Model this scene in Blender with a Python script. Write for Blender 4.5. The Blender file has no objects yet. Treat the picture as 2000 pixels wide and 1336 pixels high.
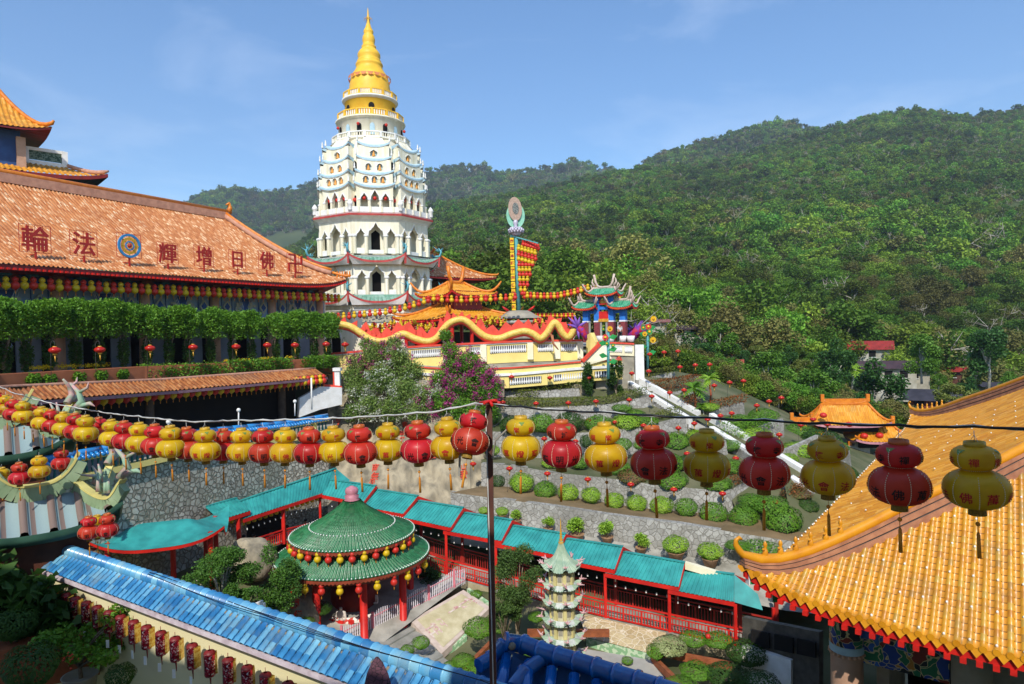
import bpy, math, random
import numpy as np
from mathutils import Vector, Matrix
R = math.radians
rnd = random.Random(7)
nr = np.random.RandomState(11)
scn = bpy.context.scene
COL = scn.collection
# ---------------- camera ----------------
F = 1300.0; PITCH = R(1.12); ROLL = R(1.2)
_f = np.array([0, math.cos(PITCH), -math.sin(PITCH)])
_r0 = np.array([1.0, 0, 0]); _u0 = np.array([0, math.sin(PITCH), math.cos(PITCH)])
_r = _r0*math.cos(ROLL) - _u0*math.sin(ROLL)
_u = _u0*math.cos(ROLL) + _r0*math.sin(ROLL)
def ray(px, py): return _f + _r*((px-1000)/F) - _u*((py-668)/F)
def pt(px, py, Y):
    """photo direction + real distance -> world point"""
    d = ray(px, py); return tuple(d*(Y/d[1]))
def ptz(px, py, z):
    d = ray(px, py); return tuple(d*(z/d[2]))
cam = bpy.data.cameras.new('camera'); camo = bpy.data.objects.new('camera', cam); COL.objects.link(camo)
cam.sensor_width = 36; cam.lens = 36*F/2000; cam.clip_end = 6000; cam.clip_start = .05
camo.matrix_world = Matrix(((_r[0], _u[0], -_f[0], 0), (_r[1], _u[1], -_f[1], 0), (_r[2], _u[2], -_f[2], 0), (0, 0, 0, 1)))
scn.camera = camo
# ---------------- light ----------------
EL = R(43); SX = 0.13     # sunlight travels towards (SX, 1, -tan EL)
sd = Vector((SX, 1, -math.tan(EL)*math.hypot(SX, 1))).normalized()
sun = bpy.data.lights.new('sun', 'SUN'); sun.energy = 3.5; sun.angle = R(.5); sun.color = (1, .95, .87)
suno = bpy.data.objects.new('sun', sun); COL.objects.link(suno); suno.rotation_euler = sd.to_track_quat('-Z', 'Y').to_euler()
w = bpy.data.worlds.new('World'); scn.world = w; w.use_nodes = True
nt = w.node_tree; bg = nt.nodes['Background']
sky = nt.nodes.new('ShaderNodeTexSky'); sky.sky_type = 'NISHITA'; sky.sun_disc = False
sky.sun_elevation = EL; sky.sun_rotation = math.atan2(-SX, -1); sky.air_density = 1.0; sky.dust_density = .3; sky.ozone_density = 3.0
tc = nt.nodes.new('ShaderNodeTexCoord'); mp = nt.nodes.new('ShaderNodeMapping'); mp.inputs['Scale'].default_value = (1.6, 2.4, 5); mp.inputs['Rotation'].default_value = (.1, .35, 0)
nz = nt.nodes.new('ShaderNodeTexNoise'); nz.inputs['Scale'].default_value = 1.6; nz.inputs['Detail'].default_value = 9; nz.inputs['Roughness'].default_value = .62
nz.inputs['Distortion'].default_value = .5
cr = nt.nodes.new('ShaderNodeValToRGB'); cr.color_ramp.elements[0].position = .5; cr.color_ramp.elements[1].position = .9
cr.color_ramp.elements[0].color = (0, 0, 0, 1); cr.color_ramp.elements[1].color = (.3, .3, .3, 1)
mx = nt.nodes.new('ShaderNodeMix'); mx.data_type = 'RGBA'; mx.inputs[7].default_value = (7.0, 7.6, 8.6, 1)
nt.links.new(tc.outputs['Generated'], mp.inputs[0]); nt.links.new(mp.outputs[0], nz.inputs[0]); nt.links.new(nz.outputs[0], cr.inputs[0])
nt.links.new(cr.outputs[0], mx.inputs[0]); hs_ = nt.nodes.new('ShaderNodeHueSaturation'); hs_.inputs['Saturation'].default_value = 1.18; nt.links.new(sky.outputs[0], hs_.inputs['Color']); nt.links.new(hs_.outputs[0], mx.inputs[6]); nt.links.new(mx.outputs[2], bg.inputs[0])
bg.inputs[1].default_value = .15
scn.view_settings.view_transform = 'Standard'; scn.view_settings.look = 'None'; scn.view_settings.exposure = .42; scn.view_settings.gamma = 1
scn.cycles.max_bounces = 6; scn.cycles.diffuse_bounces = 3; scn.cycles.glossy_bounces = 2; scn.cycles.transparent_max_bounces = 4
scn.cycles.volume_bounces = 0; scn.cycles.use_denoising = True
# ---------------- materials ----------------
MATS = {}
def srgb(h):
    c = [int(h[i:i+2], 16)/255 for i in (0, 2, 4)]
    return tuple((x/12.92 if x < .04045 else ((x+.055)/1.055)**2.4) for x in c)
def M(name, c1, c2=None, rough=.65, scale=3, detail=4, bump=0, bscale=None, spec=.4, mode='noise', lo=.35, hi=.65, transl=0, emit=0, coord='Object', metal=0, isl=0, objr=0, stretch=None, coat=0):
    if name in MATS: return MATS[name]
    m = bpy.data.materials.new(name); m.use_nodes = True; t = m.node_tree; n = t.nodes; L = t.links.new
    b = n['Principled BSDF']; b.inputs['Roughness'].default_value = rough; b.inputs['Specular IOR Level'].default_value = spec; b.inputs['Metallic'].default_value = metal
    if coat: b.inputs['Coat Weight'].default_value = coat; b.inputs['Coat Roughness'].default_value = .12
    if isinstance(c1, str): c1 = srgb(c1)
    if c2 is None: c2 = tuple(x*.8 for x in c1)
    if isinstance(c2, str): c2 = srgb(c2)
    tc = n.new('ShaderNodeTexCoord'); co = tc.outputs[coord]
    if stretch:
        mp = n.new('ShaderNodeMapping'); mp.inputs['Scale'].default_value = stretch; L(co, mp.inputs[0]); co = mp.outputs[0]
    if mode == 'voronoi':
        nz = n.new('ShaderNodeTexVoronoi'); nz.inputs['Scale'].default_value = scale; L(co, nz.inputs['Vector'])
        sp = n.new('ShaderNodeSeparateColor'); L(nz.outputs['Color'], sp.inputs[0]); fac = sp.outputs[0]
    else:
        nz = n.new('ShaderNodeTexNoise'); nz.inputs['Scale'].default_value = scale; nz.inputs['Detail'].default_value = detail; L(co, nz.inputs['Vector']); fac = nz.outputs[0]
    mr = n.new('ShaderNodeMapRange'); mr.inputs[1].default_value = lo; mr.inputs[2].default_value = hi; L(fac, mr.inputs[0]); fac = mr.outputs[0]
    if isl:
        g = n.new('ShaderNodeNewGeometry'); mm = n.new('ShaderNodeMix'); mm.inputs[0].default_value = isl; L(fac, mm.inputs[2]); L(g.outputs['Random Per Island'], mm.inputs[3]); fac = mm.outputs[0]
    mix = n.new('ShaderNodeMix'); mix.data_type = 'RGBA'; mix.inputs[6].default_value = (*c1, 1); mix.inputs[7].default_value = (*c2, 1); L(fac, mix.inputs[0]); colr = mix.outputs[2]
    if objr:
        oi = n.new('ShaderNodeObjectInfo'); hs = n.new('ShaderNodeHueSaturation')
        m1 = n.new('ShaderNodeMapRange'); m1.inputs[3].default_value = 1-objr; m1.inputs[4].default_value = 1+objr; L(oi.outputs['Random'], m1.inputs[0]); L(m1.outputs[0], hs.inputs['Value'])
        ml = n.new('ShaderNodeMath'); ml.operation = 'MULTIPLY'; ml.inputs[1].default_value = 7.31; L(oi.outputs['Random'], ml.inputs[0])
        fr = n.new('ShaderNodeMath'); fr.operation = 'FRACT'; L(ml.outputs[0], fr.inputs[0])
        m2 = n.new('ShaderNodeMapRange'); m2.inputs[3].default_value = .5-objr*.075; m2.inputs[4].default_value = .5+objr*.05; L(fr.outputs[0], m2.inputs[0]); L(m2.outputs[0], hs.inputs['Hue'])
        L(colr, hs.inputs['Color']); colr = hs.outputs[0]
        if objr > .25:
            ln = n.new('ShaderNodeTexNoise'); ln.inputs['Scale'].default_value = .009; ln.inputs['Detail'].default_value = 4; L(oi.outputs['Location'], ln.inputs['Vector'])
            lm_ = n.new('ShaderNodeMapRange'); lm_.inputs[1].default_value = .36; lm_.inputs[2].default_value = .64; lm_.inputs[3].default_value = .66; lm_.inputs[4].default_value = 1.35; L(ln.outputs[0], lm_.inputs[0])
            h3 = n.new('ShaderNodeHueSaturation'); L(lm_.outputs[0], h3.inputs['Value']); L(colr, h3.inputs['Color']); colr = h3.outputs[0]
    L(colr, b.inputs['Base Color'])
    if bump:
        bp = n.new('ShaderNodeBump'); bp.inputs['Strength'].default_value = bump; bp.inputs['Distance'].default_value = .05
        nb = n.new('ShaderNodeTexNoise'); nb.inputs['Scale'].default_value = bscale or scale*3; nb.inputs['Detail'].default_value = 5; L(co, nb.inputs['Vector']); L(nb.outputs[0], bp.inputs['Height']); L(bp.outputs[0], b.inputs['Normal'])
    if emit: b.inputs['Emission Color'].default_value = (*c1, 1); b.inputs['Emission Strength'].default_value = emit
    if transl:
        tr = n.new('ShaderNodeBsdfTranslucent'); ms = n.new('ShaderNodeMixShader'); ms.inputs[0].default_value = transl
        L(colr, tr.inputs[0]); L(b.outputs[0], ms.inputs[1]); L(tr.outputs[0], ms.inputs[2]); L(ms.outputs[0], n['Material Output'].inputs[0])
    MATS[name] = m; return m
def tilemat(name, cols, fu=1, fv=1, rough=.35, coat=0, dirt=None, valley=None):
    """glazed tiles: every cell of the (tile, course) UV gets its own glaze colour"""
    m = bpy.data.materials.new(name); m.use_nodes = True; t = m.node_tree; n = t.nodes; L = t.links.new
    b = n['Principled BSDF']; b.inputs['Roughness'].default_value = rough; b.inputs['Specular IOR Level'].default_value = .5
    if coat: b.inputs['Coat Weight'].default_value = coat; b.inputs['Coat Roughness'].default_value = .15
    uv = n.new('ShaderNodeUVMap'); mu = n.new('ShaderNodeVectorMath'); mu.operation = 'MULTIPLY'; mu.inputs[1].default_value = (fu, fv, 1); L(uv.outputs[0], mu.inputs[0])
    fl = n.new('ShaderNodeVectorMath'); fl.operation = 'FLOOR'; L(mu.outputs[0], fl.inputs[0])
    wn = n.new('ShaderNodeTexWhiteNoise'); wn.noise_dimensions = '2D'; L(fl.outputs[0], wn.inputs['Vector'])
    cr = n.new('ShaderNodeValToRGB'); cr.color_ramp.interpolation = 'LINEAR'
    while len(cr.color_ramp.elements) < len(cols): cr.color_ramp.elements.new(.5)
    for i, (p, c) in enumerate(cols):
        cr.color_ramp.elements[i].position = p; cr.color_ramp.elements[i].color = (*(srgb(c) if isinstance(c, str) else c), 1)
    L(wn.outputs['Value'], cr.inputs[0]); colr = cr.outputs[0]
    if valley:  # set trough tone; lets shade between tile rows be put into the colour
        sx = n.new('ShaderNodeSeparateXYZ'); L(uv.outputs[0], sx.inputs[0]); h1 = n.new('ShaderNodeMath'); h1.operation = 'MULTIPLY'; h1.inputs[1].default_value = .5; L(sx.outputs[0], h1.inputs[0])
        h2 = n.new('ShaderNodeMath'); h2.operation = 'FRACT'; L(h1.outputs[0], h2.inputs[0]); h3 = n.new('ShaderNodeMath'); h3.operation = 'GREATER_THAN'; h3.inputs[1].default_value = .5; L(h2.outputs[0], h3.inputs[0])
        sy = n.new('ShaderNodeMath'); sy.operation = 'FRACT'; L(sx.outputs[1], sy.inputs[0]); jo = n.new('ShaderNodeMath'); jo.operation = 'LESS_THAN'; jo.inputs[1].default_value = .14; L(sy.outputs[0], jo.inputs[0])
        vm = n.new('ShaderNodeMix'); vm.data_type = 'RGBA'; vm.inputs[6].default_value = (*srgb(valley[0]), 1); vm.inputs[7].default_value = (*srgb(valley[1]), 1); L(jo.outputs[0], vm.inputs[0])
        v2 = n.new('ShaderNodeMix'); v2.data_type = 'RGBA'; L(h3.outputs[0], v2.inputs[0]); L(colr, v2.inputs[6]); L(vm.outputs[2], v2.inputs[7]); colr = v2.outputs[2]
    if dirt:
        tc = n.new('ShaderNodeTexCoord'); nz = n.new('ShaderNodeTexNoise'); nz.inputs['Scale'].default_value = dirt[1]; nz.inputs['Detail'].default_value = 6; L(tc.outputs['Object'], nz.inputs['Vector'])
        mr = n.new('ShaderNodeMapRange'); mr.inputs[1].default_value = .5; mr.inputs[2].default_value = .72; mr.inputs[4].default_value = dirt[2]; L(nz.outputs[0], mr.inputs[0])
        mix = n.new('ShaderNodeMix'); mix.data_type = 'RGBA'; L(mr.outputs[0], mix.inputs[0]); L(colr, mix.inputs[6]); mix.inputs[7].default_value = (*srgb(dirt[0]), 1); colr = mix.outputs[2]
    L(colr, b.inputs['Base Color']); MATS[name] = m; return m
def stonemat(name, c1, c2, gap, scale=1.6, gapw=.05, bump=.6, rand=1.0, stain=None):
    m = bpy.data.materials.new(name); m.use_nodes = True; t = m.node_tree; n = t.nodes; L = t.links.new
    b = n['Principled BSDF']; b.inputs['Roughness'].default_value = .85
    tc = n.new('ShaderNodeTexCoord'); dn = n.new('ShaderNodeTexNoise'); dn.inputs['Scale'].default_value = 1.2; L(tc.outputs['Object'], dn.inputs['Vector'])
    ad = n.new('ShaderNodeVectorMath'); ad.operation = 'ADD'; sc_ = n.new('ShaderNodeVectorMath'); sc_.operation = 'SCALE'; sc_.inputs['Scale'].default_value = .35; L(dn.outputs['Color'], sc_.inputs[0]); L(sc_.outputs[0], ad.inputs[0]); L(tc.outputs['Object'], ad.inputs[1])
    v = n.new('ShaderNodeTexVoronoi'); v.inputs['Scale'].default_value = scale; v.inputs['Randomness'].default_value = rand; L(ad.outputs[0], v.inputs['Vector'])
    e = n.new('ShaderNodeTexVoronoi'); e.feature = 'DISTANCE_TO_EDGE'; e.inputs['Scale'].default_value = scale; e.inputs['Randomness'].default_value = rand; L(ad.outputs[0], e.inputs['Vector'])
    sp = n.new('ShaderNodeSeparateColor'); L(v.outputs['Color'], sp.inputs[0])
    mix = n.new('ShaderNodeMix'); mix.data_type = 'RGBA'; mix.inputs[6].default_value = (*srgb(c1), 1); mix.inputs[7].default_value = (*srgb(c2), 1); L(sp.outputs[0], mix.inputs[0])
    nz = n.new('ShaderNodeTexNoise'); nz.inputs['Scale'].default_value = 9; nz.inputs['Detail'].default_value = 5; L(tc.outputs['Object'], nz.inputs['Vector'])
    ov = n.new('ShaderNodeMix'); ov.data_type = 'RGBA'; ov.blend_type = 'OVERLAY'; ov.inputs[0].default_value = .5; L(mix.outputs[2], ov.inputs[6]); L(nz.outputs[0], ov.inputs[7])
    mr = n.new('ShaderNodeMapRange'); mr.inputs[1].default_value = gapw*.4; mr.inputs[2].default_value = gapw; L(e.outputs[0], mr.inputs[0])
    g = n.new('ShaderNodeMix'); g.data_type = 'RGBA'; g.inputs[6].default_value = (*srgb(gap), 1); L(mr.outputs[0], g.inputs[0]); L(ov.outputs[2], g.inputs[7]); colr = g.outputs[2]
    if stain:
        n2 = n.new('ShaderNodeTexNoise'); n2.inputs['Scale'].default_value = .35; n2.inputs['Detail'].default_value = 7; L(tc.outputs['Object'], n2.inputs['Vector'])
        m2 = n.new('ShaderNodeMapRange'); m2.inputs[1].default_value = .48; m2.inputs[2].default_value = .66; m2.inputs[4].default_value = .65; L(n2.outputs[0], m2.inputs[0])
        s = n.new('ShaderNodeMix'); s.data_type = 'RGBA'; s.inputs[7].default_value = (*srgb(stain), 1); L(m2.outputs[0], s.inputs[0]); L(colr, s.inputs[6]); colr = s.outputs[2]
    L(colr, b.inputs['Base Color'])
    if bump:
        bp = n.new('ShaderNodeBump'); bp.inputs['Strength'].default_value = bump; bp.inputs['Distance'].default_value = .08; L(mr.outputs[0], bp.inputs['Height']); L(bp.outputs[0], b.inputs['Normal'])
    MATS[name] = m; return m
# ---------------- mesh helpers ----------------
LOC = {}
SPLIT = set('frieze_zigzags frieze_clouds flame_crest columns green_eaves inner_walls windows posts dark_openings seated_figures rafter_ends white_rafter_ends frieze_discs corner_dragons mini_roofs balusters bays storey_walls frieze_panels brackets blue_pillars brick_pillar_bases grey_tablets fins pilasters niche_backs round_lanterns blue_niches red_petals'.split())
SING = {'frieze_zigzags': 'frieze_zigzag', 'frieze_clouds': 'frieze_cloud', 'columns': 'column', 'windows': 'window', 'posts': 'post', 'balusters': 'baluster', 'bays': 'bay', 'seated_figures': 'seated_figure', 'rafter_ends': 'rafter_end', 'white_rafter_ends': 'white_rafter_end', 'dark_openings': 'dark_opening', 'inner_walls': 'inner_wall', 'green_eaves': 'green_eave', 'frieze_discs': 'frieze_disc', 'mini_roofs': 'mini_roof', 'fins': 'fin', 'corner_dragons': 'corner_dragon', 'storey_walls': 'storey_wall', 'round_lanterns': 'round_lantern', 'red_petals': 'red_petal', 'pilasters': 'pilaster', 'brackets': 'bracket', 'frieze_panels': 'frieze_panel', 'blue_pillars': 'blue_pillar', 'brick_pillar_bases': 'brick_pillar_base', 'grey_tablets': 'grey_tablet', 'niche_backs': 'niche_back', 'blue_niches': 'blue_niche'}
def setp(o, label=None, cat=None, group=None, kind=None):
    if label: o['label'] = label
    if cat: o['category'] = cat
    if group: o['group'] = group
    if kind: o['kind'] = kind
    return o
def thing(name, label, cat, loc=(0, 0, 0), rz=0, group=None, sc=1.0):
    o = bpy.data.objects.new(name, None); COL.objects.link(o); o.location = loc; o.rotation_euler = (0, 0, rz); o.empty_display_size = .2
    o.scale = (sc, sc, sc)
    LOC[o.name] = (Vector(loc), rz, sc)
    return setp(o, label, cat, group)
def V(a): return np.array(a, float)
def frame(d):
    d = V(d); d = d/(np.linalg.norm(d)+1e-12); a = V((0, 0, 1)) if abs(d[2]) < .95 else V((1, 0, 0))
    x = np.cross(a, d); x /= np.linalg.norm(x); y = np.cross(d, x); return x, y, d
class MB:
    def __init__(s): s.v = []; s.f = []; s.uv = None; s.sm = []
    def add(s, v, f, smooth=False):
        k = len(s.v); s.v.extend([tuple(map(float, p)) for p in v]); s.f.extend([tuple(i+k for i in q) for q in f]); s.sm.extend([smooth]*len(f)); return s
    def box(s, c, size, rz=0, ax=None):
        hx, hy, hz = size[0]/2, size[1]/2, size[2]/2; ca, sa = math.cos(rz), math.sin(rz); v = []
        for z in (-hz, hz):
            for x, y in ((-hx, -hy), (hx, -hy), (hx, hy), (-hx, hy)):
                v.append((c[0]+x*ca-y*sa, c[1]+x*sa+y*ca, c[2]+z))
        return s.add(v, [(3, 2, 1, 0), (4, 5, 6, 7), (0, 1, 5, 4), (1, 2, 6, 5), (2, 3, 7, 6), (3, 0, 4, 7)])
    def bar(s, a, b, w, h=None):
        """rectangular bar from a to b, w wide (sideways), h high"""
        a, b = V(a), V(b); h = h or w; d = b-a; x = np.cross(d, (0, 0, 1)); 
        if np.linalg.norm(x) < 1e-6: x = V((1, 0, 0))
        x = x/np.linalg.norm(x); y = np.cross(x, d); y /= np.linalg.norm(y)
        v = [p+x*i*w/2+y*j*h/2 for p in (a, b) for i, j in ((-1, -1), (1, -1), (1, 1), (-1, 1))]
        return s.add(v, [(3, 2, 1, 0), (4, 5, 6, 7), (0, 1, 5, 4), (1, 2, 6, 5), (2, 3, 7, 6), (3, 0, 4, 7)])
    def tube(s, pts, rad, n=6, caps=True, smooth=True):
        P = [V(p) for p in pts]; m = len(P); rr = rad if hasattr(rad, '__len__') else [rad]*m; v = []
        x0 = None
        for i, p in enumerate(P):
            d = P[min(i+1, m-1)]-P[max(i-1, 0)]; x, y, _ = frame(d)
            if x0 is not None:
                x = x0-np.dot(x0, _)*_
                if np.linalg.norm(x) < 1e-6: x = frame(d)[0]
                x /= np.linalg.norm(x); y = np.cross(_, x)
            x0 = x
            for k in range(n):
                a = 2*math.pi*k/n; v.append(p+(x*math.cos(a)+y*math.sin(a))*rr[i])
        f = [(i*n+k, i*n+(k+1) % n, (i+1)*n+(k+1) % n, (i+1)*n+k) for i in range(m-1) for k in range(n)]
        s.add(v, f, smooth)
        if caps: 
            k0 = len(s.v)-len(v); s.f.append(tuple(k0+i for i in range(n))[::-1]); s.f.append(tuple(k0+(m-1)*n+i for i in range(n))); s.sm += [False, False]
        return s
    def lathe(s, prof, n=12, c=(0, 0, 0), smooth=True, sy=1.0, a0=0, caps=False):
        v = [(c[0]+r*math.cos(a0+2*math.pi*k/n), c[1]+r*sy*math.sin(a0+2*math.pi*k/n), c[2]+z) for r, z in prof for k in range(n)]
        f = [(i*n+k, i*n+(k+1) % n, (i+1)*n+(k+1) % n, (i+1)*n+k) for i in range(len(prof)-1) for k in range(n)]
        if caps: f += [tuple(range(n))[::-1], tuple((len(prof)-1)*n+k for k in range(n))]
        return s.add(v, f, smooth)
    def ball(s, c, r, n=8, m=6, sz=1.0):
        prof = [(max(r*math.sin(math.pi*i/m), r*.01), -r*sz*math.cos(math.pi*i/m)) for i in range(m+1)]
        return s.lathe(prof, n, c)
    def quad(s, a, b, c, d): return s.add([a, b, c, d], [(0, 1, 2, 3)])
    def poly(s, pts, th=None, d=(0, 0, 1)):
        """flat polygon extruded by vector d*th"""
        n = len(pts); P = [V(p) for p in pts]
        if not th: return s.add(P, [tuple(range(n))])
        D = V(d)*th
        return s.add(P+[p+D for p in P], [tuple(range(n))[::-1], tuple(range(n, 2*n))]+[(i, (i+1) % n, n+(i+1) % n, n+i) for i in range(n)])
    def grid(s, G, smooth=True, flip=False):
        a = len(G); b = len(G[0]); v = [p for r in G for p in r]
        f = [(i*b+j, i*b+j+1, (i+1)*b+j+1, (i+1)*b+j) for i in range(a-1) for j in range(b-1)]
        if flip: f = [q[::-1] for q in f]
        return s.add(v, f, smooth)
    def wall(s, top, bot, th=.3):
        """ribbon wall: front face between two polylines, thickness th going away from the viewer"""
        n = len(top); T = [V(p) for p in top]; B = [V(p) for p in bot]; v = []
        for i in range(n):
            d = T[min(i+1, n-1)]-T[max(i-1, 0)]; nn = V((-d[1], d[0], 0)); nn /= np.linalg.norm(nn)+1e-9
            v += [T[i], B[i], B[i]+nn*th, T[i]+nn*th]
        f = []
        for i in range(n-1):
            for k in range(4): f.append((i*4+k, i*4+(k+1) % 4, (i+1)*4+(k+1) % 4, (i+1)*4+k))
        f += [(0, 3, 2, 1), tuple((n-1)*4+k for k in range(4))]
        return s.add(v, f)
    def xf(s, loc=(0, 0, 0), rz=0, sc=1):
        ca, sa = math.cos(rz), math.sin(rz)
        s.v = [(loc[0]+sc*(x*ca-y*sa), loc[1]+sc*(x*sa+y*ca), loc[2]+sc*z) for x, y, z in s.v]; return s
    def merge(s, o): return s.add(o.v, o.f) if not o.sm else (lambda k: (s.v.extend(o.v), s.f.extend([tuple(i+k for i in q) for q in o.f]), s.sm.extend(o.sm), s)[-1])(len(s.v))
    def mesh(s, name, mat):
        me = bpy.data.meshes.new(name); me.from_pydata(s.v, [], s.f)
        if any(s.sm): me.polygons.foreach_set('use_smooth', s.sm)
        if s.uv is not None:
            u = me.uv_layers.new(name='UVMap'); li = np.empty(len(me.loops), int); me.loops.foreach_get('vertex_index', li)
            u.data.foreach_set('uv', np.array(s.uv, float)[li].ravel())
        if mat is not None: me.materials.append(mat)
        me.update(); return me
    def build(s, name, mat, parent=None, world=False, **kw):
        if parent is not None and name in SPLIT: return s.split(name, mat, parent, world, **kw)
        if not s.v: s.add([(0, 0, 0), (.001, 0, 0), (0, .001, 0)], [(0, 1, 2)])
        if world and parent is not None:
            l, rz, sc = LOC[parent.name]; ca, sa = math.cos(-rz), math.sin(-rz)
            s.v = [(((x-l.x)*ca-(y-l.y)*sa)/sc, ((x-l.x)*sa+(y-l.y)*ca)/sc, (z-l.z)/sc) for x, y, z in s.v]
        o = bpy.data.objects.new(name, s.mesh(name, mat)); COL.objects.link(o)
        if parent is not None: o.parent = parent
        return setp(o, **kw)
def _split(s, name, mat, parent, world, **kw):
    key = {}; par = list(range(len(s.v))); cid = [key.setdefault((round(p[0], 3), round(p[1], 3), round(p[2], 3)), i) for i, p in enumerate(s.v)]
    def find(a):
        while par[a] != a: par[a] = par[par[a]]; a = par[a]
        return a
    for q in s.f:
        a = find(cid[q[0]])
        for i in q[1:]: par[find(cid[i])] = a
    comp = {}
    for k, q in enumerate(s.f): comp.setdefault(find(cid[q[0]]), []).append(k)
    cs = sorted(comp.values(), key=len, reverse=True); nm = SING.get(name, name); SPLIT.discard(name); o = None
    for gi, fs in enumerate(cs[:99]+([sum(cs[99:], [])] if len(cs) > 99 else [])):
        m = MB(); mp = {}
        for k in fs:
            m.f.append(tuple(mp.setdefault(i, len(mp)) for i in s.f[k])); m.sm.append(s.sm[k])
        m.v = [s.v[i] for i in mp]; o = m.build(nm, mat, parent, world, **kw)
        if gi == 99: o['kind'] = 'stuff'
    SPLIT.add(name); return o
MB.split = _split
def kids(o): return list(o.children)
def dup(root, loc=None, rz=None, label=None, group=None, sc=None, par=None):
    r = root.copy(); COL.objects.link(r)
    if loc is not None: r.location = loc
    if rz is not None: r.rotation_euler = (0, 0, rz)
    if sc is not None: r.scale = (sc, sc, sc) if not hasattr(sc, '__len__') else sc
    if label: r['label'] = label
    if group: r['group'] = group
    for ch in root.children:
        c = ch.copy(); COL.objects.link(c); c.parent = r
        for g in ch.children:
            d = g.copy(); COL.objects.link(d); d.parent = c
    return r
def npmesh(name, v, f, mat, smooth=False, mi=None):
    """v (n,3), f (m,4) numpy"""
    me = bpy.data.meshes.new(name); k = f.shape[1]
    me.vertices.add(len(v)); me.vertices.foreach_set('co', v.astype(np.float32).ravel())
    me.loops.add(f.size); me.loops.foreach_set('vertex_index', f.astype(np.int32).ravel())
    me.polygons.add(len(f)); me.polygons.foreach_set('loop_start', np.arange(0, f.size, k, dtype=np.int32)); 
    for mt in (mat if isinstance(mat, (list, tuple)) else [mat]): me.materials.append(mt)
    if mi is not None: me.polygons.foreach_set('material_index', mi.astype(np.int32))
    me.update(calc_edges=True); me.validate(); return me
def leaves(centers, size, jit=.35, up=.35, asp=.55, seed=1):
    """one leaf-like folded quad per centre; returns v,f"""
    r = np.random.RandomState(seed); n = len(centers); c = np.asarray(centers, float)
    nrm = r.normal(size=(n, 3)); nrm[:, 2] = np.abs(nrm[:, 2])+up; nrm /= np.linalg.norm(nrm, axis=1)[:, None]
    a = r.normal(size=(n, 3)); t = np.cross(nrm, a); t /= np.linalg.norm(t, axis=1)[:, None]; b = np.cross(nrm, t)
    s = size*(1+jit*r.uniform(-1, 1, n))[:, None]
    v = np.stack([c-t*s, c-b*s*asp+nrm*s*.15, c+t*s-nrm*s*.25, c+b*s*asp+nrm*s*.1], 1).reshape(-1, 3)
    f = np.arange(4*n).reshape(-1, 4); return v, f
def blobpts(n, blobs, seed=1, shell=.55):
    """points scattered in the outer part of ellipsoid clumps (cx,cy,cz,rx,ry,rz)"""
    r = np.random.RandomState(seed); B = np.array(blobs, float); vol = (B[:, 3]*B[:, 4]*B[:, 5])**(2/3.); k = r.choice(len(B), n, p=vol/vol.sum())
    d = r.normal(size=(n, 3)); d /= np.linalg.norm(d, axis=1)[:, None]
    rad = (shell+(1-shell)*r.uniform(0, 1, n)**.6)*(1+.12*r.normal(size=n))
    return B[k, :3]+d*rad[:, None]*B[k, 3:6]
def linkmesh(name, me, parent=None, loc=None, **kw):
    o = bpy.data.objects.new(name, me); COL.objects.link(o)
    if parent is not None: o.parent = parent
    if loc is not None: o.location = loc
    return setp(o, **kw)
_tc = {}
def text_mb(s, size=1.0, th=0.0, sub=False, bold=0.0):
    """letters as flat geometry in x (right), z (up), centred; th = thickness along -y"""
    k = (s, size, th, bold)
    if k not in _tc:
        cu = bpy.data.curves.new('t', 'FONT'); cu.body = s; cu.size = 1; cu.align_x = 'CENTER'; cu.extrude = 0; cu.offset = bold; cu.resolution_u = 1
        o = bpy.data.objects.new('t', cu); COL.objects.link(o); dg = bpy.context.evaluated_depsgraph_get(); dg.update()
        me = o.evaluated_get(dg).to_mesh(); vv = np.array([tuple(v.co) for v in me.vertices]); ff = [tuple(p.vertices) for p in me.polygons]
        o.evaluated_get(dg).to_mesh_clear(); bpy.data.objects.remove(o); bpy.data.curves.remove(cu)
        mn, mxx = vv.min(0), vv.max(0); vv = vv-(mn+mxx)/2
        _tc[k] = ([(p[0]*size, 0.0, p[1]*size) for p in vv], ff)
    v, f = _tc[k]; mb = MB()
    mb.add(v, f)
    if th:
        e = {}
        for q in f:
            for i in range(len(q)):
                a, b = q[i], q[(i+1) % len(q)]; e[(a, b)] = 1
        n = len(v); mb.v.extend([(x, th, z) for x, y, z in v]); mb.f.extend([tuple(i+n for i in q)[::-1] for q in f]); mb.sm.extend([False]*len(f))
        for (a, b) in e:
            if (b, a) not in e: mb.f.append((b, a, a+n, b+n)); mb.sm.append(False)
    return mb
ONES = 'zeroth first second third fourth fifth sixth seventh eighth ninth tenth eleventh twelfth thirteenth fourteenth fifteenth sixteenth seventeenth eighteenth nineteenth'.split()
TENS = {2: 'twent', 3: 'thirt', 4: 'fort', 5: 'fift', 6: 'sixt', 7: 'sevent', 8: 'eight', 9: 'ninet'}
def ordw(n):
    if n < 20: return ONES[n]
    t, o = divmod(n, 10)
    return TENS[t]+'ieth' if o == 0 else TENS[t]+'y-'+ONES[o]
def lerp(a, b, t): return tuple(a[i]+(b[i]-a[i])*t for i in range(len(a)))
def poly_at(P, t):
    """t in 0..1 along polyline by length"""
    P = [V(p) for p in P]; L = [np.linalg.norm(P[i+1]-P[i]) for i in range(len(P)-1)]; s = t*sum(L)
    for i, l in enumerate(L):
        if s <= l or i == len(L)-1: return P[i]+(P[i+1]-P[i])*min(1, s/max(l, 1e-9))
        s -= l
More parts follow.
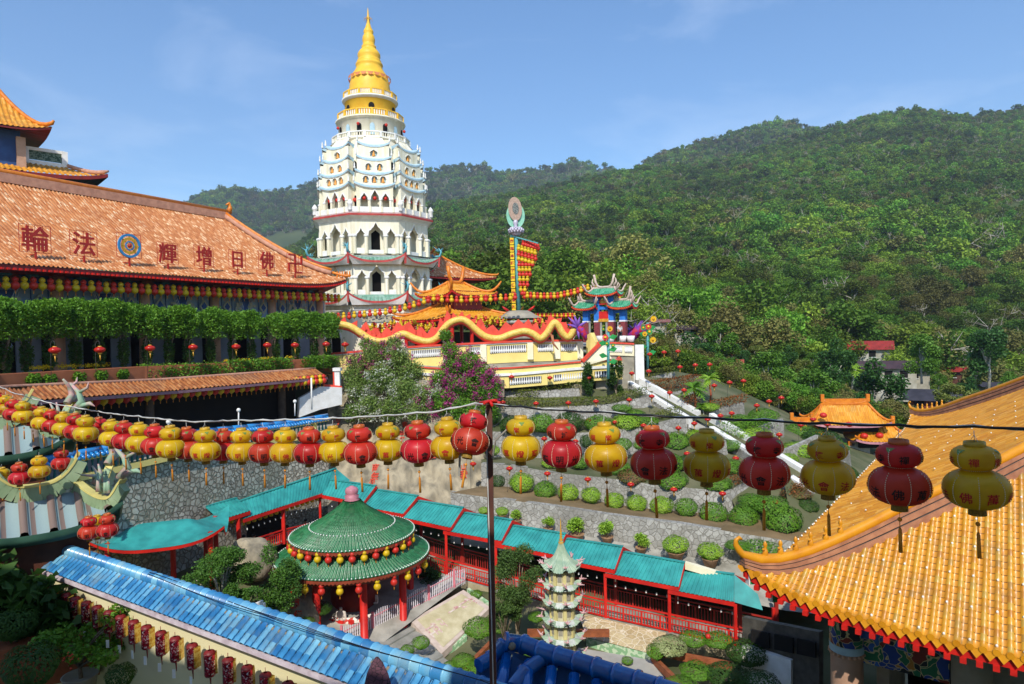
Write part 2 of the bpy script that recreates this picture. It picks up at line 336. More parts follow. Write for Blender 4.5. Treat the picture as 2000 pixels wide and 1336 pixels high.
def smooth_poly(P, n=6):
    """Catmull-Rom through the points"""
    P = [V(p) for p in P]; out = []
    for i in range(len(P)-1):
        p0, p1, p2, p3 = P[max(i-1, 0)], P[i], P[i+1], P[min(i+2, len(P)-1)]
        for k in range(n):
            t = k/n; out.append(.5*((2*p1)+(-p0+p2)*t+(2*p0-5*p1+4*p2-p3)*t*t+(-p0+3*p1-3*p2+p3)*t**3))
    return out+[P[-1]]
# ---------------- shared materials ----------------
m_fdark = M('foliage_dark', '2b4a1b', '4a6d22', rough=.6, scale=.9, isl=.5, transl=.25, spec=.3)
m_fmid = M('foliage_mid', '4a7c20', '7ca830', rough=.55, scale=.9, isl=.5, transl=.3, spec=.3)
m_flime = M('foliage_lime', '7aa826', 'accc45', rough=.55, scale=1.2, isl=.5, transl=.3, spec=.3)
m_fgrey = M('foliage_variegated', '8b9a5e', 'b5bd85', rough=.6, scale=1.2, isl=.5, transl=.25, spec=.3)
m_fred = M('foliage_reddish', '6a5a22', 'a0522c', rough=.6, scale=.5, isl=.6, transl=.25, spec=.3)
m_fhedge = M('foliage_hedge', '4d6420', '7f8435', rough=.6, scale=.6, isl=.5, transl=.25, spec=.3)
m_far = M('forest_crown', '3e651e', '7c9f35', rough=.7, scale=.35, isl=.45, transl=.25, spec=.2, objr=.5)
m_fbrown = M('forest_dry_crown', '666a35', '8a8748', rough=.7, scale=.4, isl=.5, transl=.2, spec=.2, objr=.3)
m_bark = M('bark', '5c4d3a', '8a7c66', rough=.85, scale=6, bump=.5)
m_pale_bark = M('pale_bark', '9b9284', 'c2bbaa', rough=.85, scale=5)
m_earth = M('earth', '8a7352', '6b5a3c', rough=.95, scale=.6, bump=.4)
m_soil = M('garden_soil', '6d6a4c', '4a5230', rough=.95, scale=.35, bump=.4)
m_hill = M('hill_ground', '39481d', '4f5a2a', rough=.95, scale=.02, bump=.3)
m_conc = M('concrete', 'aba79b', '7d7a70', rough=.88, scale=1.1, detail=10, bump=.2, lo=.36, hi=.7)
m_white = M('white_paint', 'ecebe6', 'dcdad2', rough=.6, scale=2)
m_cream = M('cream_paint', 'f3ebc9', 'e6dcb4', rough=.65, scale=.8)
m_ivory = M('ivory_paint', 'f1ead4', 'd9d0b4', rough=.7, scale=1.2, detail=9, stretch=(1.6, 1.6, .25))
m_yellowp = M('yellow_paint', 'f4e08a', 'e8d17a', rough=.65, scale=.7)
m_red = M('red_paint', 'd8281c', 'b8201a', rough=.45, scale=1.5)
m_dred = M('dark_red_paint', '8c1f17', '6c1713', rough=.5, scale=1.5)
m_coral = M('coral_paint', 'e8523c', 'd2452f', rough=.55, scale=1.2)
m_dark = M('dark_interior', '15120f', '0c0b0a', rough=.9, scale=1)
m_teal = M('teal_metal_sheet', '379f99', '2a8380', rough=.5, scale=1.6, detail=9, spec=.45, bump=.15, bscale=2, stretch=(1, 1, .5))
m_teald = M('teal_trim', '1d6d6b', '185c5c', rough=.5, scale=.9)
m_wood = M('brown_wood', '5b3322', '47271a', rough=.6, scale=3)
m_gold = M('gold_paint', 'd9a63a', 'b8862a', rough=.35, scale=3)
m_black = M('black_paint', '14110f', '1c1916', rough=.5, scale=3)
m_blackcable = M('black_cable', '101012', '1a1a1c', rough=.5)
m_wirew = M('white_cable', 'cfcfc9', 'a9a9a4', rough=.5)
m_stonew = stonemat('stone_wall', 'aaa8a0', '8a877e', '858177', scale=3.1, gapw=.06, bump=.6, stain='77736a')
m_rubble = stonemat('rubble_wall', 'cfc8b6', 'a19a8a', '877f70', scale=3.4, gapw=.12, bump=1.0, stain='8a8068')
m_boulder = M('boulder_rock', 'ac9f84', '6f6858', rough=.9, scale=1.1, detail=12, bump=1.0, bscale=3.5, lo=.38, hi=.66, stretch=(1.3, 1.3, .45))
m_brick = M('brick_orange', 'a05a35', '844828', rough=.8, scale=3, bump=.4)
# ---------------- tree builder ----------------
def crown_mesh(name, mat, blobs, n, size, seed=1, up=.35, shell=.55):
    v, f = leaves(blobpts(n, blobs, seed, shell), size, seed=seed, up=up); return npmesh(name, v, f, mat)
def clumps(R_, H, n, seed, zc=0, r=.42):
    q = np.random.RandomState(seed); out = []
    for i in range(n):
        a = q.uniform(0, 6.28); e = q.uniform(-.75, 1); k = math.sqrt(max(0, 1-e*e))*q.uniform(.5, .8)
        out.append((R_*k*math.cos(a), R_*k*math.sin(a), zc+H*e*.62, R_*r*q.uniform(.7, 1.25), R_*r*q.uniform(.7, 1.25), H*r*q.uniform(.6, 1.05)))
    return out
def limbs(mb, H0, blobs, r0, seed=1, n=5, base=(0, 0, 0)):
    q = np.random.RandomState(seed); b = V(base)
    mb.tube([b, b+V((q.normal()*.03*H0, q.normal()*.03*H0, H0*.5)), b+V((q.normal()*.05*H0, q.normal()*.05*H0, H0))], [r0, r0*.8, r0*.6], 7)
    for k in range(n):
        t = blobs[k % len(blobs)]; e = V(t[:3]); s = b+V((0, 0, H0*q.uniform(.7, 1)))
        mb.tube([s, (s+e)/2+V((0, 0, .1*abs(e[2]-s[2]))), e], [r0*.5, r0*.3, r0*.12], 5)
# prototypes for the wooded hill (used only as instances, so they are not linked to the scene)
proto = bpy.data.collections.new('hill_tree_kinds')
def protot(i, near):
    q = np.random.RandomState(100+i); R_ = 1.0; H = q.uniform(.75, 1.25)
    bl = clumps(R_, H, 9 if near else 6, 200+i, zc=H*.9, r=.45)
    bare = i % 8 == 7; n = (2600 if near else 520)//(3 if bare else 1); size = (.062 if near else .125)
    v, f = leaves(blobpts(n, bl, 300+i, .5), size*(.6 if bare else 1), seed=i, up=.5)
    mi = np.zeros(len(f))
    tb = MB(); limbs(tb, H*.6, bl, .055, i, 6)
    if bare:
        for k in range(26): 
            a = V(bl[k % len(bl)][:3]); d = q.normal(size=3)*.38; d[2] = abs(d[2]); tb.tube([a, a+d*.6, a+d], [.018, .012, .004], 3)
    tv = np.array(tb.v); tf = [x if len(x) == 4 else None for x in tb.f]; tf = np.array([x for x in tf if x]) + len(v)
    me = npmesh('hill_tree', np.vstack([v, tv]), np.vstack([f, tf]), [m_fbrown if (bare or i % 8 == 5) else m_far, m_pale_bark], mi=np.concatenate([mi, np.ones(len(tf))]))
    o = bpy.data.objects.new('hill_tree', me); return o
cfar = bpy.data.collections.new('far_kinds'); cnear = bpy.data.collections.new('near_kinds')
for i in range(8): cfar.objects.link(protot(i, False)); cnear.objects.link(protot(i+8, True))
def scatter(name, P, S, coll, label, group=None):
    me = bpy.data.meshes.new(name); me.vertices.add(len(P)); me.vertices.foreach_set('co', np.array(P, np.float32).ravel())
    a = me.attributes.new('sc', 'FLOAT', 'POINT'); a.data.foreach_set('value', np.array(S, np.float32))
    o = bpy.data.objects.new(name, me); COL.objects.link(o)
    g = bpy.data.node_groups.new(name, 'GeometryNodeTree'); g.interface.new_socket('Geometry', in_out='INPUT', socket_type='NodeSocketGeometry'); g.interface.new_socket('Geometry', in_out='OUTPUT', socket_type='NodeSocketGeometry')
    n = g.nodes; L = g.links.new; gi = n.new('NodeGroupInput'); go = n.new('NodeGroupOutput'); ip = n.new('GeometryNodeInstanceOnPoints'); ci = n.new('GeometryNodeCollectionInfo')
    ci.inputs[0].default_value = coll; ci.inputs[1].default_value = True; ci.inputs[2].default_value = True
    na = n.new('GeometryNodeInputNamedAttribute'); na.data_type = 'FLOAT'; na.inputs[0].default_value = 'sc'
    rv = n.new('FunctionNodeRandomValue'); rv.data_type = 'FLOAT_VECTOR'; rv.inputs[0].default_value = (-.08, -.08, 0); rv.inputs[1].default_value = (.08, .08, 6.28)
    L(gi.outputs[0], ip.inputs['Points']); L(ci.outputs[0], ip.inputs['Instance']); ip.inputs['Pick Instance'].default_value = True
    L(rv.outputs[0], ip.inputs['Rotation']); L(na.outputs[0], ip.inputs['Scale']); L(ip.outputs[0], go.inputs[0])
    md = o.modifiers.new('scatter', 'NODES'); md.node_group = g
    return setp(o, label, 'woodland', kind='stuff')
# ---------------- hills ----------------
def interp(T, x): return float(np.interp(x, [a for a, b in T], [b for a, b in T]))
SKY1 = [(-400, 600), (500, 520), (560, 492), (620, 458), (700, 432), (830, 405), (900, 394), (1000, 380), (1100, 363), (1200, 346), (1260, 331), (1350, 324), (1450, 302), (1560, 274), (1640, 252), (1690, 235), (1740, 226), (1790, 215), (1850, 222), (1900, 230), (1960, 220), (2000, 216), (2500, 190)]
SKY2 = [(1100, 420), (1200, 372), (1240, 340), (1265, 318), (1330, 293), (1400, 272), (1480, 252), (1540, 244), (1590, 256), (1660, 262), (1720, 252), (1900, 260)]
SKY3 = [(100, 520), (280, 450), (345, 408), (400, 382), (450, 377), (500, 386), (560, 372), (620, 364), (720, 350), (830, 336), (900, 332), (980, 345), (1060, 331), (1130, 325), (1200, 340), (1300, 370)]
BASE1 = [(-400, 655), (900, 648), (1000, 652), (1250, 690), (1400, 735), (1600, 775), (1800, 815), (2000, 830), (2500, 860)]
def slope(px, t, Y0, Y1, base, skyl, e=.8):
    Y = Y0*(Y1/Y0)**t; b = interp(base, px); s = interp(skyl, px); y = b+(s-b)*(t**e if t > 0 else t)
    # gullies and spurs
    y += (math.sin(px*.021+t*3)*7+math.sin(px*.047+1+t*5)*4)*math.sin(math.pi*min(1, max(0, t)))
    return pt(px, y, Y)
def hill(name, Y0, Y1, base, skyl, x0, x1, tmin=0, back=True):
    xs = np.linspace(x0, x1, 120); ts = list(np.linspace(tmin, 1, 50)); G = [[slope(x, t, Y0, Y1, base, skyl) for x in xs] for t in ts]
    G.append([(a[0]*1.1, a[1]*1.1, a[2]-.07*a[1]) for a in G[-1]]); G.append([(a[0]*1.3, a[1]*1.3, -60) for a in G[-1]])
    MB().grid(G).build(name, m_hill, kind='structure')
hill('hill', 105, 900, BASE1, SKY1, -400, 2500)
B2 = [(0, 470), (2500, 420)]; hill('hill', 950, 1250, B2, SKY2, 1100, 1900)
B3 = [(0, 560), (2500, 470)]; hill('hill', 1250, 1700, B3, SKY3, 100, 1300)
def scat(N, Y0, Y1, base, skyl, x0, x1, y_lo, y_hi, s0, s1, clear=()):
    P = []; S = []; k = math.log(Y1/Y0)
    q = np.random.RandomState(int(Y0)+N)
    while len(P) < N:
        Y = math.sqrt(q.uniform(y_lo**2, y_hi**2)); px = q.uniform(x0, x1); t = math.log(Y/Y0)/k; p = slope(px, t, Y0, Y1, base, skyl)
        if any(abs(px-a) < w_ and Yl < Y < Yh for a, w_, Yl, Yh in clear): continue
        pr = .5+.5*math.sin(p[0]*.02+p[1]*.013)
        P.append((p[0], p[1], p[2]-.5)); S.append((s0+(s1-s0)*q.uniform()**1.6)*(1+.9*q.uniform()**7)*(.75+.4*pr))
    return P, S
clear = [(1350, 40, 100, 122), (1700, 40, 100, 128), (1735, 45, 100, 116), (1600, 22, 150, 180), (1865, 22, 105, 124)]
P, S = scat(2600, 105, 900, BASE1, SKY1, 250, 2150, 106, 240, 2.4, 4.6, clear); scatter('hillside_woodland', P, S, cnear, 'nearer trees of the green wooded hillside behind the temple')
P, S = scat(25000, 105, 900, BASE1, SKY1, 300, 2120, 235, 905, 2.3, 4.3); scatter('hillside_woodland', P, S, cfar, 'dense green wood covering the large hill on the right')
P, S = scat(1800, 950, 1250, B2, SKY2, 1180, 1700, 1100, 1255, 4.2, 7); scatter('hillside_woodland', P, S, cfar, 'hazy wood on the round ridge behind the large hill')
P, S = scat(4200, 1250, 1700, B3, SKY3, 300, 1260, 1420, 1710, 6, 10); scatter('hillside_woodland', P, S, cfar, 'bluish wood on the distant ridge left of centre')
P, S = scat(5200, 105, 900, BASE1, SKY1, 250, 2150, 106, 250, .9, 1.8, clear[:5]); scatter('hillside_undergrowth', P, S, cfar, 'low bushes filling the gaps at the foot of the wooded hillside')
G = [[(x, y, -24) for x in (-3000, -200, 0, 200, 3000)] for y in (-300, 0, 200, 3200)]
MB().grid(G).build('ground', m_hill, kind='structure')
# ---------------- haze ----------------
hz = MB().box((0, 900, 330), (5000, 2500, 720))
mh = bpy.data.materials.new('haze'); mh.use_nodes = True; hn = mh.node_tree; hn.nodes.remove(hn.nodes['Principled BSDF'])
pv = hn.nodes.new('ShaderNodeVolumePrincipled'); pv.inputs['Density'].default_value = .0002; pv.inputs['Color'].default_value = (.78, .86, 1, 1); pv.inputs['Anisotropy'].default_value = .2
hn.links.new(pv.outputs[0], hn.nodes['Material Output'].inputs['Volume'])
hz.build('haze', mh, label='thin bluish air over the hills', kind='stuff')
# ---------------- tiled roofs ----------------
t_hall = tilemat('speckled_orange_tile', [(0, 'a05a26'), (.35, 'b36c34'), (.7, 'c07c44'), (.88, 'cc9a6c'), (1, 'e0c49c')], rough=.6, dirt=('96562a', .5, .4))
t_amber = tilemat('amber_tile', [(0, 'c27a10'), (.4, 'd08a16'), (.75, 'd89626'), (1, 'dca244')], rough=.5, dirt=('96651c', .8, .5))
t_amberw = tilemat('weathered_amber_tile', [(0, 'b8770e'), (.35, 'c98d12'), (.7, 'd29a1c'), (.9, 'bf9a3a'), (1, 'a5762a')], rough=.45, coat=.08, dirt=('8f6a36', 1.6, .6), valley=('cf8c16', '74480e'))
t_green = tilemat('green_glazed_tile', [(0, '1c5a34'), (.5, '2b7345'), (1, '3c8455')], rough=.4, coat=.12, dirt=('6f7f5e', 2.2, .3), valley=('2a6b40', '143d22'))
t_green2 = tilemat('small_green_tile', [(0, '2f7d5a'), (.5, '3f9a72'), (1, '6fae8c')], rough=.35)
t_brown = tilemat('brown_orange_tile', [(0, '84491f'), (.5, 'a3602a'), (1, 'b47c48')], rough=.5, dirt=('6a5140', .7, .6))
m_ridge = M('orange_ridge_tile', 'dd8421', 'c76b16', rough=.4, scale=3)
m_ridgep = M('pinkish_ridge_brick', 'c99579', 'b07f67', rough=.75, scale=2.5)
m_yellowtile = M('yellow_ridge_tile', 'd8941a', 'c88214', rough=.4, scale=2.2, coat=.1)
def tile_roof(S, a0, a1, pitch, bmax, db, h, saw=0.0, prof=((-.5, 0), (-.27, .05), (-.2, .75), (0, 1), (.2, .75), (.27, .05)), course=.3):
    """surface S(a,b) covered by round cap-tile rows running up b"""
    mb = MB(); n = max(1, round((a1-a0)/pitch)); A = []
    for k in range(n):
        for o, hh in prof: A.append((a0+(k+.5+o)*(a1-a0)/n, hh, k+(.25 if hh > .5 else .75 if o < 0 else .75)))
    A.append((a1, 0, n-1+.75))
    bm = max(bmax(a) for a, _, _ in A); J = max(2, int(math.ceil(bm/db))+1); G = []; UV = []
    for a, hh, u in A:
        m = bmax(a); row = []
        for j in range(J):
            for sub in ((0, 1) if saw and j < J-1 else (0,)):
                b = min((j+(.97 if sub else 0))*db, m); p = V(S(a, b)); e = .05
                if hh or saw:
                    da = V(S(a+e, b))-V(S(a-e, b)); dd = V(S(a, b+e))-V(S(a, max(b-e, 0))); nn = np.cross(da, dd); nn /= np.linalg.norm(nn)+1e-9
                    if nn[2] < 0: nn = -nn
                    p = p+nn*(h*hh+(saw*(0 if sub else 1) if b < m else 0))
                row.append(tuple(p)); UV.append((u*2, (b/course) % 4096))
        G.append(row)
    mb.grid(G, smooth=True); mb.uv = UV; return mb
def zroof(x, y, La, Lb, rh, rise, lift, p=4, conc=.45):
    ax, ay = min(abs(x), La*1.2), min(abs(y), Lb*1.2)
    t = max(0, min((Lb-ay)/Lb, (La-ax)/max(La-rh, 1e-3))); return rise*((1-conc)*t+conc*t*t)+lift*min(ax/La, ay/Lb, 1)**p*(1-t)
def hip_roof(root, La, Lb, rh, rise, z, lift, tile, pitch=.3, db=.6, h=.06, ridge=None, eave=None, under=None, p=4, conc=.45, rr=.14, sides='fblr', horns=.5, fascia=.22, hipz=.1):
    ridge = ridge or m_ridge; eave = eave or m_dred; under = under or m_dred
    zf = lambda x, y: z+zroof(x, y, La, Lb, rh, rise, lift, p, conc)
    tm = MB(); tm.uv = []
    def addside(mb):
        k = len(tm.v); tm.v += mb.v; tm.f += [tuple(i+k for i in q) for q in mb.f]; tm.sm += mb.sm; tm.uv += mb.uv
    bx = lambda a: Lb*min(1, (La-abs(a))/max(La-rh, 1e-3)) if abs(a) > rh else Lb
    by = lambda a: (La-rh)*max(0, (Lb-abs(a))/Lb)
    if 'f' in sides: addside(tile_roof(lambda a, b: (a, -(Lb-b), zf(a, -(Lb-b))), -La, La, pitch, lambda a: max(0, bx(a)), db, h))
    if 'b' in sides: addside(tile_roof(lambda a, b: (a, (Lb-b), zf(a, (Lb-b))), -La, La, pitch, lambda a: max(0, bx(a)), db, h))
    if 'l' in sides: addside(tile_roof(lambda a, b: (-(La-b), a, zf(-(La-b), a)), -Lb, Lb, pitch, by, db, h))
    if 'r' in sides: addside(tile_roof(lambda a, b: ((La-b), a, zf((La-b), a)), -Lb, Lb, pitch, by, db, h))
    tm.build('tiles', tile, root)
    rg = MB(); N = 10
    if rh > .05:
        R_ = [(x, 0, z+rise+rr*.6+horns*abs(x/rh)**5) for x in np.linspace(-rh*1.02, rh*1.02, 13)]; rg.tube(R_, rr*1.25, 8)
        rg.box((0, 0, z+rise+rr*.2), (rh*2, rr*1.6, rr*1.8))
    for sx in (-1, 1):
        for sy in (-1, 1):
            P = []
            for i in range(N+1):
                s = i/N; x = sx*(rh+(La-rh)*s*1.0); y = sy*Lb*s; P.append((x, y, zf(x, y)+hipz+(.28*horns*(s**6) if i > 5 else 0)))
            x, y, q = P[-1]; P.append((x+sx*.16*horns, y+sy*.16*horns, q+.32*horns))
            rg.tube(P, [rr]*N+[rr*.9, rr*.5], 6)
    rg.build('roof_ridge', ridge, root)
    ev = MB(); un = MB()
    for (x0, y0, x1, y1) in ((-La, -Lb, La, -Lb), (La, -Lb, La, Lb), (La, Lb, -La, Lb), (-La, Lb, -La, -Lb)):
        top = []; bot = []; inn = []
        for i in range(13):
            s = i/12; x = x0+(x1-x0)*s; y = y0+(y1-y0)*s; k = .985; zz = zf(x, y)
            top.append((x*k, y*k, zz-.02)); bot.append((x*k, y*k, zz-fascia)); inn.append((x*.6, y*.6, z+rise*.12-.1))
        ev.grid([top, bot], smooth=False); un.grid([[(a, b, c+.05) for a, b, c in bot], inn], smooth=False)
    ev.build('eave_board', eave, root); un.build('soffit', under, root)
    return zf
# ---------------- gourd lanterns (plain kind for far strings) ----------------
m_lr = M('red_lantern_paper', 'e23b2c', 'd53224', rough=.45, scale=2, transl=.25, spec=.5)
m_ly = M('yellow_lantern_paper', 'eecb1e', 'e2b915', rough=.45, scale=2, transl=.25, spec=.5)
m_tas = M('orange_tassel', 'e0952c', 'c77a20', rough=.7, scale=4)
m_tasw = M('white_paper_tag', 'efefe9', 'dfdfd8', rough=.7)
_pl = {}
GPROF = [(.07, .5), (.075, .46), (.12, .45), (.165, .38), (.175, .31), (.15, .235), (.1, .2), (.13, .18), (.2, .12), (.238, .02), (.235, -.08), (.19, -.17), (.11, -.23), (.06, -.24), (.06, -.3)]
def plain_lantern(col):
    if col not in _pl:
        o = thing('gourd_lantern', '.', 'lantern'); MB().lathe(GPROF[::-1], 10, caps=True).build('body', m_lr if col == 'red' else m_ly, o)
        MB().tube([(0, 0, -.3), (0, 0, -.34)], .006, 3).box((0, 0, -.42), (.035, .035, .16)).build('tassel', m_tasw if col == 'white' else m_tas, o)
        _pl[col] = [o, False]
    return _pl[col]
def place_plain(p, col, label, group, sc=1.0, rz=None):
    q = plain_lantern(col)
    if not q[1]: q[1] = True; o = q[0]; o.location = p; o.scale = (sc,)*3; o.rotation_euler = (0, 0, rz or 0); o['label'] = label; o['group'] = group; return o
    return dup(q[0], p, rz or rnd.uniform(0, 6), label, group, sc)
def lantern_row(pts, group, desc, end, sc=1.0, first='red', cable=None, cablelabel=None):
    k = {'red': 0, 'yellow': 0}
    for i, p in enumerate(pts):
        c = ('red', 'yellow')[(i+(first != 'red')) % 2]; k[c] += 1
        place_plain(p, c, '%s %s gourd lantern from the %s, %s' % (ordw(k[c]), c, end, desc), group, sc)
    if cable:
        MB().tube([(x, y, z+.5*sc) for x, y, z in pts], .015, 4).build('lantern_cable', cable, label=cablelabel, cat='cable')
# =============== the long hall on the left ===============
HA = V((-14.8, 60, 0)); HU = V((.447, .894, 0)); HN = V((-.894, .447, 0)); HRZ = math.atan2(-.894, -.447)
def H(a, b, z): p = HA-HU*a+HN*b; return (p[0], p[1], z)
hall = thing('temple_hall', 'long temple hall with a huge speckled orange tiled roof above blue painted beams', 'temple hall', H(0, 0, -2.2))
def hz_(a, b):
    t = min(1, b/9.8); return 4.05+6.4*(.72*t+.28*t*t)+.75*math.exp(-max(a, 0)/2.2)*(1-t)**2
HALLLEN = 42
def hbm(a): return max(0, 9.8*min(1, (a+.2)/4.85))
tile_roof(lambda a, b: H(a, b, hz_(a, b)), -.1, HALLLEN, .25, hbm, .5, .075, saw=.0, course=.24).build('roof_tiles', t_hall, hall, world=True)
tr = tile_roof(lambda a, b: H(-.1+b, a, hz_(b, a) if 0 else 4.05+6.4*(.72*min(1, b/4.7)+.28*min(1, b/4.7)**2)+.75*math.exp(-abs(a)/2.2)*max(0, 1-b/4.7)**2), 0, 19.6, .3, lambda a: 4.7*max(0, 1-abs(a-9.8)/9.8), .6, .07); tr.build('end_tiles', t_hall, hall, world=True)
rg = MB(); rg.bar(H(4.3, 9.8, 10.75), H(HALLLEN, 9.8, 10.75), .35, .62)
rg.build('ridge_wall', m_ridgep, hall, world=True)
rg = MB(); rg.tube([H(4.0, 9.8, 11.15), H(HALLLEN, 9.8, 11.15)], .2, 8)
rg.tube([H(4.3, 9.8, 11.1), H(4.05, 9.8, 11.5), H(4.2, 9.8, 11.95), H(4.5, 9.8, 11.75)], [.25, .22, .16, .06], 6)
rg.build('ridge_cap', m_ridge, hall, world=True)
hp = [V(H(4.65*t, 9.8*t, hz_(4.65*t, 9.8*t)+.28)) for t in np.linspace(1, .12, 12)]
MB().tube(hp, .24, 6).build('hip_ridge', m_ridgep, hall, world=True)
MB().tube([p+V((0, 0, .3)) for p in hp], .15, 6).tube([V(H(.55-t*1.1, 1.1-t*1.9, hz_(0, max(0, 1.1-t*1.9))+.25+.28*t**4)) for t in np.linspace(0, .75, 8)], [.13]*7+[.06], 6).build('hip_cap', m_ridge, hall, world=True)
fg = MB()
for k in range(6):
    t = .2+.1*k; p = H(.55-t*1.1, 1.1-t*1.9, 5.25); fg.lathe([(.07, -.3), (.09, 0), (.05, .12), (.07, .2), (.01, .3)], 6, p)
fg.build('ridge_figures', m_ridge, hall, world=True)
# eave: round tile ends, red board, rafters
ev = MB(); ed = MB(); N = 140
T = [H(a, .06, hz_(a, 0)-.02) for a in np.linspace(-.1, HALLLEN, N)]; B_ = [H(a, .06, hz_(a, 0)-.3) for a in np.linspace(-.1, HALLLEN, N)]
ev.grid([T, B_], smooth=False)
ev.grid([[H(a, .06, hz_(a, 0)-.3) for a in np.linspace(-.1, HALLLEN, 40)], [H(a, 2.6, 3.75) for a in np.linspace(-.1, HALLLEN, 40)]], smooth=False)
ev.build('eave_board', m_dred, hall, world=True)
for k in range(int(HALLLEN/.3)):
    a = .1+k*.3; ed.box(H(a, .0, hz_(a, 0)-.24), (.12, .14, .12), HRZ)
ed.build('rafter_ends', m_red, hall, world=True)
# walls
m_frieze = M('blue_painted_frieze', '2f5286', '24406f', rough=.7, scale=1.1, detail=8)
m_friezel = M('grey_blue_painted_beam', '7d93a6', '93a8b5', rough=.75, scale=2.2, detail=9)
m_col = M('pinkish_stone_column', 'c09a80', 'a98369', rough=.75, scale=1.2)
m_shut = M('grey_blue_shutter', '66707c', '7b858f', rough=.7, scale=.8)
MB().wall([H(0, 2.6, 4.3), H(HALLLEN, 2.6, 4.3)], [H(0, 2.6, 2.95), H(HALLLEN, 2.6, 2.95)], .02).build('upper_frieze', m_frieze, hall, world=True)
MB().wall([H(.3, 2.4, 2.95), H(HALLLEN, 2.4, 2.95)], [H(.3, 2.4, 1.35), H(HALLLEN, 2.4, 1.35)], .02).build('lower_frieze', m_friezel, hall, world=True)
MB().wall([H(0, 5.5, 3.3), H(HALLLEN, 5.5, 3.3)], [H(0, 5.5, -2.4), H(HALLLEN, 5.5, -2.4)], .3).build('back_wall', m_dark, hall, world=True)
MB().poly([H(-.2, 1.2, -2.25), H(HALLLEN, 1.2, -2.25), H(HALLLEN, 12, -2.25), H(-.2, 12, -2.25)]).build('floor', m_conc, hall, world=True)
MB().wall([H(.2, 2.6, 4), H(.2, 16, 4)][::-1], [H(.2, 2.6, -3), H(.2, 16, -3)][::-1], .3).build('end_wall', m_ivory, hall, world=True)
BAY = 5.6
white_l = MB(); dia = MB(); zig = MB(); disc = MB(); brk = MB(); cloud = MB(); band = MB()
k = 0; a = 1.0
while a < HALLLEN-1:
    MB().lathe([(.38, -2.25), (.36, 2.95)], 12, H(a, 2.35, 0)).build('column', m_col, hall, world=True)
    MB().box(H(a, 2.3, 3.45), (.6, .5, 1.2), HRZ).build('capital', M('orange_brown_paint', '8e4a24', '733a1c'), hall, world=True)
    L0 = a+.55; L1 = a+BAY-.55
    for x in (L0, L0+.95, L1-.95, L1): dia.bar(H(x, 2.2, 2.9), H(x, 2.2, 1.4), .06, .03)
    for s, x in ((1, L0+.95), (-1, L1-.95)):
        for j in range(3):
            xx = x+s*(.55+.12*j); zig.bar(H(xx, 2.18, 2.88), H(xx+s*.28, 2.18, 2.15), .045, .04); zig.bar(H(xx+s*.28, 2.18, 2.15), H(xx, 2.18, 1.42), .045, .04)
    for x in (L0+.48, L1-.48):
        for q, mm in ((.42, cloud), (.24, dia)):
            mm.poly([H(x, 2.17 if mm is cloud else 2.14, 2.15+q*1.3), H(x+q, 2.17 if mm is cloud else 2.14, 2.15), H(x, 2.17 if mm is cloud else 2.14, 2.15-q*1.3), H(x-q, 2.17 if mm is cloud else 2.14, 2.15)], .02, -HN)
    mid = (L0+L1)/2; 
    q = np.random.RandomState(k)
    for s in (-1, 1):
        for j in range(9):
            aa = q.uniform(0, 6.28); rr_ = q.uniform(.08, .32); cx = mid+s*.62+rr_*math.cos(aa)*1.3; cz = 2.15+rr_*math.sin(aa)
            P_ = [H(cx+.15*math.cos(t), 2.16-.002*j, cz+.1*math.sin(t)) for t in np.linspace(0, 6.28, 8)[:-1]]; cloud.poly(P_, .015, -HN)
    dia.poly([H(L0+1.75, 2.19, 2.8), H(L1-1.75, 2.19, 2.8), H(L1-1.75, 2.19, 1.5), H(L0+1.75, 2.19, 1.5)], .01, -HN)
    for j in range(1, 4):
        x = a+BAY*j/4
        brk.box(H(x, 2.2, 3.7), (.5, .5, .16), HRZ).box(H(x, 1.9, 3.88), (.9, .7, .12), HRZ).box(H(x, 2.35, 3.4), (.28, .3, .4), HRZ)
        if j != 2: disc.poly([H(x+.7+.3*math.cos(t), 2.56, 3.45+.3*math.sin(t)) for t in np.linspace(0, 6.28, 13)[:-1]], .03, -HN)
    for s, e in ((L0, L0+1.35), (L1-1.35, L1)):
        MB().wall([H(s, 3.2, 1.4), H(e, 3.2, 1.4)], [H(s, 3.2, -2.2), H(e, 3.2, -2.2)], .12).build('shutter', m_shut, hall, world=True)
    for j in range(2): white_l.box(H(mid+(-1+2*j)*.9, 3, 1.1), (1.2, .1, .25), HRZ)
    a += BAY; k += 1
dia.build('frieze_panels', m_frieze, hall, world=True); zig.build('frieze_zigzags', M('pale_line_paint', 'b9c4cc', 'a2afb9'), hall, world=True)
cloud.build('frieze_clouds', M('painted_cloud', 'a8a58c', '8d927f', scale=4), hall, world=True); disc.build('frieze_discs', M('rust_paint', '8a4126', '6f3520'), hall, world=True)
brk.build('brackets', M('turquoise_bracket', '3d6f7d', '2d5a68', scale=3), hall, world=True); white_l.build('lintel_boards', m_dred, hall, world=True)
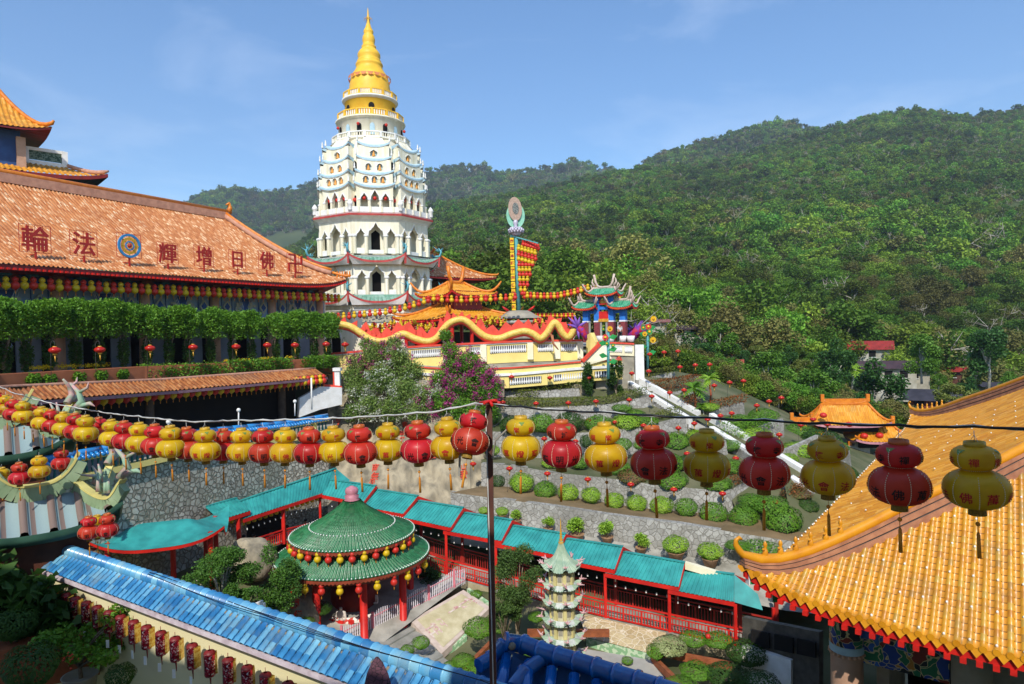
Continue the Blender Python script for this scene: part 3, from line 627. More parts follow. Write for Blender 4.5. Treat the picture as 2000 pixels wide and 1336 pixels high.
# characters standing on the roof
m_sign = M('red_sign_metal', 'b32a20', 'a0221b', rough=.5)
def roofsign(ch, px, py, hpx, label, name='roof_character'):
    # foot on the tiles: b = 1.0; find a for this column
    lo, hi = 0, 40
    for _ in range(40):
        a = (lo+hi)/2; p = H(a, .9, 0); x = 1000+F*p[0]/p[1]
        if x > px: lo = a
        else: hi = a
    p = H(a, .9, 0); Y = p[1]; c = pt(px, py, Y); foot = hz_(a, .9); zc = c[2]; S = hpx/F*Y
    t = thing(name, label, 'roof sign', (p[0], p[1], foot), HRZ+math.pi, 'characters on the hall roof')
    z0 = zc-foot
    fr = MB(); w_ = S*.62
    for x in (-w_, w_, 0, -w_/2, w_/2): fr.bar((x, .05, z0-S*.58), (x, .05, z0+S*.58), .025)
    for z in (-S*.58, S*.58, 0): fr.bar((-w_, .05, z0+z), (w_, .05, z0+z), .025)
    fr.build('frame', m_sign, t)
    MB().bar((0, .05, -.25), (0, .05, z0-S*.55), .09).bar((0, .05, .3), (0, .9, .35), .05).build('post', m_sign, t)
    return t, z0, S
for ch, px, py, hp_, de in (('輪', 77, 466, 46, 'leftmost red character sign on the hall roof, a dense one'), ('法', 171, 476, 42, 'red character sign on the hall roof just left of the wheel'), ('輝', 334, 495, 36, 'red character sign on the hall roof just right of the wheel'), ('增', 404, 500, 35, 'red character sign on the hall roof, second right of the wheel'), ('日', 469, 507, 32, 'red box shaped character sign on the hall roof, third right of the wheel'), ('佛', 526, 509, 32, 'red character sign on the hall roof beside the hooked cross'), ('卍', 581, 515, 33, 'red hooked cross sign nearest the right end of the hall roof')):
    t, z0, S = roofsign(ch, px, py, hp_, de)
    if ch == '卍':
        b = MB(); s = S*.5; w_ = .13
        for (x0, y0, x1, y1) in ((0, -s, 0, s), (-s, 0, s, 0), (0, s, -s, s), (s, 0, s, s), (0, -s, s, -s), (-s, 0, -s, -s)): b.bar((x0, 0, z0+y0), (x1, 0, z0+y1), w_, w_)
        b.build('character', m_sign, t)
    else:
        tm = text_mb(ch, S*1.12, .08, bold=.012); tm.v = [(x, y-.02, z+z0) for x, y, z in tm.v]; tm.build('character', m_sign, t)
t, z0, S = roofsign('o', 259, 480, 40, 'blue and yellow eight spoked wheel emblem on the hall roof', 'roof_wheel_emblem')
def ring(mb, c, r0, r1, th=.06, n=28):
    v = []
    for y in (-th/2, th/2):
        for r in (r0, r1):
            for k in range(n): v.append((c[0]+r*math.cos(6.2832*k/n), c[1]+y, c[2]+r*math.sin(6.2832*k/n)))
    f = []
    for k in range(n):
        j = (k+1) % n; f += [(k, j, n+j, n+k), (2*n+k, 3*n+k, 3*n+j, 2*n+j), (n+k, n+j, 3*n+j, 3*n+k), (k, 2*n+k, 2*n+j, j)]
    return mb.add(v, f)
ring(MB(), (0, 0, z0), S*.47, S*.58, .1).build('rim', M('blue_paint', '3b8fc4', '2f7db2'), t)
r2 = MB(); ring(r2, (0, 0, z0), S*.3, S*.4, .06)
for k in range(8): r2.bar((S*.12*math.cos(k*.785), 0, z0+S*.12*math.sin(k*.785)), (S*.5*math.cos(k*.785), 0, z0+S*.5*math.sin(k*.785)), .08, .05)
r2.build('spokes', M('yellow_sign_paint', 'd9a82a', 'c2921f'), t)
ring(MB(), (0, -.03, z0), S*.17, S*.23, .06).build('hub_ring', MATS['blue_paint'], t); MB().ball((0, -.03, z0), S*.1).build('hub', m_sign, t)
pts = [H(.2+k*.46, .75, 3.0-.02*math.sin(k)) for k in range(62)]
lantern_row(pts, 'gourd lanterns under the hall eave', 'under the long hall eave', 'right', sc=.95, first='yellow', cable=m_blackcable, cablelabel='dark cable holding the lantern row under the hall eave')
# =============== the pagoda ===============
def archf(u, kind):
    u = min(1, abs(u))
    if kind == 'cusp': return .58*math.sqrt(max(0, 1-u*u))+.42*max(0, 1-u/.42)**1.25+.05*math.cos(u*14)*(u > .3)*(u < .98)
    if kind == 'point': return .7*math.sqrt(max(0, 1-u*u))+.3*max(0, 1-u/.5)
    return math.sqrt(max(0, 1-u*u))
def arcade(mb, fr, T, W, z0, z1, ops, dep=.35, mould=.09):
    """slab of width W with real arched openings; T(x,d,z)->point, d = depth inwards"""
    xs = {-W/2, W/2}
    for cx, hw, sill, spr, apx, kind in ops:
        for k in range(17): xs.add(cx-hw+2*hw*k/16)
    xs = sorted(xs)
    def inside(xm):
        for o in ops:
            if abs(xm-o[0]) < o[1]: return o
    top = lambda x, o: o[3]+(o[4]-o[3])*archf((x-o[0])/o[1], o[5])
    for a, b in zip(xs, xs[1:]):
        o = inside((a+b)/2)
        if o is None: mb.quad(T(a, 0, z0), T(b, 0, z0), T(b, 0, z1), T(a, 0, z1)); continue
        if o[2] > z0: mb.quad(T(a, 0, z0), T(b, 0, z0), T(b, 0, o[2]), T(a, 0, o[2])); mb.quad(T(a, 0, o[2]), T(b, 0, o[2]), T(b, dep, o[2]), T(a, dep, o[2]))
        ta, tb = top(a, o), top(b, o)
        mb.quad(T(a, 0, ta), T(b, 0, tb), T(b, 0, z1), T(a, 0, z1)); mb.quad(T(a, 0, ta), T(a, dep, ta), T(b, dep, tb), T(b, 0, tb))
    for o in ops:
        for s in (-1, 1): mb.quad(T(o[0]+s*o[1], 0, o[2]), T(o[0]+s*o[1], dep, o[2]), T(o[0]+s*o[1], dep, o[3]), T(o[0]+s*o[1], 0, o[3]))
        P = [(o[0]+o[1]*u, top(o[0]+o[1]*u, o)) for u in np.linspace(-1, 1, 21)]; Q = []
        for x, z in P:
            dx, dz = x-o[0], z-o[3]+.05; l = math.hypot(dx, dz)+1e-6; Q.append((x+dx/l*mould*1.3, z+dz/l*mould*1.3))
        fr.grid([[T(x, -.05, z) for x, z in P], [T(x, -.05, z) for x, z in Q]], smooth=False); fr.grid([[T(x, .0, z) for x, z in Q], [T(x, -.05, z) for x, z in Q]], smooth=False)
PX, PY, PRZ = pt(733, 600, 70)[0], 70.0, R(14)
pag = thing('pagoda', 'tall white octagonal pagoda with green eaves, stacked niches and a golden spire', 'pagoda', (PX, PY, -3.2), PRZ)
def ring_pts(r, z, n=8, off=.5): return [(r*math.cos(2*math.pi*(k+off)/n-math.pi/2), r*math.sin(2*math.pi*(k+off)/n-math.pi/2), z) for k in range(n)]
C8 = 1/math.cos(math.pi/8)
def octa(mb, prof, off=.5):
    G = [ring_pts(a*C8, z, 8, off) for a, z in prof]; G = [g+[g[0]] for g in G]; return mb.grid(G, smooth=False)
def facef(k, ap, Z=0):
    t = 2*math.pi*k/8-math.pi/2; n = (math.cos(t), math.sin(t)); e = (-math.sin(t), math.cos(t))
    return lambda x, d, z: (n[0]*(ap-d)+e[0]*x, n[1]*(ap-d)+e[1]*x, z+3.2)
m_tiled = M('cream_tiled_wall', 'f0ead3', 'd8cfae', rough=.65, scale=1.6, detail=9, lo=.38, hi=.72, stretch=(1.6, 1.6, .22))
m_pgreen = M('green_eave_tile', '5f8f77', '8fae9c', rough=.4, scale=2.5)
m_stat = M('orange_robe_figure', 'e2a04a', 'd08a36', rough=.6)
m_bluew = M('pale_blue_paint', 'b3cdd6', 'a0bdc8', rough=.6)
body = MB(); trim = MB(); redt = MB(); inner = MB(); white = MB(); darkm = MB(); colm = MB()
Wf = lambda ap: 2*ap*math.tan(math.pi/8)
for (z0, z1, ap) in ((3.55, 7.0, 5.5), (7.6, 11.1, 5.4)):
    for k in range(8):
        T = facef(k, ap); W = Wf(ap)
        arcade(body, trim, T, W, z0, z1, [(-1.42, .42, z0+.55, z0+1.65, z0+2.45, 'cusp'), (0, .72, z0+.35, z0+1.8, z0+3.0, 'cusp'), (1.42, .42, z0+.55, z0+1.65, z0+2.45, 'cusp')])
        for x in (-2.05, -.92, .92, 2.05):
            p = T(x, -.04, z0); colm.lathe([(.19, 0), (.19, 1.6)], 8, (p[0], p[1], p[2])); white.lathe([(.2, 1.58), (.27, 1.66), (.27, 1.76), (.2, 1.84)], 8, (p[0], p[1], p[2]))
        T2 = facef(k, ap-1.0); inner.quad(T2(-1.9, 0, z0), T2(1.9, 0, z0), T2(1.9, 0, z1), T2(-1.9, 0, z1))
        darkm.poly([T2(x, -.04, z) for x, z in ((-.42, z0+.4), (.42, z0+.4), (.42, z0+2.05), (0, z0+2.4), (-.42, z0+2.05))], .02, (0, 0, .01))
        for cx, h in ((0, .34), (-1.42, .5), (1.42, .5)):
            p = T(cx, .02, z0+h/2); white.box(p, (.02 if 0 else 1.3 if cx == 0 else .8, .1, h), 2*math.pi*k/8)
    octa(white, [(ap+.02, z0+3.1), (ap+.08, z0+3.12), (ap+.08, z0+3.2), (ap+.02, z0+3.22)] if 0 else [(ap+.0, z1+3.2-.1), (ap+.45, z1+3.2+.25), (ap+.5, z1+3.2+.35)])
# ground storey
for k in range(8):
    T = facef(k, 5.9); arcade(body, trim, T, Wf(5.9), -3.1, 2.6, [(0, .85, -3.1, -.6, .35, 'round')], .5, .12)
    T2 = facef(k, 5.0); darkm.quad(T2(-1.4, 0, -3.1), T2(1.4, 0, -3.1), T2(1.4, 0, 1), T2(-1.4, 0, 1))
    T3 = facef(k, 5.93); inner.merge(MB().poly([T3(x, 0, z) for x, z in ((-1.5, .95), (1.5, .95), (1.5, 1.55), (-1.5, 1.55))], .03, (0, 0, .001)))
for z in (1.8, 2.1): octa(trim, [(5.92, z+3.2), (5.97, z+3.2), (5.97, z+3.26), (5.92, z+3.26)])
frm = MB()
for k in range(8):
    T3 = facef(k, 5.96)
    q = np.random.RandomState(k)
    for j in range(26):
        x = q.uniform(-1.4, 1.4); z = q.uniform(1.0, 1.5); frm.poly([T3(x+.1*math.cos(t), 0, z+.07*math.sin(t)) for t in (0, 1.5, 3, 4.6)], .02, (0, 0, .001))
    for z in (.93, 1.55): frm.bar(T3(-1.55, 0, z), T3(1.55, 0, z), .05)
frm.build('carved_band', M('grey_relief', '6f7f86', '515c62', scale=5), pag)
# swept green eaves
gre = MB(); fig = MB()
def swept(zm, zc, ap_in, ap_out, zin):
    for k in range(8):
        To = facef(k, 0); n = 15; rows = []
        for (ap, f) in ((ap_in, 0), ((ap_in+ap_out)/2, .35), (ap_out, 1)):
            row = []
            for i in range(n):
                u = -1+2*i/(n-1); hw = ap*math.tan(math.pi/8)*(1+.03*f*abs(u)**4); z = (zin*(1-f)+zm*f)+(zc-zm)*f*abs(u)**2.6; row.append(To(u*hw, -ap*(1+.03*f*abs(u)**5), z))
            rows.append(row)
        gre.grid(rows)
        for i in range(1, n-1):
            for s in (0,):
                gre.tube([rows[2][i], rows[1][i]], .05, 4)
        lo = [(x, y, z-.2) for x, y, z in rows[2]]; redt.grid([rows[2], lo], smooth=False)
        inn = [To((-1+2*i/(n-1))*ap_in*math.tan(math.pi/8), -ap_in-.5, zm-.35) for i in range(n)]
        white.grid([lo, inn], smooth=False)
        c = rows[2][-1]; redt.bar((c[0], c[1], c[2]+.1), (c[0]*.985, c[1]*.985, c[2]-1.0), .16)
        d = V((c[0], c[1], 0))/math.hypot(c[0], c[1]); q = np.random.RandomState(k+int(zm*7)); b0 = V(c)+V((0, 0, .1))
        fig.tube([b0-d*.5, b0, b0+d*.15+V((0, 0, .5)), b0-d*.1+V((0, 0, .85))], [.1, .14, .11, .04], 5)
        for j in range(7):
            a = q.normal(size=3)*.32; a[2] = abs(a[2])+.1; fig.tube([b0+V((0, 0, .45)), b0+V((0, 0, .45))+a], [.06, .01], 4)
swept(2.95, 3.85, 5.9, 6.55, 3.6)
swept(6.85, 7.55, 5.5, 6.35, 7.4)
gre.build('green_eaves', m_pgreen, pag); fig.build('corner_dragons', M('turquoise_dragon', '6fb3bd', '4f99a8', scale=4), pag)
octa(redt, [(5.95, 14.4), (5.97, 14.6), (5.3, 14.72)]); octa(white, [(5.4, 14.0), (5.6, 14.2), (5.93, 14.4)])
octa(white, [(5.7, 14.6), (5.8, 14.75), (5.8, 15.25), (5.65, 15.25), (5.65, 14.8)])
for k in range(8):
    T = facef(k, 5.82)
    for x in (-1.6, -.5, .6, 1.7): colm.box(T(x, 0, 11.8), (.2, .12, .55), 2*math.pi*k/8)
    p = ring_pts(5.75*C8, 14.9)[k]; white.lathe([(.22, 0), (.22, .5), (.3, .6), (.25, .75), (.12, .95), (.02, 1.05)], 8, p)
# bay storeys
core = MB(); octa(core, [(4.4, 14.7), (4.4, 18.4), (4.2, 21), (3.7, 22.3)]); 
bay = MB(); bluer = MB(); niche = MB(); redl = MB()
for k in range(8):
    T = facef(k, 5.3); arcade(bay, trim, T, 3.5, 11.5, 14.1, [(-1.02, .34, 11.7, 12.8, 13.45, 'point'), (0, .4, 11.7, 12.8, 13.75, 'point'), (1.02, .34, 11.7, 12.8, 13.45, 'point')], .3, .1)
    for x in (-1.5, -.52, .52, 1.5):
        p = T(x, -.02, 11.5); colm.lathe([(.12, 0), (.12, 1.25)], 7, p); white.lathe([(.13, 1.23), (.19, 1.3), (.14, 1.4)], 7, p)
    for x in (-1.02, 0, 1.02): redl.ball(T(x, .25, 13.0), .2, 8, 5)
    for s in (-1, 1): bay.quad(T(s*1.75, 0, 11.5), T(s*1.75, 1.2, 11.5), T(s*1.75, 1.2, 14.1), T(s*1.75, 0, 14.1))
    tiers = ((14.1, 15.35, 5.3, 3.5, 3), (15.35, 16.75, 5.15, 3.25, 2), (16.75, 18.15, 4.9, 2.95, 1), )
    for z0, z1, ap, W, nn in tiers:
        T = facef(k, ap); sp = W/(nn+.4)
        ops = [((i-(nn-1)/2)*sp*.8, .27 if nn > 1 else .34, z0+.35, z0+.72, z0+1.0, 'round' if nn > 1 else 'point') for i in range(nn)]
        arcade(bay, trim, T, W, z0, z1, ops, .25, .05)
        for s in (-1, 1): bay.quad(T(s*W/2, 0, z0), T(s*W/2, 1.3, z0), T(s*W/2, 1.3, z1), T(s*W/2, 0, z1))
        T2 = facef(k, ap-.24)
        for o in ops:
            niche.quad(T2(o[0]-.35, 0, z0+.3), T2(o[0]+.35, 0, z0+.3), T2(o[0]+.35, 0, z0+1.15), T2(o[0]-.35, 0, z0+1.15))
            p = facef(k, ap-.1)(o[0], 0, z0+.36); fg_ = MB().lathe([(.17, 0), (.19, .1), (.12, .2), (.13, .32), (.06, .4), (.075, .47), (.02, .57)], 6, p)
            stat.merge(fg_) if 0 else redl if 0 else None
            niche_f = fg_; 
            for_stat = globals().setdefault('_stat', MB()); for_stat.merge(fg_)
    for z, ap, W in ((14.1, 5.5, 3.95), (15.35, 5.4, 3.75), (16.75, 5.2, 3.4), (18.15, 4.95, 3.1)):
        T = facef(k, ap); n = 9; a = []; b = []; c = []; d = []
        for i in range(n):
            u = -1+2*i/(n-1); lift = .42*abs(u)**2.5; a.append(T(u*W/2, 0, z+lift)); b.append(T(u*W/2, 0, z-.16+lift)); c.append(T(u*W/2*.9, .5, z+.34+lift*.3)); d.append(T(u*W/2*.9, .4, z-.16))
        bluer.grid([b, a], smooth=False); bluer.grid([a, c]); white.grid([d, b], smooth=False)
        for s in (-1, 1):
            sd_ = [T(s*W/2, 0, z-.16+.42), T(s*W/2, 0, z+.42), T(s*W/2*.95, 1.0, z+.3), T(s*W/2*.95, 1.0, z-.16)]; bluer.poly(sd_)
            p = T(s*W/2, .05, z+.42); white.lathe([(.09, 0), (.12, .15), (.06, .3), (.09, .4), (.01, .62)], 5, p)
    T = facef(k, 4.7); core.quad(T(-1.2, 0, 18.3), T(1.2, 0, 18.3), T(.9, .7, 19.2), T(-.9, .7, 19.2))
    # recess arches between bays
    t = 2*math.pi*(k+.5)/8-math.pi/2; p = (4.8*math.cos(t), 4.8*math.sin(t)); e = (-math.sin(t), math.cos(t))
    darkm.poly([(p[0]+e[0]*x, p[1]+e[1]*x, 3.2+z) for x, z in ((-.32, 11.7), (.32, 11.7), (.32, 13), (0, 13.4), (-.32, 13))], .02, (0, 0, .001))
    redl.ball((p[0]*1.03, p[1]*1.03, 3.2+12.9), .2, 8, 5)
    darkm.poly([(p[0]*.98+e[0]*x, p[1]*.98+e[1]*x, 3.2+z) for x, z in ((-.22, 15.6), (.22, 15.6), (.22, 16.5), (0, 16.8), (-.22, 16.5))], .02, (0, 0, .001))
_stat.build('seated_figures', m_stat, pag)
niche.build('niche_backs', m_bluew, pag); bluer.build('mini_roofs', m_bluew, pag); bay.build('bays', m_tiled, pag)
# top drums
def rail(mb, mb2, r, z, n, h=.62, post=.09):
    mb.lathe([(r+.08, z), (r+.08, z+.12), (r-.06, z+.12)], n, smooth=False, a0=math.pi/n); mb.lathe([(r+.09, z+h), (r+.09, z+h+.12), (r-.07, z+h+.12), (r-.07, z+h), (r+.09, z+h)], n, smooth=False, a0=math.pi/n)
    for k in range(n):
        a = 2*math.pi*(k+.5)/n; mb.box((r*math.cos(a), r*math.sin(a), z+h/2), (.22, .22, h), a)
        for j in range(1, 6):
            b = 2*math.pi*(k+.5+j/6)/n; rr = r*math.cos(math.pi/n)/math.cos(math.pi/n*(1-2*j/6)); mb2.box((rr*math.cos(b), rr*math.sin(b), z+h/2+.06), (post, post, h-.1), b)
core.lathe([(3.7, 22.0), (4.0, 22.4), (4.05, 22.5), (3.3, 22.5)], 24); rail(white, colm, 3.95, 22.5, 16, .5)
drum = MB(); drum.lathe([(3.3, 22.4), (3.3, 24.6), (3.55, 24.7), (3.6, 24.85), (2.6, 24.85)], 32)
for k in range(16):
    a = 2*math.pi*k/16; ca, sa = math.cos(a), math.sin(a); T = lambda x, d, z: (3.33*ca-sa*x, 3.33*sa+ca*x, z)
    niche2 = MB(); P = [T(x, 0, z) for x, z in [(-.24, 22.9), (.24, 22.9), (.24, 23.75)]+[(.24*math.cos(t), 23.75+.33*math.sin(t)) for t in np.linspace(0.3, 2.84, 7)]+[(-.24, 23.75)]]; darkm.merge(niche2.poly(P, .02, (ca, sa, 0))) if k % 2 else _pb.merge(niche2.poly(P, .02, (ca, sa, 0))) if '_pb' in globals() else globals().__setitem__('_pb', niche2.poly(P, .02, (ca, sa, 0)))
    if k % 2: redl.ball((3.6*ca, 3.6*sa, 23.9), .16, 8, 5)
_pb.build('blue_niches', m_bluew, pag)
drum.build('white_drum', m_ivory, pag)
goldm = M('golden_yellow_paint', 'efbf3a', 'e6b02e', rough=.5, scale=1.5); goldw = MB(); rw = MB()
rail(goldw, rw, 3.35, 24.85, 14, .6)
yd = MB(); yd.lathe([(2.6, 24.8), (2.6, 27.0), (2.75, 27.05)], 32); 
for k in range(6):
    a = R(30+60*k); darkm.merge(MB().poly([((2.63)*math.cos(a)-math.sin(a)*.3*math.cos(t), 2.63*math.sin(a)+math.cos(a)*.3*math.cos(t), 26+.35*math.sin(t)) for t in np.linspace(0, 6.28, 13)[:-1]], .02, (math.cos(a), math.sin(a), 0)))
white.lathe([(2.6, 26.85), (2.85, 27.0), (2.9, 27.15), (2.0, 27.15)], 28); rail(goldw, rw, 2.7, 27.15, 14, .55)
ZS = lambda y: (648-y)*.0538+3.3
yd.lathe([(2.15, 27.2), (2.1, 28.6), (1.9, ZS(156)), (1.55, ZS(147)), (1.35, ZS(140)), (1.36, ZS(136)), (1.42, ZS(134)), (1.38, ZS(131)), (1.2, ZS(129)), (1.25, ZS(126)), (1.18, ZS(124)), (1.1, ZS(121)), (1.18, ZS(117)), (1.16, ZS(112)), (.95, ZS(106)), (.7, ZS(101)), (.75, ZS(99)), (.75, ZS(97)), (.58, ZS(96)), (.62, ZS(90)), (.66, ZS(84)), (.6, ZS(78)), (.45, ZS(73)), (.52, ZS(70)), (.5, ZS(67)), (.3, ZS(60)), (.15, ZS(50)), (.12, ZS(44)), (.06, ZS(28)), (.01, ZS(22))], 24)
for k in range(20):
    a = 2*math.pi*k/20; rw_ = MB().poly([(2.16*math.cos(a+x), 2.16*math.sin(a+x), z) for x, z in ((-.155, ZS(158)-.05), (.155, ZS(158)-.05), (.1, ZS(163)), (0, ZS(165)), (-.1, ZS(163)))], .02, (math.cos(a), math.sin(a), 0)); redt2 = globals().setdefault('_pet', MB()); redt2.merge(rw_)
_pet.build('red_petals', M('salmon_paint', 'e08a52'), pag)
rw.build('white_balusters', m_white, pag); goldw.build('golden_rails', goldm, pag); yd.build('golden_spire', goldm, pag)
vane = MB()
for k in range(6):
    a = k*1.05; z = ZS(44); vane.tube([(0, 0, z), (.35*math.cos(a), .35*math.sin(a), z+.1), (.42*math.cos(a), .42*math.sin(a), z-.25)], [.04, .04, .02], 4)
vane.build('spire_crown', m_gold, pag)
body.build('storey_walls', m_tiled, pag); inner.build('inner_walls', m_tiled, pag); colm.build('columns', m_tiled, pag); white.build('white_mouldings', m_white, pag); trim.build('arch_mouldings', m_white, pag)
redt.build('red_eave_trim', M('faded_red_trim', 'bf4a44', 'a43a36'), pag); darkm.build('dark_openings', m_dark, pag); redl.build('round_lanterns', m_lr, pag); core.build('core_walls', m_ivory, pag)
# =============== garden ground, terraces, walls ===============
GC = []
def gp(px, py, Y): p = pt(px, py, Y); GC.append(p); return p
# courtyard floor, pavilion court, below the corridors, far left rock foot
for a in [(690, 1250, 35), (560, 1250, 34), (800, 1200, 37), (300, 1140, 30), (450, 1090, 37), (600, 1060, 43), (200, 1100, 26), (900, 1140, 40), (1050, 1170, 37.5), (1200, 1235, 35.5), (1320, 1275, 33.5), (1450, 1330, 32), (1150, 1300, 33), (860, 1290, 33.5), (1000, 1330, 31), (1250, 1330, 31), (1100, 1400, 29), (1400, 1420, 28), (700, 1420, 27.5), (500, 1450, 26), (1700, 1420, 28), (1900, 1400, 28), (700, 1080, 43), (850, 1085, 42), (1000, 1120, 41), (1150, 1140, 39.5), (1300, 1180, 37.5), (1430, 1210, 36), (1520, 1230, 35)]: gp(*a)
GC += [(-22, 14, -17), (-12, 10, -17.5), (0, 10, -18), (12, 10, -18), (25, 12, -18), (-22, 22, -16), (-12, 20, -17)]
def gz(x, y):
    A = np.array(GC); d = (A[:, 0]-x)**2+(A[:, 1]-y)**2+.5; w_ = d**-1.5; return float((w_*A[:, 2]).sum()/w_.sum())
xs = np.linspace(-34, 30, 66); ys = np.linspace(4, 46, 50)
MB().grid([[(x, y, gz(x, y)-.35) for x in xs] for y in ys]).build('garden_ground', m_soil, kind='structure')
def P3(L): return [pt(*a) for a in L]
def ledge(name, front, back, mat=m_earth):
    n = 14; A = [poly_at(front, i/(n-1)) for i in range(n)]; B = [poly_at(back, i/(n-1)) for i in range(n)]
    MB().grid([A, B], smooth=False).build(name, mat, kind='structure')
def twall(top, bot, label, th=.45, mat=None, name='stone_retaining_wall'):
    n = 16; A = [poly_at(top, i/(n-1)) for i in range(n)]; B = [poly_at(bot, i/(n-1))+V((0, 0, -.15)) for i in range(n)]
    MB().wall(A, B, th).build(name, mat or m_stonew, label=label, cat='wall', group='stone walls of the garden terraces')
w1t = P3([(880, 962, 45.6), (975, 974, 44.8), (1100, 991, 43), (1200, 1007, 41.5), (1325, 1022, 40), (1417, 1037, 39), (1512, 1052, 38), (1600, 1064, 37.3)])
w1b = P3([(880, 1012, 45.3), (975, 1022, 44.5), (1100, 1040, 42.7), (1200, 1056, 41.2), (1325, 1083, 39.7), (1417, 1100, 38.7), (1512, 1115, 37.7), (1600, 1125, 37)])
twall(w1t, w1b, 'long low stone wall behind the potted bushes, lowest of the garden terraces')
pf = P3([(880, 1060, 43), (975, 1075, 42), (1100, 1095, 40.5), (1200, 1110, 39), (1325, 1140, 37.5), (1417, 1165, 36.5), (1512, 1190, 35.6), (1600, 1200, 35)])
ledge('terrace_ground', pf, w1b, m_conc)
w2t = P3([(940, 905, 48.5), (1000, 908, 48), (1075, 922, 46.8), (1200, 935, 45.3), (1262, 945, 44.3), (1420, 960, 42.8), (1455, 941, 44.3), (1500, 915, 47)])
w2b = P3([(940, 950, 48.2), (1000, 950, 47.7), (1075, 963, 46.5), (1200, 985, 45), (1262, 993, 44), (1417, 1006, 42.4), (1465, 988, 43.5), (1510, 968, 45.5)])
twall(w2t, w2b, 'stone wall right behind the row of bowl shaped bushes')
ledge('terrace_ground', w1t, w2b)
w3t = P3([(940, 843, 52), (985, 843, 51.5), (1050, 845, 51), (1150, 845, 50), (1206, 840, 50), (1290, 824, 51), (1338, 812, 52)])
w3b = P3([(940, 893, 51.5), (985, 893, 51), (1050, 894, 50.5), (1150, 900, 49.5), (1206, 895, 49.5), (1290, 872, 50.5), (1345, 850, 51.5)])
twall(w3t, w3b, 'tall stone wall behind the pole, in the middle of the terraces')
ledge('terrace_ground', w2t, w3b, m_soil)
w4t = P3([(930, 790, 55), (993, 792, 54.5), (1065, 796, 54), (1185, 790, 54), (1260, 775, 54.8), (1268, 772, 55)])
w4b = P3([(930, 815, 54.7), (993, 817, 54.2), (1065, 820, 53.8), (1185, 818, 53.6), (1260, 800, 54.4), (1275, 795, 54.8)])
twall(w4t, w4b, 'low stone wall under the long trimmed hedge, second terrace from the top')
ledge('terrace_ground', w3t, w4b, m_soil)
w5t = P3([(930, 765, 57), (993, 764, 56.5), (1065, 763, 56.2), (1130, 758, 56.2)])
w5b = P3([(930, 785, 56.8), (993, 782, 56.3), (1065, 781, 56), (1135, 776, 56)])
twall(w5t, w5b, 'short stone wall just below the yellow terrace')
ledge('terrace_ground', w4t, P3([(930, 765, 58), (1100, 762, 57.5), (1235, 758, 57.5), (1280, 758, 58)]), m_soil)
MB().wall(P3([(1112, 752, 57), (1128, 750, 56.3), (1140, 752, 56.6)]), P3([(1112, 790, 57), (1130, 797, 56.2), (1145, 790, 56.4)]), 1.5).build('dark_rock', m_boulder, label='dark rock beside the tall shrubs under the yellow terrace', cat='rock')
for i, (t_, b_, de) in enumerate([
    ([(1250, 741, 60), (1318, 727, 61)], [(1250, 757, 60), (1320, 744, 61)], 'small grey wall highest up, right of the white stairs'),
    ([(1312, 768, 57), (1362, 757, 58)], [(1312, 786, 57), (1364, 780, 58)], 'small grey wall left of the tall palm, right of the stairs'),
    ([(1390, 801, 54), (1453, 786, 55)], [(1390, 822, 54), (1455, 812, 55)], 'grey wall with a square end right of the tall palm'),
    ([(1448, 850, 50), (1490, 832, 51), (1530, 818, 52)], [(1440, 885, 50), (1490, 868, 51), (1532, 850, 52)], 'curved grey wall below the trimmed hedges right of the stairs'),
    ([(1520, 885, 47), (1560, 868, 48), (1600, 850, 49)], [(1520, 920, 47), (1560, 908, 48), (1605, 890, 49)], 'pale grey wall with vines behind the dark red lantern'),
    ([(1400, 872, 47.5), (1418, 860, 48)], [(1400, 895, 47.5), (1422, 888, 48)], 'short grey wall end by the left side of the lower stairs'),
    ([(1290, 913, 46.5), (1350, 892, 47)], [(1290, 935, 46.3), (1355, 915, 46.8)], 'short sloping grey wall behind the yellow lantern'),
    ([(1565, 985, 42), (1620, 915, 45), (1660, 880, 48)], [(1565, 1020, 42), (1625, 965, 45), (1665, 930, 48)], 'grey concrete wall beside the left edge of the yellow tiled roof')]):
    twall(P3(t_), P3(b_), de, .3)
# ground patches right of the stairs
G = [[pt(1225, 735, 59.5), pt(1320, 725, 63), pt(1420, 745, 70), pt(1560, 790, 85), pt(1800, 830, 100)],
     [pt(1290, 775, 56), pt(1370, 772, 58), pt(1470, 790, 60), pt(1600, 830, 72), pt(1800, 870, 80)],
     [pt(1370, 825, 52.5), pt(1460, 822, 54), pt(1540, 838, 56), pt(1640, 865, 62), pt(1800, 900, 66)],
     [pt(1470, 875, 48), pt(1530, 870, 49.5), pt(1610, 885, 51), pt(1680, 905, 54), pt(1800, 940, 56)],
     [pt(1530, 930, 44), pt(1580, 925, 45), pt(1640, 930, 46), pt(1700, 950, 47), pt(1800, 990, 48)],
     [pt(1540, 990, 41), pt(1580, 990, 42), pt(1640, 990, 43), pt(1700, 1010, 43), pt(1800, 1050, 44)],
     [pt(1540, 1070, 38), pt(1600, 1070, 38), pt(1660, 1070, 38), pt(1720, 1100, 38), pt(1820, 1120, 38)]]
MB().grid(G).build('terrace_ground', m_soil, kind='structure')
G = [[pt(1180, 760, 57.5), pt(1260, 765, 57)], [pt(1230, 800, 54), pt(1300, 800, 54.5)], [pt(1260, 845, 51), pt(1360, 850, 51.5)], [pt(1330, 900, 47.5), pt(1440, 895, 47.5)], [pt(1420, 955, 44), pt(1520, 945, 45)], [pt(1440, 1000, 42), pt(1560, 990, 42)], [pt(1500, 1060, 38.5), pt(1600, 1060, 38)]]
MB().grid(G).build('terrace_ground', m_soil, kind='structure')
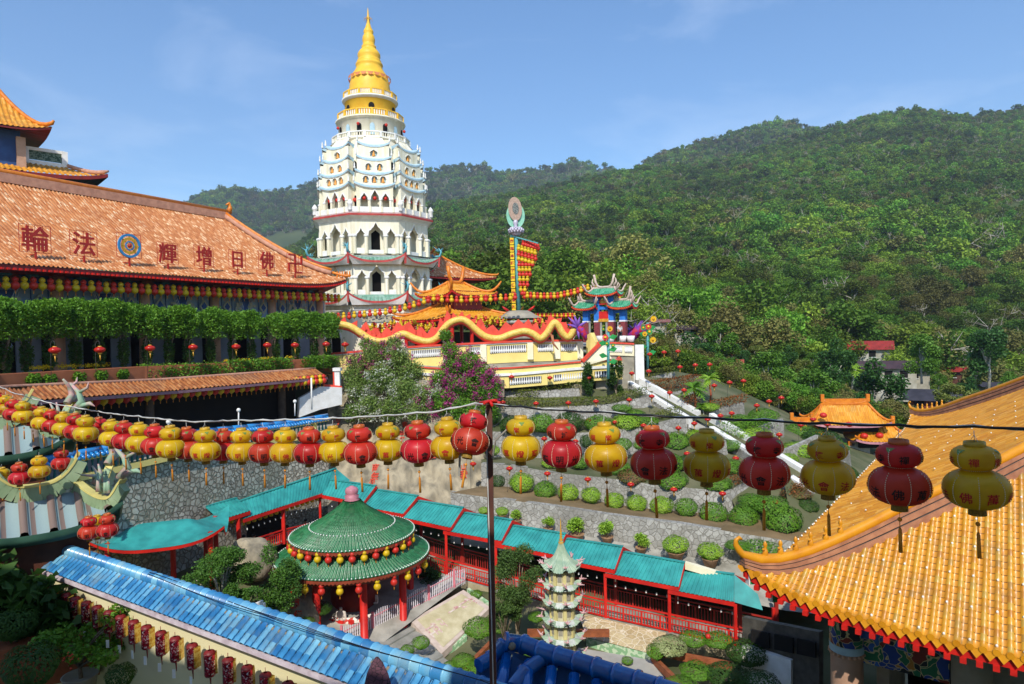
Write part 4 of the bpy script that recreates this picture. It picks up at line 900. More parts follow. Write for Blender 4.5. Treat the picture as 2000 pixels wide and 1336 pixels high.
# valley floor between the terraces and the hill
MB().grid([[pt(900, 668, 76), pt(1250, 700, 74), pt(1450, 780, 82), pt(1600, 820, 86), pt(1800, 860, 86), pt(2100, 900, 80)], [pt(-400, 660, 106), pt(1250, 692, 106), pt(1400, 738, 106), pt(1600, 779, 106), pt(1800, 820, 106), pt(2500, 866, 106)]], smooth=False).build('valley_ground', m_hill, kind='structure')
# white stairs
st = thing('garden_stairs', 'long straight garden stairs with thick white side walls', 'stairs', pt(1230, 745, 58.5))
def stair(a0, a1, b0, b1, n, par):
    """parapets along upper edge a0-a1 and lower edge b0-b1 with steps between"""
    a0, a1, b0, b1 = map(V, (a0, a1, b0, b1)); s = MB()
    for i in range(n):
        t0, t1 = i/n, (i+1)/n; A = a0+(a1-a0)*t0; A2 = a0+(a1-a0)*t1; B = b0+(b1-b0)*t0; B2 = b0+(b1-b0)*t1; z = max(A[2], B[2])*0+A[2]-.35
        q = [(A[0], A[1], z), (B[0], B[1], z), (B2[0], B2[1], z), (A2[0], A2[1], z)]; s.poly([(x, y, zz-1.2) for x, y, zz in q], 1.2, (0, 0, 1))
    s.build('steps', m_conc, par, world=True)
    for p, q in ((a0, a1), (b0, b1)):
        n_ = 10; T = [p+(q-p)*t for t in np.linspace(0, 1, n_)]
        MB().wall([t+V((0, 0, .6)) for t in T], [t-V((0, 0, 1.1)) for t in T], .5).build('parapet', m_white, par, world=True)
stair(pt(1226, 738, 58.8), pt(1362, 818, 53.5), pt(1226, 758, 57.3), pt(1345, 832, 52.2), 26, st)
stair(pt(1385, 822, 52.8), pt(1575, 938, 44.5), pt(1385, 848, 51.4), pt(1560, 960, 43.4), 30, st)
MB().poly([pt(1362, 820, 53.5), pt(1385, 824, 52.8), pt(1385, 846, 51.4), pt(1345, 835, 52.2)]).build('landing', m_conc, st, world=True)
# =============== big stone wall on the left with balustrade ===============
wl_t = P3([(-60, 985, 27.5), (75, 955, 30.5), (362, 890, 38), (560, 862, 46), (640, 846, 49)])
wl_b = P3([(-60, 1200, 27), (100, 1130, 30), (300, 1060, 37), (560, 985, 45.5), (650, 960, 48.5)])
n = 20; A = [poly_at(wl_t, i/(n-1)) for i in range(n)]; B = [(p[0], p[1], p[2]-8.5) for p in A]
MB().wall(A, B, .6).build('rubble_retaining_wall', m_rubble, label='high rubble stone wall under the yellow balustrade on the left', cat='wall')
bal = thing('terrace_balustrade', 'yellow balustrade with a blue tiled cap above the rubble wall on the left', 'balustrade', tuple(A[0]))
def along(a, b, f): a, b = V(a), V(b); return a+(b-a)*f
up = V((0, 0, 1)); base = MB(); bl = MB(); cap = MB(); tl = MB(); pl = MB()
for i in range(n-1):
    a, b = A[i], A[i+1]; base.bar(a+up*.12, b+up*.12, .5, .3); cap.bar(a+up*.98, b+up*.98, .4, .14)
    L_ = np.linalg.norm(b-a); k = max(2, int(L_/.26))
    for j in range(k): p = along(a, b, (j+.5)/k); bl.lathe([(.05, .25), (.085, .42), (.045, .62), (.075, .9)], 6, p)
    if i % 2 == 0: pl.box(a+up*.6, (.34, .34, .75))
    for s, r_ in ((0, .16),): tl.tube([a+up*1.3, b+up*1.3], r_, 8)
    d = (b-a)/L_; nrm = V((d[1], -d[0], 0))
    k = int(L_/.24)
    for j in range(k):
        p = along(a, b, (j+.5)/k); 
        for s in (-1, 1): tl.tube([p+up*1.25+nrm*s*.05, p+up*1.04+nrm*s*.42], .085, 6)
m_bluet = tilemat('blue_glazed_tile', [(0, '1f5f9a'), (.5, '2f7cb8'), (1, '4f9ccc')], rough=.3, coat=.3)
m_blueg = M('blue_glazed_ceramic', '3593cf', '1f6fb8', rough=.18, scale=2.4, coat=.6, spec=.6, lo=.3, hi=.7)
base.build('base', m_yellowp, bal, world=True); cap.build('rail', m_yellowp, bal, world=True); bl.build('balusters', m_teald, bal, world=True); pl.build('posts', m_yellowp, bal, world=True); tl.build('blue_tile_cap', m_blueg, bal, world=True)
# terrace and covered walk behind that wall
wk_t = [pt(px, py, Y) for px, py, Y in ((-60, 800, 25.5), (45, 783, 31), (350, 748, 41), (655, 718, 53))]
MB().grid([[tuple(V(p)+V((0, 0, -.05))) for p in A], [pt(-60, 850, 35), *[pt(60+630*i/(n-2), 835-40*i/(n-2), 43+16*i/(n-2)) for i in range(n-1)]]], smooth=False).build('terrace_paving', m_conc, kind='structure')
walk = thing('covered_walkway', 'dark covered walkway with a narrow orange tiled roof below the planter', 'walkway', pt(655, 800, 53))
E = [poly_at([pt(-60, 798, 25), pt(45, 784, 30), pt(350, 762, 40), (pt(640, 736, 51))], i/20) for i in range(21)]
ER = [p+V((-1.12, .6, .62)) for p in E]
Ls = [0]
for i in range(20): Ls.append(Ls[-1]+np.linalg.norm(E[i+1]-E[i]))
def ES(a, b):
    a = max(0, min(a, Ls[-1])); k = min(19, int(np.searchsorted(Ls, a, 'right'))-1); f = (a-Ls[k])/(Ls[k+1]-Ls[k]); p = E[k]+(E[k+1]-E[k])*f; q = ER[k]+(ER[k+1]-ER[k])*f; return p+(q-p)*(b/1.4)
tile_roof(ES, 0, Ls[-1], .3, lambda a: 1.4, .35, .07).build('tiles', t_brown, walk, world=True)
MB().tube(ER, .12, 6).build('ridge', m_ridgep, walk, world=True)
MB().wall([p-up*.03 for p in E], [p-up*.2 for p in E], .1).build('eave_board', M('mauve_paint', '8d6a72', '7a5a63'), walk, world=True)
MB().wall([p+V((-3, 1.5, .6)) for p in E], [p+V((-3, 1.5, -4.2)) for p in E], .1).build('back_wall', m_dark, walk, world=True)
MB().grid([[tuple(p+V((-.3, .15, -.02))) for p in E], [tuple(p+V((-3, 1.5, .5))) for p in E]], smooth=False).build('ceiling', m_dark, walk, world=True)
for px, Y in ((145, 36), (300, 41.5), (440, 46.5), (560, 50.5)):
    p = pt(px, 760, Y); p = (p[0]-.5, p[1]+.3, p[2]); MB().lathe([(.3, -4.2), (.3, .3)], 10, p).build('column', M('grey_brown_stone', '6b5c50', '54483f'), walk, world=True)
m_wx = [122, 140, 156, 172, 187, 202, 217, 232, 246, 260, 274, 287, 300, 313, 325, 338, 350, 363, 374, 386, 398, 409, 420, 431, 442, 452, 462, 472, 482, 491, 500, 510, 519, 528, 537, 546, 555, 563, 571, 579, 587, 594, 602, 610, 617, 625, 632]
def ywalk(px): return np.interp(px, [45, 122, 300, 491, 640], [31, 33.2, 39.2, 46, 51])-.35
pts = [pt(px, np.interp(px, [122, 300, 491, 632], [789, 774, 757.5, 743]), ywalk(px)) for px in m_wx][::-1]
lantern_row(pts, 'gourd lanterns under the walkway eave', 'under the narrow walkway roof', 'right', sc=.95, first='red', cable=m_blackcable, cablelabel='dark cable holding the lantern row under the walkway roof')
# planter
plt = thing('orange_planter', 'long reddish orange planter wall in front of the hall', 'planter', pt(650, 720, 54))
PT = P3([(-60, 733, 31), (8, 731, 33.5), (300, 715, 42), (575, 703, 51), (652, 699, 54)]); PT = [poly_at(PT, i/12) for i in range(13)]
MB().wall(PT, [p-up*1.35 for p in PT], .8).build('planter_wall', M('terracotta_paint', 'b06a45', '9a5837', rough=.8, scale=1.1), plt, world=True)
MB().grid([[tuple(p-up*.03) for p in PT], [H(43-43*i/12, 1.3, -2.3) for i in range(13)]], smooth=False).build('terrace_paving', m_conc, kind='structure')
MB().grid([[tuple(p-up*1.3) for p in PT], [tuple(p) for p in [ER[int(i*20/12)] for i in range(13)]]], smooth=False).build('planter_soil', m_soil, plt, world=True)
fm = None
def bushmesh(seed, rx, ry, rz_, n, size, mat, flat=0, shell=.75):
    q = np.random.RandomState(seed); bl_ = [(0, 0, 0, rx*.8, ry*.8, rz_*.8)]+[(rx*.5*math.cos(a), ry*.5*math.sin(a), rz_*q.uniform(-.1, .4), rx*.45, ry*.45, rz_*.5) for a in np.arange(0, 6.28, .9)]
    P = blobpts(n, bl_, seed, shell)
    if flat: P[:, 2] = np.where(P[:, 2] > rz_*flat, rz_*flat+.04*q.normal(size=len(P)), P[:, 2])
    v, f = leaves(P, size, seed=seed); return npmesh('foliage', v, f, mat)
ferns = [(60, 744, 26), (90, 746, 28), (147, 740, 30), (190, 737, 30), (235, 734, 26)]
fernme = bushmesh(5, .55, .5, .5, 1500, .08, m_fmid)
for i, (px, py, w_) in enumerate(ferns):
    Y = np.interp(px, [8, 300], [33.3, 41.8]); o = linkmesh('hanging_fern', fernme, loc=pt(px, py, Y), label='bushy green fern spilling over the orange planter, %s from the left' % ordw(i+1), cat='fern', group='ferns on the orange planter'); o.scale = (w_/28,)*3
for i, (x0, x1, y0, y1) in enumerate(((273, 436, 729, 722), (446, 530, 718, 713), (532, 562, 712, 711), (596, 655, 709, 706), (700, 700, 1, 1))):
    if x0 == 700: break
    a = V(pt(x0, y0, np.interp(x0, [300, 650], [41.6, 53.4]))); b = V(pt(x1, y1, np.interp(x1, [300, 650], [41.6, 53.4]))); L_ = np.linalg.norm(b-a); q = np.random.RandomState(i)
    P = a+(b-a)*q.uniform(0, 1, (int(L_*900), 1))+blobpts(int(L_*900), [(0, 0, 0, .5, .5, .55)], i, .7); v, f = leaves(P-a, .08, seed=i); linkmesh('trimmed_hedge', npmesh('foliage', v, f, m_fmid), loc=tuple(a), label=('longest green hedge over the orange planter', 'medium green hedge over the orange planter', 'short green hedge between two bare bits of planter', 'green hedge at the right end of the orange planter')[i], cat='hedge')
# trimmed trees in front of the hall
tts = [(-20, 66), (12, 60), (52, 66), (98, 74), (148, 66), (195, 70), (242, 66), (288, 74), (330, 66), (368, 60), (412, 60), (455, 66), (492, 56), (540, 60), (578, 56), (615, 54), (640, 44)]
kinds = []
for k in range(3):
    q = np.random.RandomState(50+k); bl_ = [(q.uniform(-.6, .6), q.uniform(-.5, .5), 2.75+q.uniform(-.35, .45), .6, .6, .5) for _ in range(9)]
    v, f = leaves(blobpts(9000, bl_, k, .6), .075, seed=k, up=.2); 
    vv = bl_; P = np.array([(b_[0]+q.normal()*.35, b_[1]+q.normal()*.35, b_[2]-.4-q.uniform(0, .7)) for b_ in bl_ for _ in range(150)]); v2, f2 = leaves(P, .07, seed=k+9)
    me = npmesh('tree_crown', np.vstack([v, v2]), np.vstack([f, f2+len(v)]), m_fmid)
    tb = MB(); 
    for j in range(4): tb.tube([(q.uniform(-.15, .15), q.uniform(-.1, .1), 0), (q.uniform(-.2, .2), q.uniform(-.2, .2), 1.1), bl_[j][:3]], [.09, .06, .03], 5)
    vy = leaves(blobpts(900, [(0, 0, .7, .32, .3, .9)], k+20, .5), .08, seed=k+30)
    kinds.append((me, tb.mesh('tree_trunk', m_bark), npmesh('climbing_leaves', vy[0], vy[1], m_fdark)))
for i, (px, w_) in enumerate(tts):
    Y = np.interp(px, [-20, 8, 300, 650], [34, 35, 43.5, 54.5]); p = ptz(px, 700, -2.2) if 0 else pt(px, np.interp(px, [0, 300, 650], [722, 708, 697]), Y)
    t = thing('trimmed_tree', 'round topped green tree trained over the planter, %s from the left' % ordw(i+1), 'tree', p, rnd.uniform(0, 6), 'trimmed trees in front of the hall', sc=np.interp(px, [0, 300, 650], [.98, 1.08, 1.0])*rnd.uniform(.95, 1.08))
    a, b, c = kinds[i % 3]; linkmesh('crown', a, t); linkmesh('trunk', b, t); linkmesh('climbing_leaves', c, t)
# yellow flower pots line
for i, (x0, x1) in enumerate(((62, 100), (115, 160), (165, 212), (437, 445), (455, 487), (505, 545), (558, 577))):
    a = V(pt(x0, np.interp(x0, [60, 212, 437, 577], [718, 712, 704.5, 697]), np.interp(x0, [8, 650], [34.5, 54.5]))); b = V(pt(x1, np.interp(x1, [60, 212, 437, 577], [718, 712, 704.5, 697]), np.interp(x1, [8, 650], [34.5, 54.5]))); n_ = max(60, int(np.linalg.norm(b-a)*160)); q = np.random.RandomState(i)
    v, f = leaves(a+(b-a)*q.uniform(0, 1, (n_, 1))+q.normal(size=(n_, 3))*(.08, .08, .06)-a, .05, seed=i); linkmesh('yellow_flowers', npmesh('petals', v, f, M('yellow_petals', 'f0d21c', 'e8c010', transl=.3)), loc=tuple(a), label='row of yellow flowers along the planter, %s from the left' % ordw(i+1), cat='flowers')
# =============== yellow terrace, dragon, gate, pavilions ===============
ytd = thing('yellow_terrace', 'yellow two level terrace wall with white balustrades and coral coping', 'terrace', pt(960, 700, 58))
def bands(T, specs):
    """stack of wall bands under polyline T: (name, drop0, drop1, proud, material)"""
    for nm, d0, d1, pr, m_ in specs:
        A = [V(p)+V((0, -pr, -d0)) for p in T]; B = [V(p)+V((0, -pr, -d1)) for p in T]; MB().wall(A, B, .35+pr).build(nm, m_, ytd, world=True)
def balus(T, t0, t1, z0, z1, n, pr=.05, back=None):
    a, b = V(poly_at(T, t0)), V(poly_at(T, t1)); mb = MB()
    for k in range(n):
        p = a+(b-a)*((k+.5)/n)+V((0, -pr, 0)); h = z1-z0
        mb.lathe([(.05, -z1), (.1, -z1+h*.25), (.1, -z1+h*.35), (.045, -z1+h*.65), (.06, -z1+h*.9), (.08, -z1+h)], 7, tuple(p))
    mb.v = [(x, y, z) for x, y, z in mb.v]; mb.build('balusters', m_white, ytd, world=True)
    db = [a+V((0, -pr+.14, -z1+.0)), b+V((0, -pr+.14, -z1))]; dk = MB().poly([a+V((0, -.035-pr+.03, -z0)), b+V((0, -.035-pr+.03, -z0)), b+V((0, -.035-pr+.03, -z1)), a+V((0, -.035-pr+.03, -z1))]); dk.build('baluster_gap', back or m_dark, ytd, world=True)
U1 = P3([(640, 690, 55.8), (800, 676, 56), (947, 668, 56.2), (1040, 664, 57), (1137, 663, 58)])
U1 = smooth_poly(U1, 4)
m_greyst = M('grey_rendered_stone', 'a8a08d', '8c8676', rough=.85, scale=1.2, bump=.2)
bands(U1, [('coping', 0, .16, .16, m_coral), ('white_band', .16, .24, .1, m_white), ('upper_wall', .24, 1.85, 0, m_yellowp), ('grey_base', 1.85, 3.2, -.06, m_greyst)])
LU = [np.linalg.norm(V(U1[i+1])-V(U1[i])) for i in range(len(U1)-1)]
def tat(T, px):
    best = min(range(201), key=lambda i: abs(1000+F*poly_at(T, i/200)[0]/poly_at(T, i/200)[1]-px)); return best/200
for x0, x1, n_ in ((803, 860, 16), (917, 938, 6), (956, 1027, 17), (1049, 1081, 9), (1094, 1127, 9)): balus(U1, tat(U1, x0), tat(U1, x1), .38, 1.0, n_)
for x in (944, 1036, 1087, 1133, 870): p = poly_at(U1, tat(U1, x)); MB().box((p[0], p[1]-.1, p[2]-.95), (.5, .3, 1.4)).build('pier', m_cream, ytd, world=True)
# middle ledge and lower wall
U2 = smooth_poly(P3([(790, 712, 55), (860, 718, 55.2), (975, 718, 55.6), (1060, 712, 56), (1125, 706, 56.4), (1215, 701, 57.6)]), 4)
U2b = [V(p)+V((0, 2.0, .1)) for p in U2]
MB().grid([[tuple(p) for p in U2], [tuple(p) for p in U2b]], smooth=False).build('ledge', m_conc, ytd, world=True)
bands(U2, [('coping', 0, .12, .12, m_coral), ('lower_wall', .12, 1.75, 0, m_yellowp)])
bands([V(p)+V((0, -.03, -.5)) for p in U2], [('white_band', 0, .22, .1, m_white)])
for x0, x1, n_ in ((993, 1055, 14), (1080, 1150, 16), (1160, 1200, 8)): balus(U2, tat(U2, x0), tat(U2, x1), .95, 1.5, n_)
# gate platform at the right end
GP = P3([(1163, 668, 57.5), (1200, 668, 57.8), (1238, 670, 58.2)]); bands(GP, [('coping', 0, .14, .12, m_coral), ('parapet', .14, 1.15, 0, m_cream)])
bands([V(p)+V((0, .1, -1.15)) for p in P3([(1163, 668, 57.5), (1215, 668, 58), (1238, 670, 58.2)])], [('rubble_part', 0, 3.6, 0, m_greyst)])
balus(GP, .1, .68, .3, .85, 12, back=m_white); balus(GP, .75, .95, .3, .85, 5, back=m_white)
p = pt(1248, 690, 58.2); MB().box((p[0], p[1], p[2]-.9), (.75, .6, 3.3)).build('end_pier', m_white, ytd, world=True); MB().box((p[0], p[1], p[2]-3.4), (.8, .66, 2.2)).build('end_pier_base', m_conc, ytd, world=True)
MB().wall(P3([(1145, 655, 58), (1153, 650, 57.5), (1163, 668, 57.2)]), P3([(1145, 702, 58), (1153, 705, 57.5), (1163, 710, 57.2)]), .5).build('curved_pier', m_yellowp, ytd, world=True)
MB().bar(pt(1175, 668, 57), pt(1137, 706, 56.2), .3, .25).build('stair_rail_coping', m_coral, ytd, world=True)
MB().wall([pt(1175, 671, 57.05), pt(1137, 709, 56.25)][::-1], [pt(1195, 700, 57.05), pt(1137, 716, 56.25)][::-1], .3).build('stair_side', m_cream, ytd, world=True)
MB().poly([(-11, 58.5, -1.65), (-10, 76, -1.65), (11.5, 76, -1.65), (10.8, 58.5, -1.65), (6, 58, -1.65), (0, 57, -1.65)]).build('terrace_paving', m_conc, kind='structure')
MB().poly([(-30, 62, -2.9), (-30, 90, -2.9), (13, 90, -3.1), (11.2, 58.5, -3.2), (6, 58, -3.2), (-10, 56.5, -3.2), (-13, 55.9, -3.2)]).build('terrace_ground', m_conc, kind='structure')
MB().poly([(-60, 50, -3.4), (-60, 106, -3.2), (14, 106, -3.4), (13, 76, -5), (12, 62, -4), (6, 60, -4)]).build('valley_ground', m_soil, kind='structure')
# dragon along the parapet
DC = [(650, 632), (682, 637), (707, 652), (724, 663), (745, 667), (765, 662), (787, 652), (812, 662), (835, 667), (853, 660), (866, 643), (880, 630), (900, 624), (915, 630), (931, 645), (950, 658), (975, 661), (1000, 652), (1024, 647), (1041, 652), (1055, 661), (1067, 652), (1076, 638), (1083, 630), (1091, 637), (1100, 652), (1111, 658), (1122, 642), (1130, 636)]
drg = thing('dragon_statue', 'long yellow wavy dragon with coral fins on the yellow terrace wall', 'dragon statue', pt(900, 680, 56.6))
DP = smooth_poly([pt(x, y, 56.0+.0015*(x-650)) for x, y in DC], 5)
m_dy = M('dragon_yellow_scales', 'e6c664', 'd6b04a', rough=.5, scale=9, mode='voronoi', lo=.2, hi=.8)
MB().tube(DP, [.29]*len(DP), 12).build('body', m_dy, drg, world=True)
MB().tube([p+V((0, .12, -.14)) for p in DP], .3, 8).build('belly', m_coral, drg, world=True)
fin = MB()
for i in range(3, len(DP)-3, 3):
    d = DP[i+1]-DP[i-1]; d /= np.linalg.norm(d); n_ = V((-d[2], 0, d[0])); n_ = n_ if n_[2] > -.2 else -n_; c = DP[i]+V((0, .15, 0))
    fin.poly([tuple(c-d*.42), tuple(c+d*.42), tuple(c+n_*.72+d*.1)], .08, (0, 1, 0))
hgt = [(718, 658, 630), (760, 660, 640), (835, 663, 640), (890, 625, 606), (945, 655, 630), (1000, 650, 633), (1055, 660, 625), (1083, 630, 612)]
fin.build('fins', m_coral, drg, world=True)
cp = MB()
for a, b in zip(DC, DC[1:]):
    if b[0] > 1125 or a[0] < 700: continue
    ya, yb = max(a[1], 618), max(b[1], 618); c = pt(a[0], ya, 56.6); d = pt(b[0], yb, 56.6); e = pt(b[0], 670, 56.6); f = pt(a[0], 670, 56.6); 
    if a[1] > 640: cp.poly([c, pt(a[0], a[1]-16, 56.6), pt((a[0]+b[0])/2, min(a[1], b[1])-24, 56.6), pt(b[0], b[1]-14, 56.6), d], .1, (0, 1, 0))
cp.build('flame_crest', m_coral, drg, world=True)
hd = MB(); c = V(pt(1128, 640, 56.5)); hd.tube([c, c+V((.3, 0, -.2)), c+V((.55, -.1, -.6)), c+V((.7, -.1, -1.1))], [.3, .34, .28, .1], 8); hd.build('head', M('dragon_head_red', 'b3203a', '7b2a8a', scale=3, lo=.45, hi=.55), drg, world=True)
whm = MB()
for dx, dz, l in ((-.8, .9, .1), (-.3, 1.1, .1), (.2, .9, .1), (.5, -.6, .1), (-.9, .3, .1), (.8, .5, .1), (.1, -1.0, .1)): whm.tube([c, c+V((dx*.5, -.15, dz*.6)), c+V((dx, -.2, dz))], [.16, .12, .02], 5)
whm.build('whiskers', M('purple_paint', '8d63b5', '7546a3'), drg, world=True)
leg = MB(); c = V(pt(1078, 655, 55.6)); leg.tube([c, c+V((.1, -.1, -.7)), c+V((.5, -.2, -1.2))], [.14, .1, .05], 6).tube([c, c+V((-.3, 0, .2))], [.1, .03], 5)
leg.build('claw', M('orange_brown_claw', 'b8763a', '9a5f52'), drg, world=True)
# second dragon head seen behind the gate
d2 = thing('dragon_statue', 'purple and red dragon head rearing behind the gate on the terrace', 'dragon statue', pt(1255, 668, 61)); q = np.random.RandomState(3); c = V(pt(1240, 650, 61)); hb = MB(); hb.tube([c+V((-.6, .5, -.6)), c, c+V((.5, 0, .3)), c+V((1.0, 0, 0))], [.5, .55, .45, .2], 8); hb.build('head', MATS['dragon_head_red'], d2, world=True)
sp_ = MB()
for k in range(14):
    a = q.uniform(-.6, 2.6); l = q.uniform(.8, 1.7); sp_.tube([c, c+V((math.cos(a)*l*.5, 0, math.sin(a)*l*.45)), c+V((math.cos(a)*l, q.uniform(-.2, .2), math.sin(a)*l*.8))], [.14, .12, .02], 5)
sp_.build('mane', MATS['purple_paint'], d2, world=True)
# paifang gate
gate = thing('temple_gate', 'blue and red temple gate with swept green and pink roofs on the terrace', 'gate', pt(1182, 668, 60.5), R(-28))
bp = MB(); rp = MB(); sl = MB(); wb = MB()
for x, h in ((-2.0, 3.6), (-.75, 4.9), (.75, 4.9), (2.0, 3.6)):
    rp.box((x, 0, 1.05), (.62, .7, 2.1)); bp.box((x, 0, 2.1+(h-2.1)/2), (.6, .68, h-2.1)); wb.box((x, 0, 2.14), (.68, .76, .14)); sl.box((x+.45 if x < 0 else x-.45, -.3, 1.05), (.2, .1, 2.0))
bp.box((0, 0, 3.5), (1.2, .5, .3)); bp.box((-1.4, 0, 3.1), (.8, .4, .3)).box((1.4, 0, 3.1), (.8, .4, .3))
rp.build('brick_pillar_bases', M('dark_red_wall_tile', '8a3a3c', '733032', scale=6), gate); bp.build('blue_pillars', M('bright_blue_paint', '2f7fd0', '2568b8'), gate); wb.build('white_bands', m_white, gate); sl.build('grey_tablets', m_conc, gate)
MB().box((0, -.3, 2.75), (1.0, .12, .8)).box((0, -.3, 4.1), (.9, .12, .5)).build('red_plaques', m_red, gate); MB().box((0, -.38, 2.25), (1.1, .1, .3)).box((0, -.38, 4.15), (.6, .08, .28)).build('gold_plaques', m_gold, gate)
for cx, La, z in ((0, 1.75, 4.85), (-1.95, 1.35, 3.5), (1.95, 1.35, 3.5)):
    e = MB()
    class _R: pass
    sub = bpy.data.objects.new('roof', None); COL.objects.link(sub); sub.parent = gate; sub.location = (cx, 0, 0); LOC[sub.name] = (Vector((0, 0, 0)), 0, 1); sub.empty_display_size = .1
    hip_roof(sub, La, 1.05, La*.62, .75, z, .35, t_green2, pitch=.22, db=.35, h=.04, ridge=M('pale_pink_ridge', 'cdb9a8', 'b39a8c', scale=4), eave=m_red, under=m_dred, rr=.1, horns=1.2, p=3)
    dots = MB()
    for k in range(int(La*2/.2)): x = -La+.1+k*.2; dots.ball((x, -1.07, z-.12+zroof(x, 1.05, La, 1.05, La*.62, .75, .35, 3)), .05, 5, 4)
    dots.build('eave_lamps', m_gold, sub)
    for s in (-1, 1):
        hr = MB(); hr.tube([(s*La*.6, 0, z+.9), (s*La*.75, 0, z+1.35), (s*La*.7, 0, z+1.75)], [.16, .1, .03], 6).tube([(s*La*.98, -.9, z+.5), (s*La*1.15, -1.0, z+.9), (s*La*1.05, -1, z+1.2)], [.1, .07, .02], 5); hr.build('ridge_ornament', MATS['pale_pink_ridge'], sub)
gate.scale = (.88,)*3
# orange pavilion with two roofs, corner towards the viewer
def pav(name, label, cx, cy, z0, La, Lb, rh, rise, z, lift, rz, tile=t_amber, wallm=m_red, h=3.2, pitch=.35, ridge=None, horns=1.0, upper=None, cols=True, **kw):
    t = thing(name, label, 'pavilion', (cx, cy, z0), rz); hip_roof(t, La, Lb, rh, rise, z-z0, lift, tile, pitch=pitch, ridge=ridge or m_ridge, horns=horns, eave=m_red, under=m_dred, **kw)
    if upper:
        La2, Lb2, rh2, rise2, z2, lift2 = upper; s2 = bpy.data.objects.new('upper_roof', None); COL.objects.link(s2); s2.parent = t; LOC[s2.name] = (Vector((0, 0, 0)), 0, 1); s2.empty_display_size = .1
        hip_roof(s2, La2, Lb2, rh2, rise2, z2-z0, lift2, tile, pitch=pitch*.8, ridge=m_ridge, horns=horns*1.4, eave=m_red, under=m_dred, **kw); MB().box((0, 0, (z2+z)/2-z0+.2), (La2*1.2, Lb2*1.2, z2-z+.6)).build('upper_wall', m_dred, s2)
    if cols:
        for sx in (-1, -.33, .33, 1):
            for sy in (-1, 1): MB().lathe([(.18, 0), (.18, z-z0+.2)], 8, (sx*La*.78, sy*Lb*.78, 0)).build('column', wallm, t)
    return t
c = pt(893, 650, 64)
pav('lantern_pavilion', 'orange roofed pavilion with two tiers behind the wavy dragon', c[0], c[1], -1.7, 4.6, 4.2, 1.4, 1.7, 1.0, .45, R(47), upper=(3.0, 2.7, 1.0, 1.3, 3.2, .5))
c = pt(812, 600, 66)
# roof behind the pagoda
c = pt(815, 530, 84); pav('temple_hall', 'brownish tiled temple roof peeping out right behind the pagoda', c[0], c[1], -2, 8.5, 6, 4, 3.2, (645-548)/1300*82, .3, R(-48), tile=t_hall, pitch=.4, cols=False, horns=.6)
# white curly ridge wall behind the hedge, left of the arch
# lantern tiers under the pavilion eaves: hundreds of small ones read as one mass
lm = [MB(), MB()]; q = np.random.RandomState(5)
def massrow(x0, x1, y0, y1, Y0, Y1, n):
    for i in range(n):
        px, py = q.uniform(x0, x1), q.uniform(y0, y1); p = pt(px, py, q.uniform(Y0, Y1)); k = 0 if q.uniform() < .3 else 1
        lm[k].lathe([(.03, .17), (.1, .14), (.11, .08), (.06, .02), (.14, -.04), (.15, -.1), (.1, -.17), (.03, -.19)][::-1], 6, p)
massrow(712, 762, 632, 650, 58.5, 62, 70); massrow(762, 855, 628, 645, 58.5, 62, 130); massrow(925, 990, 618, 634, 59, 62, 80); massrow(1038, 1078, 622, 636, 59, 61, 45)
for k in (0, 1): lm[k].build('hanging_lantern_mass', (m_lr, m_ly)[k], label=('tiny red lanterns', 'tiny yellow lanterns')[k]+' crowded under the orange pavilion eaves behind the dragon', cat='lanterns', kind='stuff')
# tiered stone lotus behind the dragon and the lantern mast
lot = thing('tiered_pedestal', 'round tiered stone pedestal below the lantern mast', 'pedestal', pt(1014, 668, 62)); Z = lambda y: pt(1014, y, 62)[2]-pt(1014, 668, 62)[2]
for i in range(5): MB().lathe([(2.1, Z(662-i*7.5)), (2.2, Z(660-i*7.5)), (2.15, Z(656.5-i*7.5)), (1.9, Z(656-i*7.5))], 28).build('tier', (m_conc, m_dred)[i % 2] if i else m_conc, lot); 
MB().lathe([(2.2, Z(622)), (1.6, Z(616)), (1.2, Z(610)), (.9, Z(607)), (.1, Z(606))], 28).build('cap', m_greyst, lot)
for s in (-1, 1): MB().tube([(s*.9, 0, Z(608)), (s*1.3, -.2, Z(602)), (s*1.5, -.2, Z(598))], [.14, .12, .04], 5).build('curl', m_red, lot)
mast = thing('lantern_mast', 'tall turquoise mast with a haloed lotus disc and yellow character plates', 'mast', pt(1014, 606, 62)); b0 = V(pt(1013, 606, 62)); t0 = V(pt(1008, 463, 62))
m_turq = M('turquoise_pole_paint', '5fa5a3', '4c8f90', rough=.5)
MB().tube([b0, t0], [.2, .17], 10).build('pole', m_turq, mast, world=True)
arm = MB(); arm.bar(pt(997, 460, 62), pt(1051, 475, 61.2), .1).bar(pt(998, 462, 62), pt(1003, 600, 62), .06); arm.build('arm', m_turq, mast, world=True)
rz_ = MB(); yl = MB(); ch = []
tx = MB()
for i, chh in enumerate('南無本師釋迦佛光普照'):
    y = 471+i*14.3; p = pt(999.5+i*.45, y, 61.8); MB().box(p, (.36, .06, .6)).build('yellow_plate', M('plate_yellow', 'eec31c', 'e3b414'), mast, world=True)
    m_ = text_mb(chh, .34, bold=.03); m_.v = [(x+p[0], y_+p[1]-.045, z+p[2]) for x, y_, z in m_.v]; tx.merge(m_)
tx.build('plate_characters', M('character_red', 'b5321c'), mast, world=True)
lb = MB(); q = np.random.RandomState(2)
c = V(pt(1008, 452, 62))
for j, (r_, dz) in enumerate(((.6, -.05), (.66, .1), (.5, .26))):
    for k in range(14): a = k*.449+j*.2; lb.ball((c[0]+r_*math.cos(a), c[1]+r_*math.sin(a), c[2]+dz), .13, 6, 5)
lb.lathe([(.3, -.4), (.55, -.1), (.5, .3), (.2, .4)], 14, tuple(c)); lb.build('lotus', M('silver_lilac_petals', 'c9c2d0', 'a9a2b2', rough=.4), mast, world=True)
